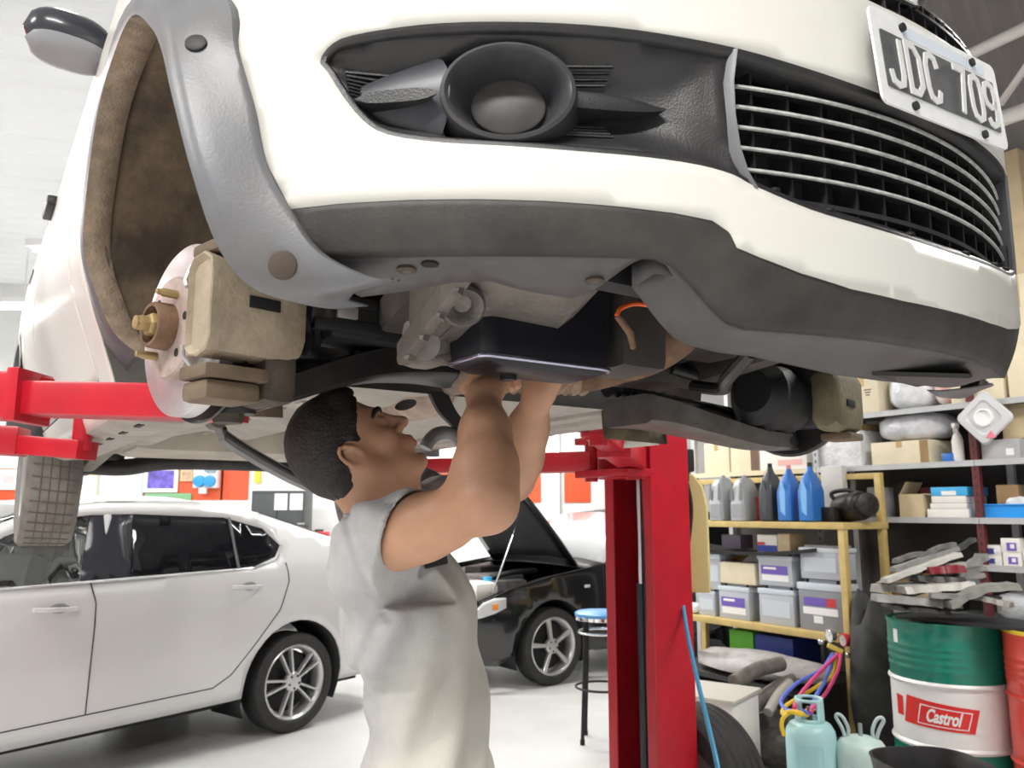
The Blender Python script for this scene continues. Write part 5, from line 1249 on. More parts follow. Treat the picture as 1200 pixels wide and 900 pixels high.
bundle(1158, 1225, 0, yf, z, .30, mat('bubble_wrap', (.62, .64, .66), .3, bump=1., bscale=60), 'roll of white bubble wrap on the shelf behind the red drum', 'bubble wrap', 'bubble_wrap', 15, h=.17)
# dark odds and ends that fill the shadowed bays
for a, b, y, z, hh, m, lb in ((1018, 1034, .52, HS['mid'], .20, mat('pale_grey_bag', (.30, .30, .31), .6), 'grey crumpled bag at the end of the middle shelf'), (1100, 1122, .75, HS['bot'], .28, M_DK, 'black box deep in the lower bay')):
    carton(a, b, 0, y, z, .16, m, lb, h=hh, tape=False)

# --- oil bottles on the rack
def jug(px, top, m, label, kind, cap, group=None, y=.07):
    z = ZA; x = sx_at(px, y, z); H_ = sz_at(px, top, y, z) - z; t = thing('oil_bottle', SP(x, y + .03, z), RZ + .1, label, 'bottle', group)
    if kind == 'grey':
        rr = []
        for zf, w, d, o in ((0, .052, .10, 0), (.02, .060, .11, 0), (.42, .060, .11, 0), (.46, .056, .105, 0), (.70, .052, .10, 0), (.92, .036, .08, 0), (1., .022, .05, 0)): rr.append([(a, b + o, H_ * .94 * zf) for a, b in rrect(w * 2, d * 2, .022, 4)])
        mb = MB(); mb.rings(rr); mb.build('body', m, t, 40)
        for s in (-.038, .038):
            mb = MB(); mb.prism([(-.014, .46 * H_), (.014, .46 * H_), (.004, .82 * H_), (-.004, .82 * H_)], axis_mat((0, -1, 0), (1, 0, 0)) @ Matrix(((1, 0, 0), (0, 1, 0), (0, 0, 1))), (s, -.108, 0), .006); mb.build('grip_shade', mat('grip_shadow', (.20, .21, .22), .5), t, 0)  # darker grey wedge laid on for the shade of a grip recess
        mb = MB(); mb.bbox((0, -.11, H_ * .22), (.09, .004, H_ * .3), .001); mb.build('label', mat('grey_label', (.33, .34, .36), .4), t, 0)
    else:
        rr = []
        for zf, w, d in ((0, .040, .07), (.03, .052, .085), (.55, .054, .085), (.80, .036, .06), (.92, .018, .03), (1., .016, .02)): rr.append([(a, b, H_ * .93 * zf) for a, b in rrect(w * 2, d * 2, .015, 4)])
        mb = MB(); mb.rings(rr); mb.build('body', m, t, 40)
        mb = MB(); mb.prism([(-.012, .18 * H_), (.022, .10 * H_), (.030, .52 * H_), (.004, .72 * H_), (-.016, .5 * H_)], axis_mat((0, -1, 0), (1, 0, 0)), (-.012, -.084, 0), .006); mb.build('side_panel', mat('pale_blue_panel', (.22, .50, .85), .35) if kind == 'blue' else mat('dark_panel', (.07, .08, .09), .4), t, 0)
    mb = MB(); mb.cyl((0, 0, H_ * .92), (0, 0, H_), .016, n=16); mb.build('cap', cap, t, 40)
M_JG = mat('grey_bottle', (.40, .42, .44), .35)
jug(846, 557, M_JG, 'grey oil bottle with twin grip recesses, farthest on the yellow rack', 'grey', M_JG)
jug(871, 557, M_JG, 'grey oil bottle with twin grip recesses, next to the black bottle', 'grey', M_JG)
jug(902, 543, mat('black_bottle', (.045, .05, .055), .3), 'tall black oil bottle between the grey and the blue bottles', 'dark', M_BLACK)
jug(924, 545, M_BLUE, 'blue oil bottle with a pink cap, next to the black bottle', 'blue', mat('pink_cap', (.75, .25, .30), .4))
jug(949, 542, M_BLUE, 'blue oil bottle with a dark cap at the near end of the bottle row', 'blue', M_DK)
carton(884, 891, 582, .16, ZA, .06, mat('red_can', (.62, .06, .05), .4), 'slim red can behind the black oil bottle', 'can', 'fluid_can', tape=False)
mo = thing('greasy_motor', SP(sx_at(995, .2, ZA), .24, ZA), RZ, 'dark greasy motor with pulley and bracket lying at the near end of the yellow rack', 'motor')
M_MOT = mat('dark_motor', (.035, .03, .028), .45, metal=.4, var=.6, vscale=16, bump=.6, bscale=30)
mb = MB(); mb.lathe([(.03, -.16), (.085, -.15), (.095, -.12), (.095, .08), (.088, .11), (.06, .13), (.0, .13)], 28, axis_mat((1, -.5, .1)), (0, .02, .10)); mb.build('housing', M_MOT, mo, 40)
mb = MB(); mb.lathe([(.02, .12), (.06, .14), (.075, .15), (.06, .165), (.075, .18), (.05, .19), (0, .19)], 24, axis_mat((1, -.5, .1)), (0, .02, .10)); mb.build('pulley', M_MOT, mo, 40)
mb = MB(); mb.bbox((-.12, -.06, .05), (.12, .10, .10), .015); mb.build('bracket', M_MOT, mo, 35)
mb = MB(); mb.tube(smooth_path([(-.1, 0, .12), (-.16, .02, .19), (-.05, .03, .21), (.05, .02, .19)], 5), .014, 8); mb.build('hose', M_BLACK, mo, 50)
0 and bundle(964, 1022, 570, .20, ZA, .26, mat('dark_motor', (.035, .03, .028), .45, metal=.4, var=.6, vscale=16, bump=.6, bscale=30), 'dark greasy motor part lying at the near end of the yellow rack', 'motor', 'greasy_motor', 21)
t, w, h, d = carton(965, 990, 546, .40, ZA, .06, mat('milky_jug', (.58, .57, .54), .4), 'milky plastic jug behind the dark motor part', 'jug', 'plastic_jug', tape=False)
# under the upper board: a hung tray of small boxes on a black bumper strip
ZM = 1.175
tb = thing('bumper_strip', SP(-.80, .14, ZM), RZ, 'long curved black bumper strip lying across the yellow rack', 'bumper strip')
mb = MB(); rr = []
for k in range(15):
    t_ = k / 14; x = -.74 + 1.30 * t_; zz = -.03 + .045 * (2 * t_ - 1) ** 2; rr.append([(x, -.13, zz - .012), (x, -.135, zz + .012), (x, .20, zz + .012), (x, .20, zz - .012)])
mb.rings(rr, flip=False); mb.build('strip', M_BLKPL, tb, 40)
mb = MB(); mb.box((-.70, .2, -.02), (.02, .3, .02)); mb.box((.52, .2, -.02), (.02, .3, .02)); mb.build('mounting_lug', M_BLKPL, tb, 0)
zs = ZM - .017
t, w, h, d = carton(888, 911, 612, .08, zs, .16, M_CARDW, 'white, red and blue lamp box on the black bumper strip', tape=False, h=.12); patch(t, 0, h * .22, w, h * .36, d, mat('deep_blue', (.02, .04, .30), .5)); patch(t, -w * .3, h * .5, w * .4, h * .16, d + .001, M_LBLR)
carton(912, 926, 612, .08, zs, .16, M_CARD, 'small beige box next to the white, red and blue lamp box', tape=False, h=.13)
carton(944, 984, 616, .06, ZB + .42, .14, mat('lead_grey', (.20, .20, .21), .45, bump=.5, bscale=40), 'grey ribbed motor cover above the nearest batteries', 'cover', 'motor_cover', tape=False, h=.13, dz=.0)
carton(846, 868, 616, .1, zs + .012, .14, mat('dark_violet_bag', (.10, .08, .12), .5), 'dark violet bag at the far end of the bumper strip', 'bag', 'parts_bag', tape=False, h=.10)

# --- batteries on the low board
M_BAT = mat('battery_grey', (.46, .49, .54), .4); M_BATT = mat('battery_top', (.58, .64, .70), .35); M_BATD = mat('battery_dark', (.25, .26, .29), .45)
def battery(pxa, pxb, top, dz, label, lab, m=M_BAT, y=.05):
    z = ZB + dz; xa, xb = sx_at(pxa, y, z), sx_at(pxb, y, z); w = xb - xa; h = sz_at((pxa + pxb) / 2, top, y, z) - z; d = .18
    t = thing('car_battery', SP((xa + xb) / 2, y + d / 2, z), RZ, label, 'battery')
    mb = MB(); mb.bbox((0, 0, h * .40), (w * .94, d * .95, h * .80), .006); mb.build('case', m, t, 30)
    mb = MB(); mb.bbox((0, 0, h * .85), (w, d, h * .14), .008); mb.bbox((0, .01, h * .935), (w * .8, d * .6, h * .10), .006); mb.build('lid', M_BATT, t, 30)
    for s in (-1, 1):
        mb = MB(); mb.cyl((s * w * .34, -d * .25, h * .90), (s * w * .34, -d * .25, h * .985), .011, n=12); mb.build('terminal', M_DK, t, 40)
    dd = d * .95
    if lab == 'violet':
        patch(t, -w * .02, h * .48, w * .74, h * .26, dd, M_LBLP); patch(t, -w * .14, h * .53, w * .36, h * .07, dd + .001, M_LBLW, 'white_patch'); patch(t, 0, h * .24, w * .74, h * .18, dd, M_LBLW)
    elif lab == 'tri':
        patch(t, -w * .1, h * .56, w * .5, h * .16, dd, M_LBLP); patch(t, w * .24, h * .56, w * .2, h * .16, dd, M_LBLR); patch(t, 0, h * .38, w * .76, h * .14, dd, M_LBLW); patch(t, -w * .05, h * .22, w * .2, h * .14, dd, M_LBLW)
    elif lab == 'pale':
        patch(t, 0, h * .42, w * .76, h * .42, dd, mat('pale_label', (.56, .62, .68), .45))
    return h
hA = battery(842, 879, 684, 0, 'grey battery with violet label at the bottom of the farthest pair', 'violet')
hB = battery(889, 932, 687, 0, 'grey battery with a plain pale front at the bottom of the middle pair', 'pale')
hC = battery(936, 990, 679, 0, 'darker grey battery with a violet and red label at the bottom of the near pair', 'tri', M_BATD)
battery(888, 930, 648, hB + .001, 'grey battery with violet label stacked on the middle pair', 'violet')
battery(937, 987, 639, hC + .001, 'pale grey battery with plain front stacked on the near pair', 'pale')
hD = battery(818, 838, 690, 0, 'grey battery mostly hidden behind the yellow sheet, lower one', 'pale')
battery(822, 845, 645, hD + .001, 'grey battery half hidden behind the yellow sheet, upper one', 'pale')
t, w, h, d = carton(846, 887, 657, .05, ZB, .18, M_CREAM, 'open cream carton resting on the farthest labelled battery', dz=hA + .001, tape=False, h=.15)
mb = MB(); mb.beam((-w / 2, d / 2 - .01, h), (-w / 2 + .09, d / 2, h + .06), .14, .004, up=(1, 0, -.4)); mb.build('flap', M_CARDB, t, 0)
bundle(796, 816, 697, .02, ZB, .12, M_POLY, 'little bag of clear packing beads beside the yellow sheet', 'bag', 'packing_bag', 31, h=.08)
# below the low board
def under(px, y): return sx_at(px, y, .3)
carton(856, 884, 722, .08, .36, .30, mat('green_crate', (.10, .40, .02), .5), 'bright green crate under the battery board', 'crate', 'green_crate', tape=False, h=.235)
carton(886, 931, 722, .07, .36, .30, mat('navy_crate', (.012, .03, .22), .45), 'navy blue crate under the battery board', 'crate', 'navy_crate', tape=False, h=.23)
# ------------------------------------------------------------ drums, gas cylinders and clutter on the floor at the right
M_GRN = mat('drum_green', (.004, .20, .135), .28, dirt=(.02, .12, .09), dscale=6, damt=.35, coat=.3)
M_DWHT = mat('drum_white', (.80, .79, .78), .35, dirt=(.6, .58, .55), dscale=8, damt=.2)
M_DRED = mat('drum_red', (.72, .060, .040), .28, coat=.3, dirt=(.5, .04, .03), dscale=6, damt=.3)
def drum(loc, mats, label):
    t = thing('oil_drum', loc, 0, label, 'drum'); r = .284; H_ = .885
    pr = [(0, .012), (r - .012, .012), (r - .010, 0), (r + .004, .003), (r + .004, .014), (r, .020)]
    bands = []
    def rib(z, a=.008): return [(r, z - .014), (r + a * .7, z - .007), (r + a, z), (r + a * .7, z + .007), (r, z + .014)]
    for z in (.075, .10, .125): pr += rib(z, .004)
    pr += rib(.285, .011)
    pr += rib(.585, .011)
    for z in (.655, .69, .725, .76): pr += rib(z, .004)
    pr += [(r, H_ - .02), (r + .004, H_ - .014), (r + .004, H_ - .002), (r - .006, H_), (r - .010, H_ - .014), (0, H_ - .014)]
    mb = MB(); mb.lathe(pr, 72)
    n = 72
    if len(mats) > 1:
        for i in range(len(mb.f)):
            k = i // n
            if k < len(pr) - 1:
                z = (pr[k][1] + pr[k + 1][1]) / 2; mb.mi[i] = 1 if .272 < z < .596 else 0
    b = mb.build('shell', mats, t, 40)
    mb = MB(); mb.lathe([(.03, H_ - .014), (.03, H_ - .002), (.022, H_), (0, H_)], 16, c=(.15, .08, 0)); mb.build('bung', M_STEEL, t, 40)
    return t, r
dg = at(1107, 720, 4.42); dg.z = 0
gd, r_ = drum(dg, [M_GRN, M_DWHT], 'green and white oil drum with a red slanted badge, carrying a pile of trim strips')
dr = at(1254, 727, 3.96); dr.z = 0
rd, _ = drum(dr, [M_DRED], 'plain red oil drum at the right edge of the picture')
# lettering wrapped round the white band
va = math.atan2(-dg.y, -dg.x)
a_c = va - .22
def wrap(o, rad, ac, zc):
    for v in o.data.vertices:
        a = ac + v.co.x / rad; rr = rad + v.co.z; v.co = (rr * math.cos(a), rr * math.sin(a), zc + v.co.y)
I3 = Matrix.Identity(3)
v_, f_ = cdt([(-.185, -.050), (.155, -.062), (.185, .050), (-.16, .085)], [], .02, .02)
mb = MB(); mb.add([(a, b, .0012) for a, b in v_], f_); o = mb.build('drum_badge', mat('badge_red', (.70, .025, .02), .35), gd, 0, solid=.001, offset=1); wrap(o, r_, a_c, .435)
v_, f_ = cdt([(-.105, -.040), (.128, -.048), (.152, .035), (-.085, .055)], [[(-.100, -.036), (-.080, .050), (.147, .031), (.124, -.044)]], .02, .015)
mb = MB(); mb.add([(a, b, .0026) for a, b in v_], f_); o = mb.build('badge_outline', M_LBLW, gd, 0, solid=.0008, offset=1); wrap(o, r_, a_c, .435)
o = text_mesh('drum_lettering', 'Castrol', M_LBLW, .085, .0006, I3, (0, 0, .0030), gd, bold=.0028, sx=.62)
for v in o.data.vertices: v.co.y += -.05 * v.co.x; v.co.x += .28 * v.co.y + .022
wrap(o, r_, a_c, .435)
v_, f_ = cdt([(-.02, -.05), (.03, -.05), (.03, .045), (-.02, .05)], [], .02, .02)
mb = MB(); mb.add([(a, b, .0012) for a, b in v_], f_); o = mb.build('side_badge', mat('badge_red', (.70, .025, .02), .35), gd, 0, solid=.001, offset=1); wrap(o, r_, a_c - .78, .46)
v_, f_ = cdt([(-.018, -.035), (.018, -.035), (.018, .035), (-.018, .035)], [], .02, .02)
mb = MB(); mb.add([(a, b, .0012) for a, b in v_], f_); o = mb.build('small_sticker', M_LBLW, gd, 0, solid=.001, offset=1); wrap(o, r_, va - .98, .80)
mb = MB(); mb.lathe([(.288, .872), (.290, .888), (.284, .890), (.280, .876)], 72, closed=True); mb.build('yellow_rim', mat('yellow_rim_paint', (.75, .55, .03), .4), rd, 40)
# pile of old trim and wiper strips lying over the drum lids
DT = .8855
M_STR = [mat('strip_grey', (.26, .26, .25), .5, var=.3, vscale=12), mat('strip_pale', (.50, .49, .45), .5, var=.25, vscale=10), mat('strip_black', (.05, .05, .05), .5, var=.4, vscale=12), mat('strip_maroon', (.22, .02, .03), .45)]
def strip(pa, pb, Ya, Yb, w, th, m, label, bend=.0, group=None, cat='trim strip', name='trim_strip'):
    a = at(*pa, Ya); b = at(*pb, Yb); mid = (a + b) / 2 + Vector((0, 0, bend)); P = smooth_path([a, mid, b], 6); c = (a + b) / 2
    side = (b - a).cross(Vector((0, 0, 1))).normalized(); rr = []
    for i, p in enumerate(P):
        p = V3(p) - c; s = w * (.5 + .12 * math.sin(i * 1.7)); rr.append([p + side * s, p + side * s * .7 + Vector((0, 0, th)), p - side * s * .7 + Vector((0, 0, th)), p - side * s])
    mb = MB(); mb.rings(rr); o = mb.build(name, m, None, 40); o.location = c; tag(o, label, cat, group); return o
base = mat('black_tray', (.02, .02, .022), .5)
y0_, y1_ = dg.y, dr.y
bo = thing('lid_board', ((dg.x + dr.x) / 2 - .08, (dg.y + dr.y) / 2, DT), math.atan2(dr.y - dg.y, dr.x - dg.x), 'black board laid across the green and red drum lids', 'board'); mb = MB(); mb.bbox((-.02, 0, .010), (.74, .34, .018), .004); mb.build('board', base, bo, 30)
G_ = 'trim strips piled on the drums'
strip((1024, 704), (1122, 712), 4.25, 4.22, .10, .035, M_STR[0], 'mottled grey strip at the front bottom of the pile on the green drum', .0, G_)
strip((1110, 712), (1188, 690), 4.15, 4.1, .16, .03, mat('grey_cloth_strip', (.20, .20, .18), .8, var=.3, vscale=14), 'grey-green cloth-like strip drooping at the right of the drum pile', .03, G_)
strip((1026, 694), (1080, 690), 4.35, 4.45, .08, .04, M_STR[1], 'short pale strip end sticking out at the left of the drum pile', .0, G_)
strip((1055, 695), (1135, 689), 4.3, 4.35, .12, .035, M_STR[1], 'pale beige panel strip in the middle of the drum pile', .0, G_)
strip((1070, 680), (1140, 684), 4.4, 4.4, .14, .03, M_STR[2], 'black strip under the slanting pale strips of the drum pile', .0, G_)
strip((1036, 683), (1122, 652), 4.3, 4.5, .06, .022, M_STR[1], 'long pale strip slanting up to the right, lower of the two on the drum pile', .0, G_)
strip((1046, 670), (1120, 645), 4.4, 4.6, .05, .022, M_STR[0], 'long grey strip slanting up to the right, upper of the two on the drum pile', .0, G_)
strip((1085, 672), (1126, 670), 4.4, 4.4, .10, .035, M_STR[3], 'dark red lamp strip inside the drum pile', .0, G_)
strip((1096, 662), (1140, 634), 4.6, 4.7, .05, .02, M_STR[2], 'thin dark strip poking up at the top right of the drum pile', .0, G_)
strip((1120, 690), (1150, 655), 4.45, 4.6, .08, .03, M_STR[0], 'crumpled grey strip leaning against the maroon post', .01, G_)
strip((1040, 712), (1105, 718), 4.28, 4.25, .2, .02, M_STR[2], 'flat black tray strip right on the green drum lid', .0, G_)
M_STR2 = [mat('strip_mid_grey', (.15, .15, .145), .55, var=.4, vscale=16, dirt=(.3, .28, .25), dscale=10, damt=.5), mat('strip_dirty', (.30, .28, .25), .6, var=.4, vscale=14)]
for k, (a, b, Ya, Yb, w, m, lb) in enumerate((((1060, 700), (1150, 676), 4.32, 4.4, .06, 0, 'dark grey strip crossing over the pale panel strip of the drum pile'), ((1030, 688), (1095, 668), 4.36, 4.5, .05, 1, 'dirty beige strip below the long slanting ones on the drum pile'), ((1075, 660), (1118, 640), 4.5, 4.62, .035, 0, 'narrow dark strip lying along the top slanting strips'), ((1090, 700), (1172, 704), 4.2, 4.1, .09, 0, 'dark grey strip bridging the green and the red drum'), ((1062, 676), (1128, 663), 4.45, 4.5, .06, 1, 'dirty strip under the dark red lamp strip'), ((1048, 660), (1100, 652), 4.5, 4.6, .04, 0, 'thin grey strip end at the upper left of the drum pile'), ((1140, 700), (1186, 712), 4.12, 4.0, .08, 1, 'pale dirty strip end over the red drum lid'), ((1110, 684), (1150, 668), 4.4, 4.5, .07, 0, 'dark strip tucked behind the crumpled grey strip'))):
    strip(a, b, Ya, Yb, w, .022, M_STR2[m], lb, .01 * (k % 3), G_)
# refrigerant cylinders
M_AQUA = mat('aqua_paint', (.42, .68, .70), .38, dirt=(.30, .55, .58), dscale=8, damt=.3)
M_AQUA2 = mat('pale_aqua_paint', (.55, .70, .67), .4, dirt=(.42, .60, .60), dscale=8, damt=.3)
def cyl_at(px, py, Y, z0, m, label):
    p = at(px, py, Y); p.z = z0; return thing('gas_cylinder', p, 0, label, 'gas cylinder'), p
c1, p1 = cyl_at(951, 880, 4.28, 0, M_AQUA, 'tall aqua gas cylinder with a square collar handle, left of the pair')
mb = MB(); mb.lathe([(.105, 0), (.112, .012), (.112, .03), (.121, .04), (.121, .33), (.117, .36), (.100, .390), (.070, .405), (0, .408)], 40); mb.build('body', M_AQUA, c1, 40)
mb = MB(); rr = []
vdir = math.atan2(-p1.y, -p1.x)
for zq, s in ((.395, .070), (.42, .068), (.50, .066), (.515, .066)): rr.append([(s * math.cos(a), s * math.sin(a), zq) for a in [2 * PI * k / 28 for k in range(28)]])
hole = lambda k, j: j == 1 and any(abs(((2 * PI * (k + .5) / 28 - vdir - q + PI) % (2 * PI)) - PI) < .62 for q in (0, PI))
fs = [(j * 28 + k, j * 28 + (k + 1) % 28, (j + 1) * 28 + (k + 1) % 28, (j + 1) * 28 + k) for j in range(3) for k in range(28) if not hole(k, j)]
mb.add([p for r0 in rr for p in r0], fs); mb.build('collar_handle', M_AQUA, c1, 40, solid=.006)
mb = MB(); mb.cyl((0, 0, .40), (0, 0, .47), .014, n=12); mb.cyl((-.02, 0, .455), (.03, 0, .455), .009, n=10); mb.build('valve', mat('brass_valve', (.45, .22, .10), .4, metal=.6), c1, 40)
mb = MB()
for k, (a0, z0, w, h) in enumerate(((-.1, .22, .11, .10), (.55, .25, .06, .05))):
    pass
v_, f_ = cdt([(-.07, -.07), (.07, -.07), (.07, .07), (-.07, .07)], [], .03, .03)
mb = MB(); mb.add([(a, b, .0008) for a, b in v_], f_); o = mb.build('printed_panel', mat('aqua_print', (.37, .62, .66), .45), c1, 0); wrap(o, .121, vdir - .1, .24)
c2, p2 = cyl_at(1010, 885, 4.2, 0, M_AQUA2, 'lower pale aqua gas cylinder with two ear handles, right of the pair')
mb = MB(); mb.lathe([(.100, 0), (.110, .01), (.123, .04), (.123, .27), (.118, .30), (.098, .330), (.060, .347), (.03, .352), (0, .352)], 40); mb.build('body', M_AQUA2, c2, 40)
for s in (-1, 1):
    ta = vdir + PI / 2; e = Vector((math.cos(ta), math.sin(ta), 0)) * s
    mb = MB(); P = smooth_path([e * .062 + Vector((0, 0, .335)), e * .055 + Vector((0, 0, .38)), e * .075 + Vector((0, 0, .43)), e * .098 + Vector((0, 0, .445)), e * .108 + Vector((0, 0, .43)), e * .085 + Vector((0, 0, .385)), e * .070 + Vector((0, 0, .337))], 4)
    mb.tube(P, .009, 8); mb.build('ear_handle', mat('ear_grey', (.48, .58, .58), .4), c2, 60)
mb = MB(); mb.cyl((0, 0, .35), (0, 0, .41), .010, n=12); mb.build('valve', mat('valve_grey', (.35, .40, .40), .4, metal=.4), c2, 40)
mb = MB()
for x_, h_ in ((-.03, .02), (-.005, .026), (.018, .022)): mb.box((x_, 0, .0012), (.007, h_, .001))
o = mb.build('print_marks', M_DK, c2, 0); tag(o, kind='stuff'); wrap(o, .1225, vdir - .15, .220)
mb = MB(); mb.box((0, 0, .0012), (.085, .005, .001)); o = mb.build('print_line', M_DK, c2, 0); wrap(o, .1225, vdir - .15, .198)
# manifold gauge set hanging on the rack post with its hoses
g0 = SP(-.02, -.045, 0); g0 = Vector((g0.x, g0.y, at(982, 760, g0.y).z))
ga = thing('gauge_set', g0, RZ, 'manifold gauge set with two white dials and coloured hoses hung on the yellow rack post', 'gauge set')
M_BRS = mat('brass', (.62, .45, .18), .3, metal=.8)
loc = lambda px, py, dy=0.: Matrix.Rotation(-RZ, 3, 'Z') @ (at(px, py, g0.y + dy) - g0)
mb = MB(); mb.bbeam(loc(970, 756), loc(987, 764), .03, .03, bev=.006); mb.build('manifold', mat('yellow_anodised', (.72, .58, .12), .35), ga, 30)
for px, py, m in ((973, 745, M_CHROME), (989, 750, mat('red_rubber', (.55, .03, .04), .5))):
    c_ = loc(px, py) + V3((0, -.01, 0)); Mg = axis_mat((-.35, -1, -.1), (1, 0, 0))
    mb = MB(); mb.lathe([(.0, -.03), (.038, -.03), (.040, -.02), (.040, .004), (.036, .006), (.034, .002), (0, .002)], 28, Mg, c_); dial = mb.build('dial', [m], ga, 40)
    mb = MB(); mb.lathe([(.035, .0025), (0, .0028)], 28, Mg, c_); mb.build('dial_face', M_LBLW, dial, 0)
    mb = MB(); mb.beam(c_ + Mg @ V3((0, 0, .0035)), c_ + Mg @ V3((.018, .018, .0035)), .002, .001); mb.build('needle', M_PRINT, dial, 0)
for px, py in ((962, 752), (994, 768)):
    mb = MB(); mb.ell(loc(px, py), (.018, .018, .018), 14, 8); mb.build('hand_knob', M_CHROME, ga, 40)
top1 = p1 + Vector((0, 0, .46))
hoses = (('blue', (.10, .16, .62), [(976, 766), (962, 785), (935, 800), (916, 820), (922, 832), (940, 833), (948, 838)]), ('red', (.72, .06, .20), [(985, 766), (982, 785), (968, 812), (955, 825), (950, 836)]), ('yellow', (.80, .55, .03), [(980, 766), (976, 790), (958, 804), (935, 818), (920, 828), (917, 836), (925, 834), (940, 838)]), ('blue', (.08, .30, .70), [(977, 766), (968, 795), (955, 818), (950, 836)]), ('red', (.66, .10, .16), [(983, 766), (968, 780), (945, 805), (933, 822), (931, 830)]), ('yellow', (.80, .55, .03), [(947, 838), (930, 834), (919, 840), (916, 850), (919, 862)]))
for k, (nm, cc, P) in enumerate(hoses):
    Y0_ = g0.y; Y1_ = p1.y - .06
    n_ = len(P); pts = []
    for i, (px, py) in enumerate(P):
        t_ = i / (n_ - 1) if k != 5 else 1; Yq = Y0_ + (Y1_ - Y0_) * min(1, t_ * 1.15) - .05 * math.sin(PI * t_); pts.append(loc(px, py, Yq - Y0_))
    mb = MB(); mb.tube(smooth_path(pts, 6), .0105, 8); mb.build('hose', mat('hose_%s_%d' % (nm, k % 3), cc, .4), ga, 60)
# tarpaulin over scrap, boxes and exhaust parts below the rack
M_TARP = mat('silver_grey_tarp', (.40, .38, .37), .5, var=.3, vscale=7, bump=.5, bscale=12, dirt=(.18, .16, .15), dscale=4, damt=.7)
def lump(name, c, s, m, label, cat, seed, rot=0, n=26, rough=.12):
    rg = random.Random(seed); rows = []
    ph = [rg.uniform(0, 6.28) for _ in range(8)]
    for i in range(13):
        t = i / 12; e = (1 - abs(2 * t - 1) ** 3) ** .5 * .93 + .05
        rows.append([( -s[0] / 2 + s[0] * t, s[1] / 2 * e * math.copysign(abs(math.cos(a)) ** .75, math.cos(a)) * (1 + rough * math.sin(3 * a + ph[0] + 4 * t)), max(0, s[2] * (.5 + .5 * e * math.copysign(abs(math.sin(a)) ** .75, math.sin(a)) * (1 + rough * math.sin(5 * a + ph[1] + 9 * t) + rough * math.sin(11 * t + ph[2]))))) for a in [2 * PI * k / n for k in range(n)]])
    mb = MB(); mb.rings(rows, flip=True); o = mb.build(name, m, None, 40); o.location = c; o.rotation_euler = (0, 0, rot); tag(o, label, cat); return o
def rk(px, y, z): return SP(sx_at(px, y, z), y, z)
sc = thing('parts_stand', rk(896, .05, 0), RZ, 'low black stand under the silver-grey tarpaulin', 'stand'); mb = MB()
for x in (-.5, .45):
    mb = MB(); mb.box((x, 0, .165), (.05, .7, .33)); mb.build('leg', M_DK, sc, 0)
mb = MB(); mb.box((0, 0, .345), (1.15, .80, .03)); mb.build('top', M_DK, sc, 0)
o = lump('tarpaulin', rk(893, -.16, .362), (1.10, .36, .15), M_TARP, 'crumpled silver-grey tarpaulin heaped under the battery board', 'tarpaulin', 4, RZ, rough=.2)
cr = at(836, 850, 4.75); cr.z = 0
t = thing('white_crate', cr, RZ + .35, 'white block-shaped crate on the floor beside the standing tyre', 'crate'); mb = MB(); mb.bbox((0, 0, .22), (.40, .40, .44), .03); mb.build('body', M_CARDW, t, 40); mb = MB(); mb.bbox((0, 0, .445), (.42, .42, .02), .006); mb.build('lid', mat('beige_lid', (.55, .52, .46), .6), t, 30)
M_PIPE = mat('old_pipe_grey', (.20, .18, .16), .6, metal=.3, var=.4, vscale=14)
pl = [((880, 828), (945, 790), 5.0, .04, 'thick grey exhaust pipe slanting under the tarpaulin'), ((860, 800), (915, 778), 4.95, .045, 'fat dull pipe end just under the tarpaulin'), ((900, 835), (925, 800), 4.85, .028, 'thin pale pipe leaning by the gauge hoses'), ((870, 845), (900, 815), 4.9, .045, 'dark bent pipe on the floor among scrap')]
for i, (a, b, Y, r0, lb) in enumerate(pl):
    A, B = at(*a, Y), at(*b, Y + .25); A.z = max(A.z, r0 + .003)
    o = MB(); o.tube(smooth_path([A - A, (B - A) * .5 + Vector((0, 0, .02)), B - A], 5), r0, 14); o = o.build('exhaust_pipe', M_PIPE if i != 2 else mat('pale_pipe', (.45, .43, .38), .6), None, 50); o.location = A; tag(o, lb, 'pipe')
lump('scrap_heap', at(905, 868, 5.0) * Vector((1, 1, 0)) if False else Vector((at(905, 868, 5.0).x, 5.0, 0)), (.75, .35, .26), mat('scrap_dark', (.10, .095, .085), .6, metal=.3, var=.6, vscale=18, bump=.8, bscale=20), 'low heap of dark scrap parts in front of the rack', 'scrap heap', 8, RZ, rough=.25)
o = lump('box_of_junk', Vector((at(1024, 760, 5.12).x, 5.12, 0)), (.26, .30, .90), mat('dark_sacking', (.055, .055, .052), .8, var=.5, vscale=8, bump=.6, bscale=15), 'tall dark sack of parts between the rack post and the green drum', 'sack', 11, RZ, rough=.15)
# standing tyre beside the column
tc_ = at(818, 905, 3.62); tc_.z = .335
TY = thing('tyre', (tc_.x, tc_.y, 0), 0, 'worn black tyre standing on the floor against the red lift column', 'tyre')
tax = Vector((-.85, -.52, .0)).normalized(); Mt = axis_mat(tax, (0, 0, 1)); R0 = .315; hc = Vector((0, 0, R0))
mb = MB(); mb.lathe([(.20, -.085), (.25, -.11), (.285, -.112), (.303, -.095), (R0 - .002, -.075), (R0, -.03), (R0, .03), (R0 - .002, .075), (.303, .095), (.285, .112), (.25, .11), (.20, .085)], 72, Mt, hc, closed=True); ty = mb.build('casing', M_RUBBER, TY, 40)
for o_ in (-.055, -.02, .02, .055):
    mb = MB(); mb.lathe([(R0 + .0005, o_ - .005), (R0 + .0012, o_), (R0 + .0005, o_ + .005)], 72, Mt, hc, cap=False); mb.build('tread_groove', M_BLACK, TY, 0)
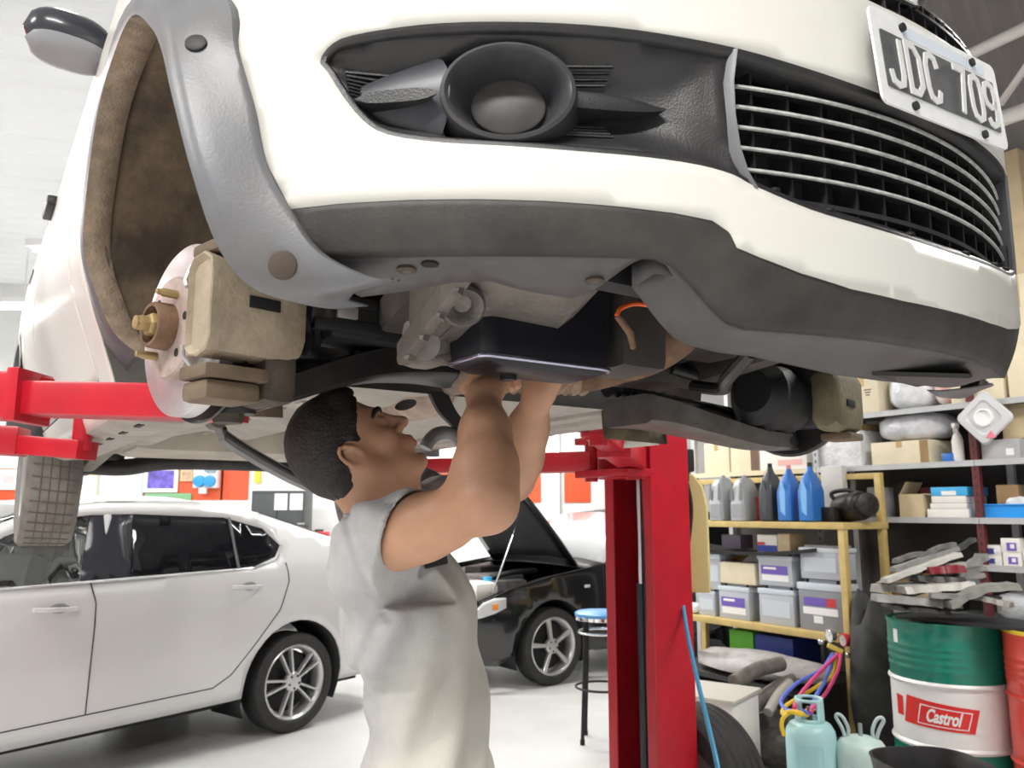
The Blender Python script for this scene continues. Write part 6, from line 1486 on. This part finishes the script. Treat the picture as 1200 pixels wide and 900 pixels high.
mb = MB(); mb.lathe([(.198, -.08), (.19, .0), (.16, .06), (.05, .075), (0, .075)], 40, Mt, hc, cap=False); mb.build('rim', M_STEEL, TY, 40)
# near dark rubber tub
tb = thing('rubber_tub', (at(1092, 895, 3.3).x, 3.3, .0), .12, 'black rubber tub on a stand in front of the green drum', 'tub')
zt = at(1068, 892, 3.3).z
mb = MB(); n = 36; rr = []
for s, z in ((.80, .0), (.86, zt - .16), (1.0, zt - .01), (1.02, zt), (.97, zt), (.93, zt - .02), (.82, zt - .13), (0.02, zt - .14)): rr.append([(  .20 * s * math.copysign(abs(math.cos(a)) ** .7, math.cos(a)), .20 * s * math.copysign(abs(math.sin(a)) ** .7, math.sin(a)), z) for a in [2 * PI * k / n for k in range(n)]])
mb.rings(rr); mb.build('tub', M_BLKPL, tb, 40)
# bar stool behind the column
fs_ = floor_at(706, 868, 0)
ST = thing('bar_stool', fs_, 0, 'black tubular bar stool with a blue padded seat behind the red column', 'stool')
zs = .80
mb = MB(); mb.lathe([(.0, zs - .05), (.155, zs - .05), (.165, zs - .035), (.168, zs - .01), (.15, zs), (0, zs + .004)], 40); mb.build('seat', mat('blue_vinyl', (.10, .34, .70), .3), ST, 40)
mb = MB(); mb.lathe([(.167, zs - .052), (.170, zs - .05), (.170, zs - .03), (.167, zs - .028)], 40, closed=True); mb.build('seat_band', M_CHROME, ST, 40)
for k in range(4):
    a = R(35 + 90 * k); d = Vector((math.cos(a), math.sin(a), 0)); mb = MB(); mb.tube(smooth_path([d * .13 + Vector((0, 0, zs - .05)), d * .14 + Vector((0, 0, .5)), d * .165 + Vector((0, 0, .012))], 4), .0115, 10); lg = mb.build('leg', M_BLACK, ST, 50)
    mb = MB(); mb.cyl(d * .165 + Vector((0, 0, 0)), d * .165 + Vector((0, 0, .03)), .015, n=12); mb.build('foot_cap', M_BLACK, lg, 50)
for z, r0 in ((.33, .165), (zs - .13, .145)):
    mb = MB(); mb.tube([(r0 * math.cos(2 * PI * k / 36), r0 * math.sin(2 * PI * k / 36), z) for k in range(37)], .008, 8); mb.build('foot_ring', M_BLACK if z < .5 else M_CHROME, ST, 60)
# yellow sheet, cable and blue hose by the column
yp = at(811, 625, 3.62)
ys = thing('yellow_sheet', yp, -.25, 'tall pale yellow plastic sheet hanging beside the red column', 'sheet')
zt_, zb_ = at(814, 556, 3.62).z - yp.z, at(814, 694, 3.62).z - yp.z
w_ = .072
mb = MB(); mb.prism([(-w_, zb_), (w_, zb_), (w_, zt_ * .45), (w_ * .75, zt_ * .8), (w_ * .2, zt_), (-w_, zt_ * 1.02)], axis_mat((0, -1, 0), (1, 0, 0)), (0, 0, 0), .05); mb.build('panel', mat('pale_yellow', (.74, .66, .30), .5, var=.12, vscale=5, dirt=(.62, .50, .22), dscale=3, damt=.5), ys, 0, bevel=.008)
mb = MB(); mb.tube([(0, 0, zt_ - .01), (-.02, .03, zt_ + .06), (-.12, .05, zt_ + .08)], .006, 8); mb.build('hanger', M_BLACK, ys, 50)
mb = MB(); P = [at(798, 545, 3.56), at(806, 570, 3.54), at(810, 600, 3.54), at(805, 650, 3.55), at(800, 690, 3.56)]
mb.tube(smooth_path([p - P[0] for p in P], 6), .009, 8); o = mb.build('black_cable', M_BLACK, None, 60); o.location = P[0]; tag(o, 'black cable hanging down in front of the pale yellow sheet', 'cable')
mb = MB(); P = [at(799, 700, 3.45), at(806, 745, 3.3), at(818, 800, 3.1), at(830, 850, 2.9), at(842, 905, 2.75), at(846, 960, 2.7)]; P.append(Vector((P[-1].x + .02, 2.68, .012))); P.append(Vector((P[-1].x + .3, 2.4, .012)))
mb.tube(smooth_path([p - P[0] for p in P], 6), .0085, 8); o = mb.build('air_hose', mat('hose_light_blue', (.06, .30, .52), .4), None, 60); o.location = P[0]; tag(o, 'light blue air hose dropping from the red column to the floor', 'hose')
mb = MB(); mb.bbox((0, 0, 0), (.07, .06, .10), .01); mb.cyl((0, 0, -.05), (0, 0, -.09), .015, n=12); o = mb.build('hose_coupling', M_BLACK, None, 30); o.location = at(803, 540, 3.56); tag(o, 'black hose coupling block on the side of the red column', 'coupling')
# ------------------------------------------------------------ back wall: boards and fittings
def wallbox(pxa, pxb, pya, pyb, m, name, label, cat, frame=None, th=.03, inset=.012):
    a, b = at(pxa, pya, BY - .03), at(pxb, pyb, BY - .03); c = (a + b) / 2; w, h = abs(b.x - a.x), abs(a.z - b.z)
    t = thing(name, (c.x, BY - .014 - th, c.z), 0, label, cat); mb = MB(); mb.bbox((0, th / 2, 0), (w, th, h), .004); mb.build('panel', m if frame is None else frame, t, 30)
    if frame is not None: mb = MB(); mb.box((0, -.001, 0), (w - 2 * inset, .004, h - 2 * inset)); mb.build('sheet', m, t, 0)
    return t, w, h
t, w, h = wallbox(0, 22, 550, 574, M_LBLW, 'wall_poster', 'white notice with pale red print on the orange band, far left', 'poster')
mb = MB(); mb.box((0, -.003, .0), (w * .5, .003, h * .4)); mb.build('pale_print', mat('pink_ink', (.80, .55, .55), .6), t, 0)
wallbox(83, 114, 556, 588, M_LBLW, 'wall_poster', 'plain white sheet with a tan frame edge next to the hanging rear wheel', 'poster', M_CARD, inset=.02)
t, w, h = wallbox(117, 167, 553, 590, M_LBLW, 'white_board', 'white notice board with a grey-blue frame on the back wall', 'notice board', mat('blue_grey_frame', (.42, .52, .56), .4), inset=.03)
t, w, h = wallbox(170, 208, 547, 577, mat('violet_poster', (.16, .12, .55), .5, var=.7, vscale=9), 'framed_poster', 'framed violet poster above a green strip on the back wall', 'poster', M_LBLW, inset=.05)
t, w, h = wallbox(170, 224, 578, 586, mat('green_strip', (.20, .42, .22), .6), 'green_strip', 'thin green strip on the wall under the violet poster', 'strip', th=.02)
t, w, h = wallbox(212, 226, 550, 564, mat('small_brown_print', (.55, .36, .24), .6, var=.5, vscale=20), 'wall_picture', 'small beige and brown picture right of the violet poster', 'picture', M_CARD, inset=.03)
t, w, h = wallbox(231, 257, 546, 572, M_LBLW, 'electrical_box', 'white electrical box with two blue sockets on the back wall', 'electrical box', th=.12)
for s in (-.22, .22):
    mb = MB(); mb.lathe([(.075, 0), (.07, .05), (.055, .055), (0, .05)], 20, axis_mat((0, -1, 0)), (s * w, 0, -h * .2)); mb.build('blue_socket', mat('socket_blue', (.03, .30, .62), .4), t, 40)
for s in (.1, .35):
    mb = MB(); mb.cyl((s * w, 0, h * .3), (s * w, -.03, h * .3), .035, n=16); mb.build('switch', mat('switch_grey', (.25, .33, .38), .4), t, 40)
mb = MB(); mb.cyl((-.02, 0, -h * .5), (-.02, 0, -h * .75), .05, n=14); mb.build('plug', M_LBLW, t, 40)
# dark tool cabinet with papers
a, b = at(296, 560, 9.6), at(358, 560, 9.6)
t = thing('tool_cabinet', ((a.x + b.x) / 2, 9.8, 0), 0, 'dark tall tool cabinet with white papers taped on it behind the silver saloon', 'cabinet'); h = at(320, 575, 9.6).z; w = b.x - a.x
mb = MB(); mb.bbox((0, 0, h / 2), (w, .40, h), .01); mb.build('body', mat('cabinet_dark', (.03, .035, .04), .4), t, 30)
for s in (-.25, .25):
    mb = MB(); mb.bbox((s * w, -.206, h * .5), (w * .47, .012, h * .94), .003); d_ = mb.build('door', mat('cabinet_door', (.045, .05, .055), .4), t, 30)
    mb = MB(); mb.bbox((s * w * .2, -.22, h * .55), (.02, .02, .14), .005); mb.build('handle', M_CHROME, d_, 30)
for px in (329, 347):
    p = at(px, 588, 9.58); mb = MB(); mb.box((p.x - (a.x + b.x) / 2, -.214, p.z), (.15, .003, .19)); mb.build('paper', M_LBLW, t, 0)
p = at(303, 560, BY); wallbox(299, 305, 552, 566, mat('yellow_sign', (.80, .68, .05), .5), 'wall_sign', 'small yellow sign on the wall above the dark cabinet', 'sign')
# bench with small red and dark tools on the right of the cabinet
t = thing('work_bench', (at(378, 625, 9.3).x, 9.5, 0), 0, 'grey bench with small red tool cases beyond the silver saloon boot', 'bench'); h = at(378, 634, 9.3).z
mb = MB(); mb.bbox((0, 0, h - .02), (.75, .5, .04), .005); mb.build('top', M_GREYB, t, 30)
for x in (-.34, .34):
    for y in (-.21, .21): mb = MB(); mb.box((x, y, h / 2 - .02), (.05, .05, h - .04)); mb.build('leg', M_DK, t, 0)
carton_p = at(372, 628, 9.35)
q = thing('tool_case', (carton_p.x, 9.42, h), 0, 'small red tool case on the grey bench', 'case'); mb = MB(); mb.bbox((0, 0, .05), (.22, .16, .10), .01); mb.build('body', M_LBLR, q, 30); mb = MB(); mb.bbox((0, 0, .115), (.10, .03, .025), .005); mb.build('handle', M_DK, q, 30)
q = thing('tool_box', (carton_p.x - .22, 9.46, h), 0, 'small dark tool box left of the red case on the grey bench', 'tool box'); mb = MB(); mb.bbox((0, 0, .09), (.14, .16, .18), .01); mb.build('body', M_DK, q, 30); mb = MB(); mb.bbox((0, 0, .19), (.08, .03, .02), .005); mb.build('handle', M_GREYB, q, 30)
# wire across the roof
mb = MB(); P = [at(-60, 25, 5.0), at(0, 41, 4.9), at(28, 48, 4.8), at(110, 60, 4.7)]; mb.tube(smooth_path([p - P[0] for p in P], 5), .006, 6); o = mb.build('roof_cable', M_BLACK, None, 60); o.location = P[0]; tag(o, 'thin black cable slung under the white roof behind the car mirror', 'cable')
# ------------------------------------------------------------ the mechanic reaching up under the car
M_SKIN = mat('skin', (.52, .285, .175), .5, var=.12, vscale=12, bump=.05, bscale=220, dirt=(.36, .17, .10), dscale=5, damt=.35)
M_LIP = mat('lips', (.42, .15, .12), .45)
M_HAIR = mat('dark_hair', (.016, .012, .011), .6, var=.5, vscale=60, bump=.35, bscale=260)
MO = Vector((-.15, 1.46, 0))
MAN = thing('person', MO, 0, 'dark-haired mechanic in a dusty grey t-shirt reaching both hands up under the raised car', 'person')
def npv(v): return np.array((v[0], v[1], v[2]), float)
hs = .87; tl_ = R(47); yw_ = R(11)
fx = np.array((math.cos(tl_), 0, math.sin(tl_))); fy = np.array((0, 1., 0)); fz = np.array((-math.sin(tl_), 0, math.cos(tl_)))
HM = np.array(Matrix.Rotation(yw_, 3, 'Z')) @ np.stack([fx, fy, fz], 1)
HC = npv(at(415, 533, 1.39)) + HM @ np.array((.006, .076, .006)) * hs
def H(x, y, z): return HC + hs * (HM @ np.array((x, y, z)))
F_ = Field((-.50, 1.00, .86), (.22, 1.82, 1.90), .0034)
def hell(c, r, k=.015, op='add', rot=0):
    Mq = HM if not rot else HM @ np.array(Matrix.Rotation(rot, 3, 'Y'))
    F_.ell(H(*c), np.array(r) * hs, Mq, k, op, m=.03)
def hcap(a, b, ra, rb, k=.012, op='add', flat=None): F_.cap(H(*a), H(*b), ra * hs, rb * hs, k, op, m=.03, flat=flat)
# skull and face
hell((-.012, 0, .040), (.098, .077, .092), .02)
hell((.022, 0, -.010), (.068, .066, .085), .025)
hell((.040, 0, -.058), (.046, .050, .062), .02)
for s in (1, -1):
    hcap((.000, s * .055, -.055), (.066, s * .022, -.108), .020, .017, .022)   # jaw line
    hcap((.000, s * .060, -.010), (.000, s * .055, -.058), .018, .020, .02)
    hell((.056, s * .044, -.022), (.026, .024, .020), .02)                     # cheekbone
hell((.080, 0, -.108), (.019, .021, .019), .014)                               # chin
hcap((.086, -.026, .026), (.086, .026, .026), .011, .011, .016)                # brow
for s in (1, -1):
    hell((.099, s * .033, .004), (.016, .019, .012), .012, 'sub')              # eye sockets
    hell((.079, s * .031, .003), (.0145, .0165, .0125), .006)                  # eyelids
hcap((.092, 0, .014), (.113, 0, -.022), .0085, .0115, .010)                    # nose
hell((.087, 0, .000), (.018, .0105, .024), .006); hell((.116, 0, -.027), (.0125, .0125, .0115), .008)
for s in (1, -1): hell((.103, s * .0125, -.031), (.011, .0075, .008), .006)
hell((.086, 0, -.066), (.020, .028, .024), .014)                               # muzzle
hcap((.102, -.013, -.0605), (.102, .013, -.0605), .0062, .0062, .006)
hcap((.100, -.012, -.074), (.100, .012, -.074), .0072, .0072, .006)
hcap((.108, -.022, -.0675), (.108, .022, -.0675), .0028, .0028, .003, 'sub')
hell((.094, 0, -.088), (.012, .02, .006), .008, 'sub')
for s in (1, -1):                                                              # ears
    c = np.array((-.006, s * .076, -.006)); pts = []
    for q in range(0, 331, 30):
        a = R(q - 60); pts.append(c + np.array((-.004 + .017 * math.cos(a) - .006 * math.sin(a), s * (.006 + .004 * math.sin(a) - .003 * math.cos(a)), .028 * math.sin(a))))
    hell(c + np.array((-.002, s * .000, 0)), (.015, .006, .024), .006)
    for i in range(len(pts) - 1): hcap(pts[i], pts[i + 1], .0042, .0042, .003)
    hell(c + np.array((.004, s * .002, -.027)), (.008, .005, .009), .006)
    hell(c + np.array((.006, s * .010, -.004)), (.007, .006, .010), .004, 'sub')
    hell(c + np.array((.013, s * .002, -.006)), (.005, .006, .007), .004)
# neck, trunk, shoulders
NB = npv(at(450, 600, 1.46))
F_.cap(H(-.030, 0, -.035), NB, .056, .058, .03); F_.cap(H(.022, 0, -.085), NB + np.array((.025, 0, .0)), .036, .044, .03)
F_.cap(H(.012, -.035, -.06), NB + np.array((.045, -.02, -.01)), .018, .016, .02); F_.cap(H(.050, 0, -.085), NB + np.array((.048, 0, .01)), .018, .018, .02)
T = [np.array(p, float) for p in ((-.155, 1.46, .90), (-.150, 1.46, 1.06), (-.185, 1.46, 1.24), (-.215, 1.46, 1.36))]
YF = ((0, 1., 0), .66)
T2_ = T[1] + np.array((.014, 0, .03)); F_.cap(T[0], T2_, .060, .034, .03, flat=YF, m=.12); F_.cap(T2_, T[2] + np.array((.018, 0, 0)), .034, .062, .03, flat=YF, m=.12); F_.cap(T[2] + np.array((.012, 0, 0)), T[3], .064, .070, .03, flat=YF, m=.12)
SR = np.array((-.212, 1.300, 1.400)); SL = np.array((-.180, 1.625, 1.438))
ER = npv(at(571, 588, 1.13)); WR = npv(at(567, 462, 1.275))
EL = npv(at(600, 562, 1.59)); WL = npv(at(631, 462, 1.435))
for s_, e_, w_, f_ in ((SR, ER, WR, (0, 0, 1)), (SL, EL, WL, (0, 0, 1))):
    F_.cap(NB + np.array((-.02, 0, -.05)), s_, .044, .044, .03)
    d = e_ - s_; F_.cap(s_, s_ + d * .45, .047, .045, .03); F_.cap(s_ + d * .45, e_, .044, .034, .02)
    F_.cap(s_ + d * .25 + np.array((0, 0, -.012)), s_ + d * .65 + np.array((0, 0, -.010)), .038, .034, .03)
    g = w_ - e_; n_ = np.cross(d, g); n_ /= np.linalg.norm(n_)
    F_.cap(e_, e_ + g * .30, .032, .036, .05); F_.cap(e_ + g * .30, e_ + g * .62, .0355, .030, .05); F_.cap(e_ + g * .62, w_, .030, .0240, .04)
    F_.ell(e_ - g / np.linalg.norm(g) * .012 + d / np.linalg.norm(d) * .006, (.029, .029, .029), None, .015)
# hands with five fingers each
NAILS = []
def unit(v): v = np.array(v, float); return v / np.linalg.norm(v)
def hand(w, d, n, s, curl=(28, 48, 40), spread=.004):
    d = unit(d); n = unit(np.array(n) - d * np.dot(n, d)); s = unit(np.array(s) - d * np.dot(s, d) - n * np.dot(s, n))
    L_ = ((.026, .080, .044, .026, .020), (.009, .086, .048, .030, .022), (-.009, .082, .045, .028, .021), (-.026, .074, .036, .022, .019))
    F_.cap(w, w + d * .03, .027, .027, .02, flat=(n, 1.35))
    for i, (o, pl, a, b, c) in enumerate(L_):
        k0 = w + d * .012 + s * o * .6; k1 = w + d * pl + s * o
        F_.cap(k0, k1, .0135, .0115, .012); F_.cap(k0 + n * .008, k1 + n * .006 - d * .015, .012, .010, .012)
        F_.ell(k1 - n * .002, (.0115,) * 3, None, .006)
        p = k1; ang = 0; dd = d
        for seg, (l, cu) in enumerate(zip((a, b, c), curl)):
            ang += R(cu); dd = d * math.cos(ang) + n * math.sin(ang) + s * o * .12
            q = p + unit(dd) * l; F_.cap(p, q, .0098 - .0009 * seg, .0090 - .0009 * seg, .0035); p = q
    t0 = w + d * .022 + s * .020; t1 = w + d * .050 + s * .044 + n * .014; t2 = t1 + unit(d * .75 + s * .25 + n * .5) * .032; t3 = t2 + unit(d * .7 - s * .1 + n * .75) * .026
    F_.cap(t0, t1, .0165, .0135, .012); F_.cap(t1, t2, .012, .0108, .004); F_.cap(t2, t3, .0106, .0088, .004)
hand(WR, WR - ER + np.array((.05, .05, .02)), (.35, 1, -.3), (-1, .2, .1), curl=(34, 52, 40))
hand(WL, WL - EL + np.array((.02, .08, .02)), (-.2, -1, .35), (-1, .1, .1), curl=(30, 45, 35))
P, Q = F_.mesh()
# skin, lips by where they are on the head
loc = ((P - HC) @ HM) / hs
fc = loc[Q].mean(1)
lips = (np.abs(fc[:, 1]) < .021) & (fc[:, 0] > .095) & (fc[:, 2] < -.055) & (fc[:, 2] > -.081)
body = np_mesh('body', P - npv(MO), Q, [M_SKIN, M_LIP], MAN, lips.astype(int), smooth_iter=4)
for s in (1, -1):
    mb = MB(); Me = Matrix(HM.tolist()); c = H(.0832, s * .031, .0058) - npv(MO)
    mb.ell(c, (.0100, .0095, .0060), 20, 12, Me); e = mb.build('eye', mat('eye_white', (.40, .36, .34), .25), MAN, 60)
    c2 = H(.0912, s * .0300, .0065) - npv(MO); mb = MB(); mb.ell(c2, (.003, .0048, .0048), 14, 8, Me); mb.build('iris', mat('iris_brown', (.03, .015, .01), .2), e, 60)
    mb = MB(); pt = [H(x, s * y, z) - npv(MO) for x, y, z in ((.0985, .012, .0225), (.0975, .026, .0275), (.088, .040, .0285), (.074, .052, .022))]
    mb.tube(smooth_path(pt, 5), [.0028 + .0022 * math.sin(PI * (k + 2) / 18) for k in range(16)], 8); mb.build('eyebrow', M_HAIR, MAN, 60)
# hair
h0 = HC + HM @ np.array((-.02, 0, .03)) * hs
G_ = Field(h0 - .155, h0 + .155, .0032)
def gell(c, r, k=.01, op='add', rot=0):
    Mq = HM if not rot else HM @ np.array(Matrix.Rotation(rot, 3, 'Y')); G_.ell(H(*c), np.array(r) * hs, Mq, k, op, m=.06)
gell((-.012, 0, .046), (.101, .083, .099), .01); gell((-.042, 0, .008), (.068, .078, .082), .02); gell((.045, 0, .098), (.045, .055, .030), .02); gell((-.046, 0, -.052), (.042, .060, .050), .02)
gell((.012, -.070, .005), (.014, .010, .034), .008); gell((.012, .070, .005), (.014, .010, .034), .008)
X_, Y_, Z_ = G_._pts(np.zeros(3, int), G_.n)
lx = ((X_ - HC[0]) * HM[0, 0] + (Y_ - HC[1]) * HM[1, 0] + (Z_ - HC[2]) * HM[2, 0]) / hs
ly = (Y_ - HC[1]) / hs
lz = ((X_ - HC[0]) * HM[0, 2] + (Y_ - HC[1]) * HM[1, 2] + (Z_ - HC[2]) * HM[2, 2]) / hs
jag = .0016 * np.sin(ly * 460) + .0014 * np.sin(lz * 510 + ly * 230)
front = np.minimum(lx - (.030 + .052 * np.clip((lz - .02) / .055, 0, 1)) + jag, (.088 + .0 * lz) - lz)           # cut away the face
front = np.minimum(front, 9)
under = np.minimum(lx + .022, .006 - lz) + jag * .4                                                               # around and below the ear
nape = (-.088 - lz) + .25 * (lx + .05) + jag
side_ = np.minimum(np.minimum(lx - .004, .012 - lz), .5)
sideb = np.minimum(lx - .006, -.012 - lz)
bump_ = .0016 * np.sin(ly * 60 + lx * 40) * np.sin(lz * 50 - lx * 40) + .0008 * np.sin(lx * 200 + lz * 460 + ly * 520)
ear_ = np.where(np.abs(ly) > .058, (1 - np.sqrt(((lx + .004) / .021) ** 2 + ((lz + .008) / .032) ** 2)) * .02, -1)
G_.D = np.maximum(np.maximum(np.maximum(G_.D + bump_, front), np.maximum(under, nape)), np.maximum(sideb, ear_)).astype(np.float32)
P, Q = G_.mesh(); np_mesh('hair', P - npv(MO), Q, M_HAIR, MAN, smooth_iter=2)
# t-shirt: grey knit, dusty on the front
m = mat('dusty_grey_knit', (.46, .46, .46), .9, var=.10, vscale=30, bump=.25, bscale=500)
nt = m.node_tree; b_ = nt.nodes['Principled BSDF']; src = b_.inputs['Base Color'].links[0].from_socket
tc = nt.nodes.new('ShaderNodeTexCoord'); sx_ = nt.nodes.new('ShaderNodeSeparateXYZ'); nt.links.new(tc.outputs['Object'], sx_.inputs[0])
n1 = nt.nodes.new('ShaderNodeTexNoise'); n1.inputs['Scale'].default_value = 9; n1.inputs['Detail'].default_value = 8; nt.links.new(tc.outputs['Object'], n1.inputs['Vector'])
ma = nt.nodes.new('ShaderNodeMath'); ma.operation = 'MULTIPLY_ADD'; ma.inputs[1].default_value = .22; nt.links.new(n1.outputs['Fac'], ma.inputs[0]); nt.links.new(sx_.outputs['X'], ma.inputs[2])
zz = nt.nodes.new('ShaderNodeMath'); zz.operation = 'MULTIPLY_ADD'; zz.inputs[1].default_value = -.35; nt.links.new(sx_.outputs['Z'], zz.inputs[0]); nt.links.new(ma.outputs[0], zz.inputs[2])
mr = nt.nodes.new('ShaderNodeMapRange'); mr.inputs['From Min'].default_value = -.36; mr.inputs['From Max'].default_value = -.26; mr.inputs['To Max'].default_value = .85; nt.links.new(zz.outputs[0], mr.inputs['Value'])
mx = nt.nodes.new('ShaderNodeMix'); mx.data_type = 'RGBA'; nt.links.new(mr.outputs[0], mx.inputs[0]); nt.links.new(src, mx.inputs[6]); mx.inputs[7].default_value = (.62, .60, .53, 1); nt.links.new(mx.outputs[2], b_.inputs['Base Color'])
TK = [T[0], T[1] + np.array((.012, 0, .06)), T[2] + np.array((.006, 0, .03)), T[3]]
K_ = Field((-.50, 1.10, .88), (.12, 1.82, 1.52), .0042)
for a, b, ra, rb in ((0, 1, .130, .090), (1, 2, .085, .104), (2, 3, .110, .094)): K_.cap(TK[a], TK[b], ra, rb, .03, flat=((0, 1., 0), .70), m=.14)
K_.cap(np.array((-.150, 1.46, .86)), T[0], .152, .132, .03, flat=((0, 1., 0), .72), m=.14)
K_.cap(np.array((-.122, 1.46, .97)), np.array((-.160, 1.46, 1.29)), .083, .082, .03, flat=((0, 1., 0), .66), m=.1)
for s_, e_ in ((SR, ER), (SL, EL)):
    d = e_ - s_; K_.cap(NB + np.array((-.02, 0, -.055)), s_ + np.array((0, 0, -.002)), .058, .060, .03); K_.cap(s_, s_ + d * .44, .064, .060, .028)
    K_.cap(s_ + np.array((-.01, 0, -.03)), s_ + d * .36 + np.array((.0, .0, -.030)), .056, .042, .03)
    K_.cap(s_ + np.array((-.01, 0, -.05)), np.array((-.195, 1.46 + (s_[1] - 1.46) * .50, 1.17)), .05, .034, .05)
X_, Y_, Z_ = K_._pts(np.zeros(3, int), K_.n); D = K_.D
# folds: drapes pulled from the arms to the waist and gathers at the sleeves
wz = np.clip((1.40 - Z_) / .2, 0, 1)
D = D + .0070 * wz * np.sin(X_ * 58 - Z_ * 26 + 5 * np.sin(Y_ * 9)) * np.cos(Z_ * 9 + X_ * 6) + .0028 * np.sin(X_ * 95 + Z_ * 70 + Y_ * 40) * np.clip((Z_ - 1.26) / .1, 0, 1)
# deep seams: armhole seam and a diagonal pull fold from the armpit down to the back hem
def seam(p, n, w, dep, lim):
    n = unit(n); q = (X_ - p[0]) * n[0] + (Y_ - p[1]) * n[1] + (Z_ - p[2]) * n[2]
    return dep * np.exp(-(q / w) ** 2) * lim
near = (Y_ < 1.46)
D = D + seam((-.235, 1.3, 1.39), (.80, 0, .35), .006, .006, near & (Z_ > 1.28)) + seam((-.215, 1.3, 1.26), (.9, 0, -.42), .008, .005, near & (Z_ < 1.30) & (Z_ > 1.10)) 
D = D - seam((-.20, 1.3, 1.22), (.9, 0, -.42), .016, .006, near & (Z_ < 1.30) & (Z_ > 1.02))
# cut off at neck, sleeves and hem
nk = unit((.32, 0, 1)); cut = (X_ - NB[0]) * nk[0] + (Z_ - (NB[2] - .028)) * nk[2]
D = np.maximum(D, np.where(np.abs(Y_ - 1.46) < .085, cut, -1))
for s_, e_ in ((SR, ER), (SL, EL)):
    d = unit(e_ - s_ + np.array((0.10, 0, -.19))); q = s_ + (e_ - s_) * .30
    cut = (X_ - q[0]) * d[0] + (Y_ - q[1]) * d[1] + (Z_ - q[2]) * d[2]
    ok = ((Y_ < 1.36) if s_[1] < 1.46 else (Y_ > 1.56)) & (Z_ > 1.30)
    D = np.maximum(D, np.where(ok, cut, -1))
D = np.maximum(D, .925 - Z_)
# hollow at the openings
I_ = Field((-.50, 1.10, .88), (.12, 1.82, 1.52), .0042)
for s_, e_ in ((SR, ER), (SL, EL)):
    d = e_ - s_; I_.cap(s_ + d * .27, s_ + d * .6, .053, .053, .02)
I_.cap(NB + np.array((.0, 0, -.01)), NB + np.array((-.02, 0, .08)), .058, .058, .01)
D = np.maximum(D, -I_.D)
K_.D = D.astype(np.float32)
P, Q = K_.mesh(); shirt = np_mesh('t_shirt', P - npv(MO), Q, m, MAN, smooth_iter=3)
# neck rib
mb = MB(); ring = []
for k in range(25):
    a = 2 * PI * k / 24; x = .064 * math.cos(a); y = .070 * math.sin(a); ring.append((NB[0] + x - MO.x, NB[1] + y - MO.y, NB[2] - .026 - .32 * x))
mb.tube(ring, .0075, 8); mb.build('neck_rib', m, shirt, 60)
# dark print on the chest
pc_ = at(511, 659, 1.352) - MO
mb = MB(); mb.bbox(pc_, (.040, .006, .013), .002, M=Matrix.Rotation(R(-12), 3, 'Y') @ Matrix.Rotation(R(28), 3, 'Z')); mb.build('chest_print', M_BLACK, shirt, 0)
# trousers and shoes (below the picture)
M_JEAN = mat('navy_work_trousers', (.035, .045, .075), .85, var=.25, vscale=30)
J_ = Field((-.36, 1.22, .04), (.06, 1.70, 1.0), .008)
J_.cap((-.150, 1.46, .90), (-.155, 1.46, .95), .118, .112, .03, flat=((0, 1., 0), .72), m=.12)
for s in (-1, 1):
    hp = np.array((-.15, 1.46 + s * .085, .88)); kn = np.array((-.13 - s * .02, 1.46 + s * .105, .48)); an = np.array((-.16 - s * .05, 1.46 + s * .12, .07))
    J_.cap(hp, kn, .092, .068, .04); J_.cap(kn, an, .068, .055, .02)
J_.D = np.maximum(J_.D, .055 - J_._pts(np.zeros(3, int), J_.n)[2]).astype(np.float32)
P, Q = J_.mesh(); np_mesh('trousers', P - npv(MO), Q, M_JEAN, MAN, smooth_iter=3)
for s in (-1, 1):
    an = np.array((-.16 - s * .05, 1.46 + s * .12, .07)); S_ = Field(an + np.array((-.12, -.08, -.08)), an + np.array((.24, .08, .10)), .006)
    S_.cap(an, an + np.array((0, 0, -.01)), .045, .048, .02); S_.cap(an + np.array((-.03, 0, -.025)), an + np.array((.14, 0, -.032)), .048, .042, .03)
    S_.D = np.maximum(S_.D, .004 - S_._pts(np.zeros(3, int), S_.n)[2]).astype(np.float32)
    P, Q = S_.mesh(); sh = np_mesh('shoe', P - npv(MO), Q, mat('black_work_shoe', (.02, .02, .02), .5), MAN, smooth_iter=2)
    mb = MB(); mb.bbox(tuple(an + np.array((.055, 0, -.062)) - npv(MO)), (.28, .095, .016), .006); mb.build('sole', mat('grey_sole', (.12, .11, .10), .8), sh, 30)
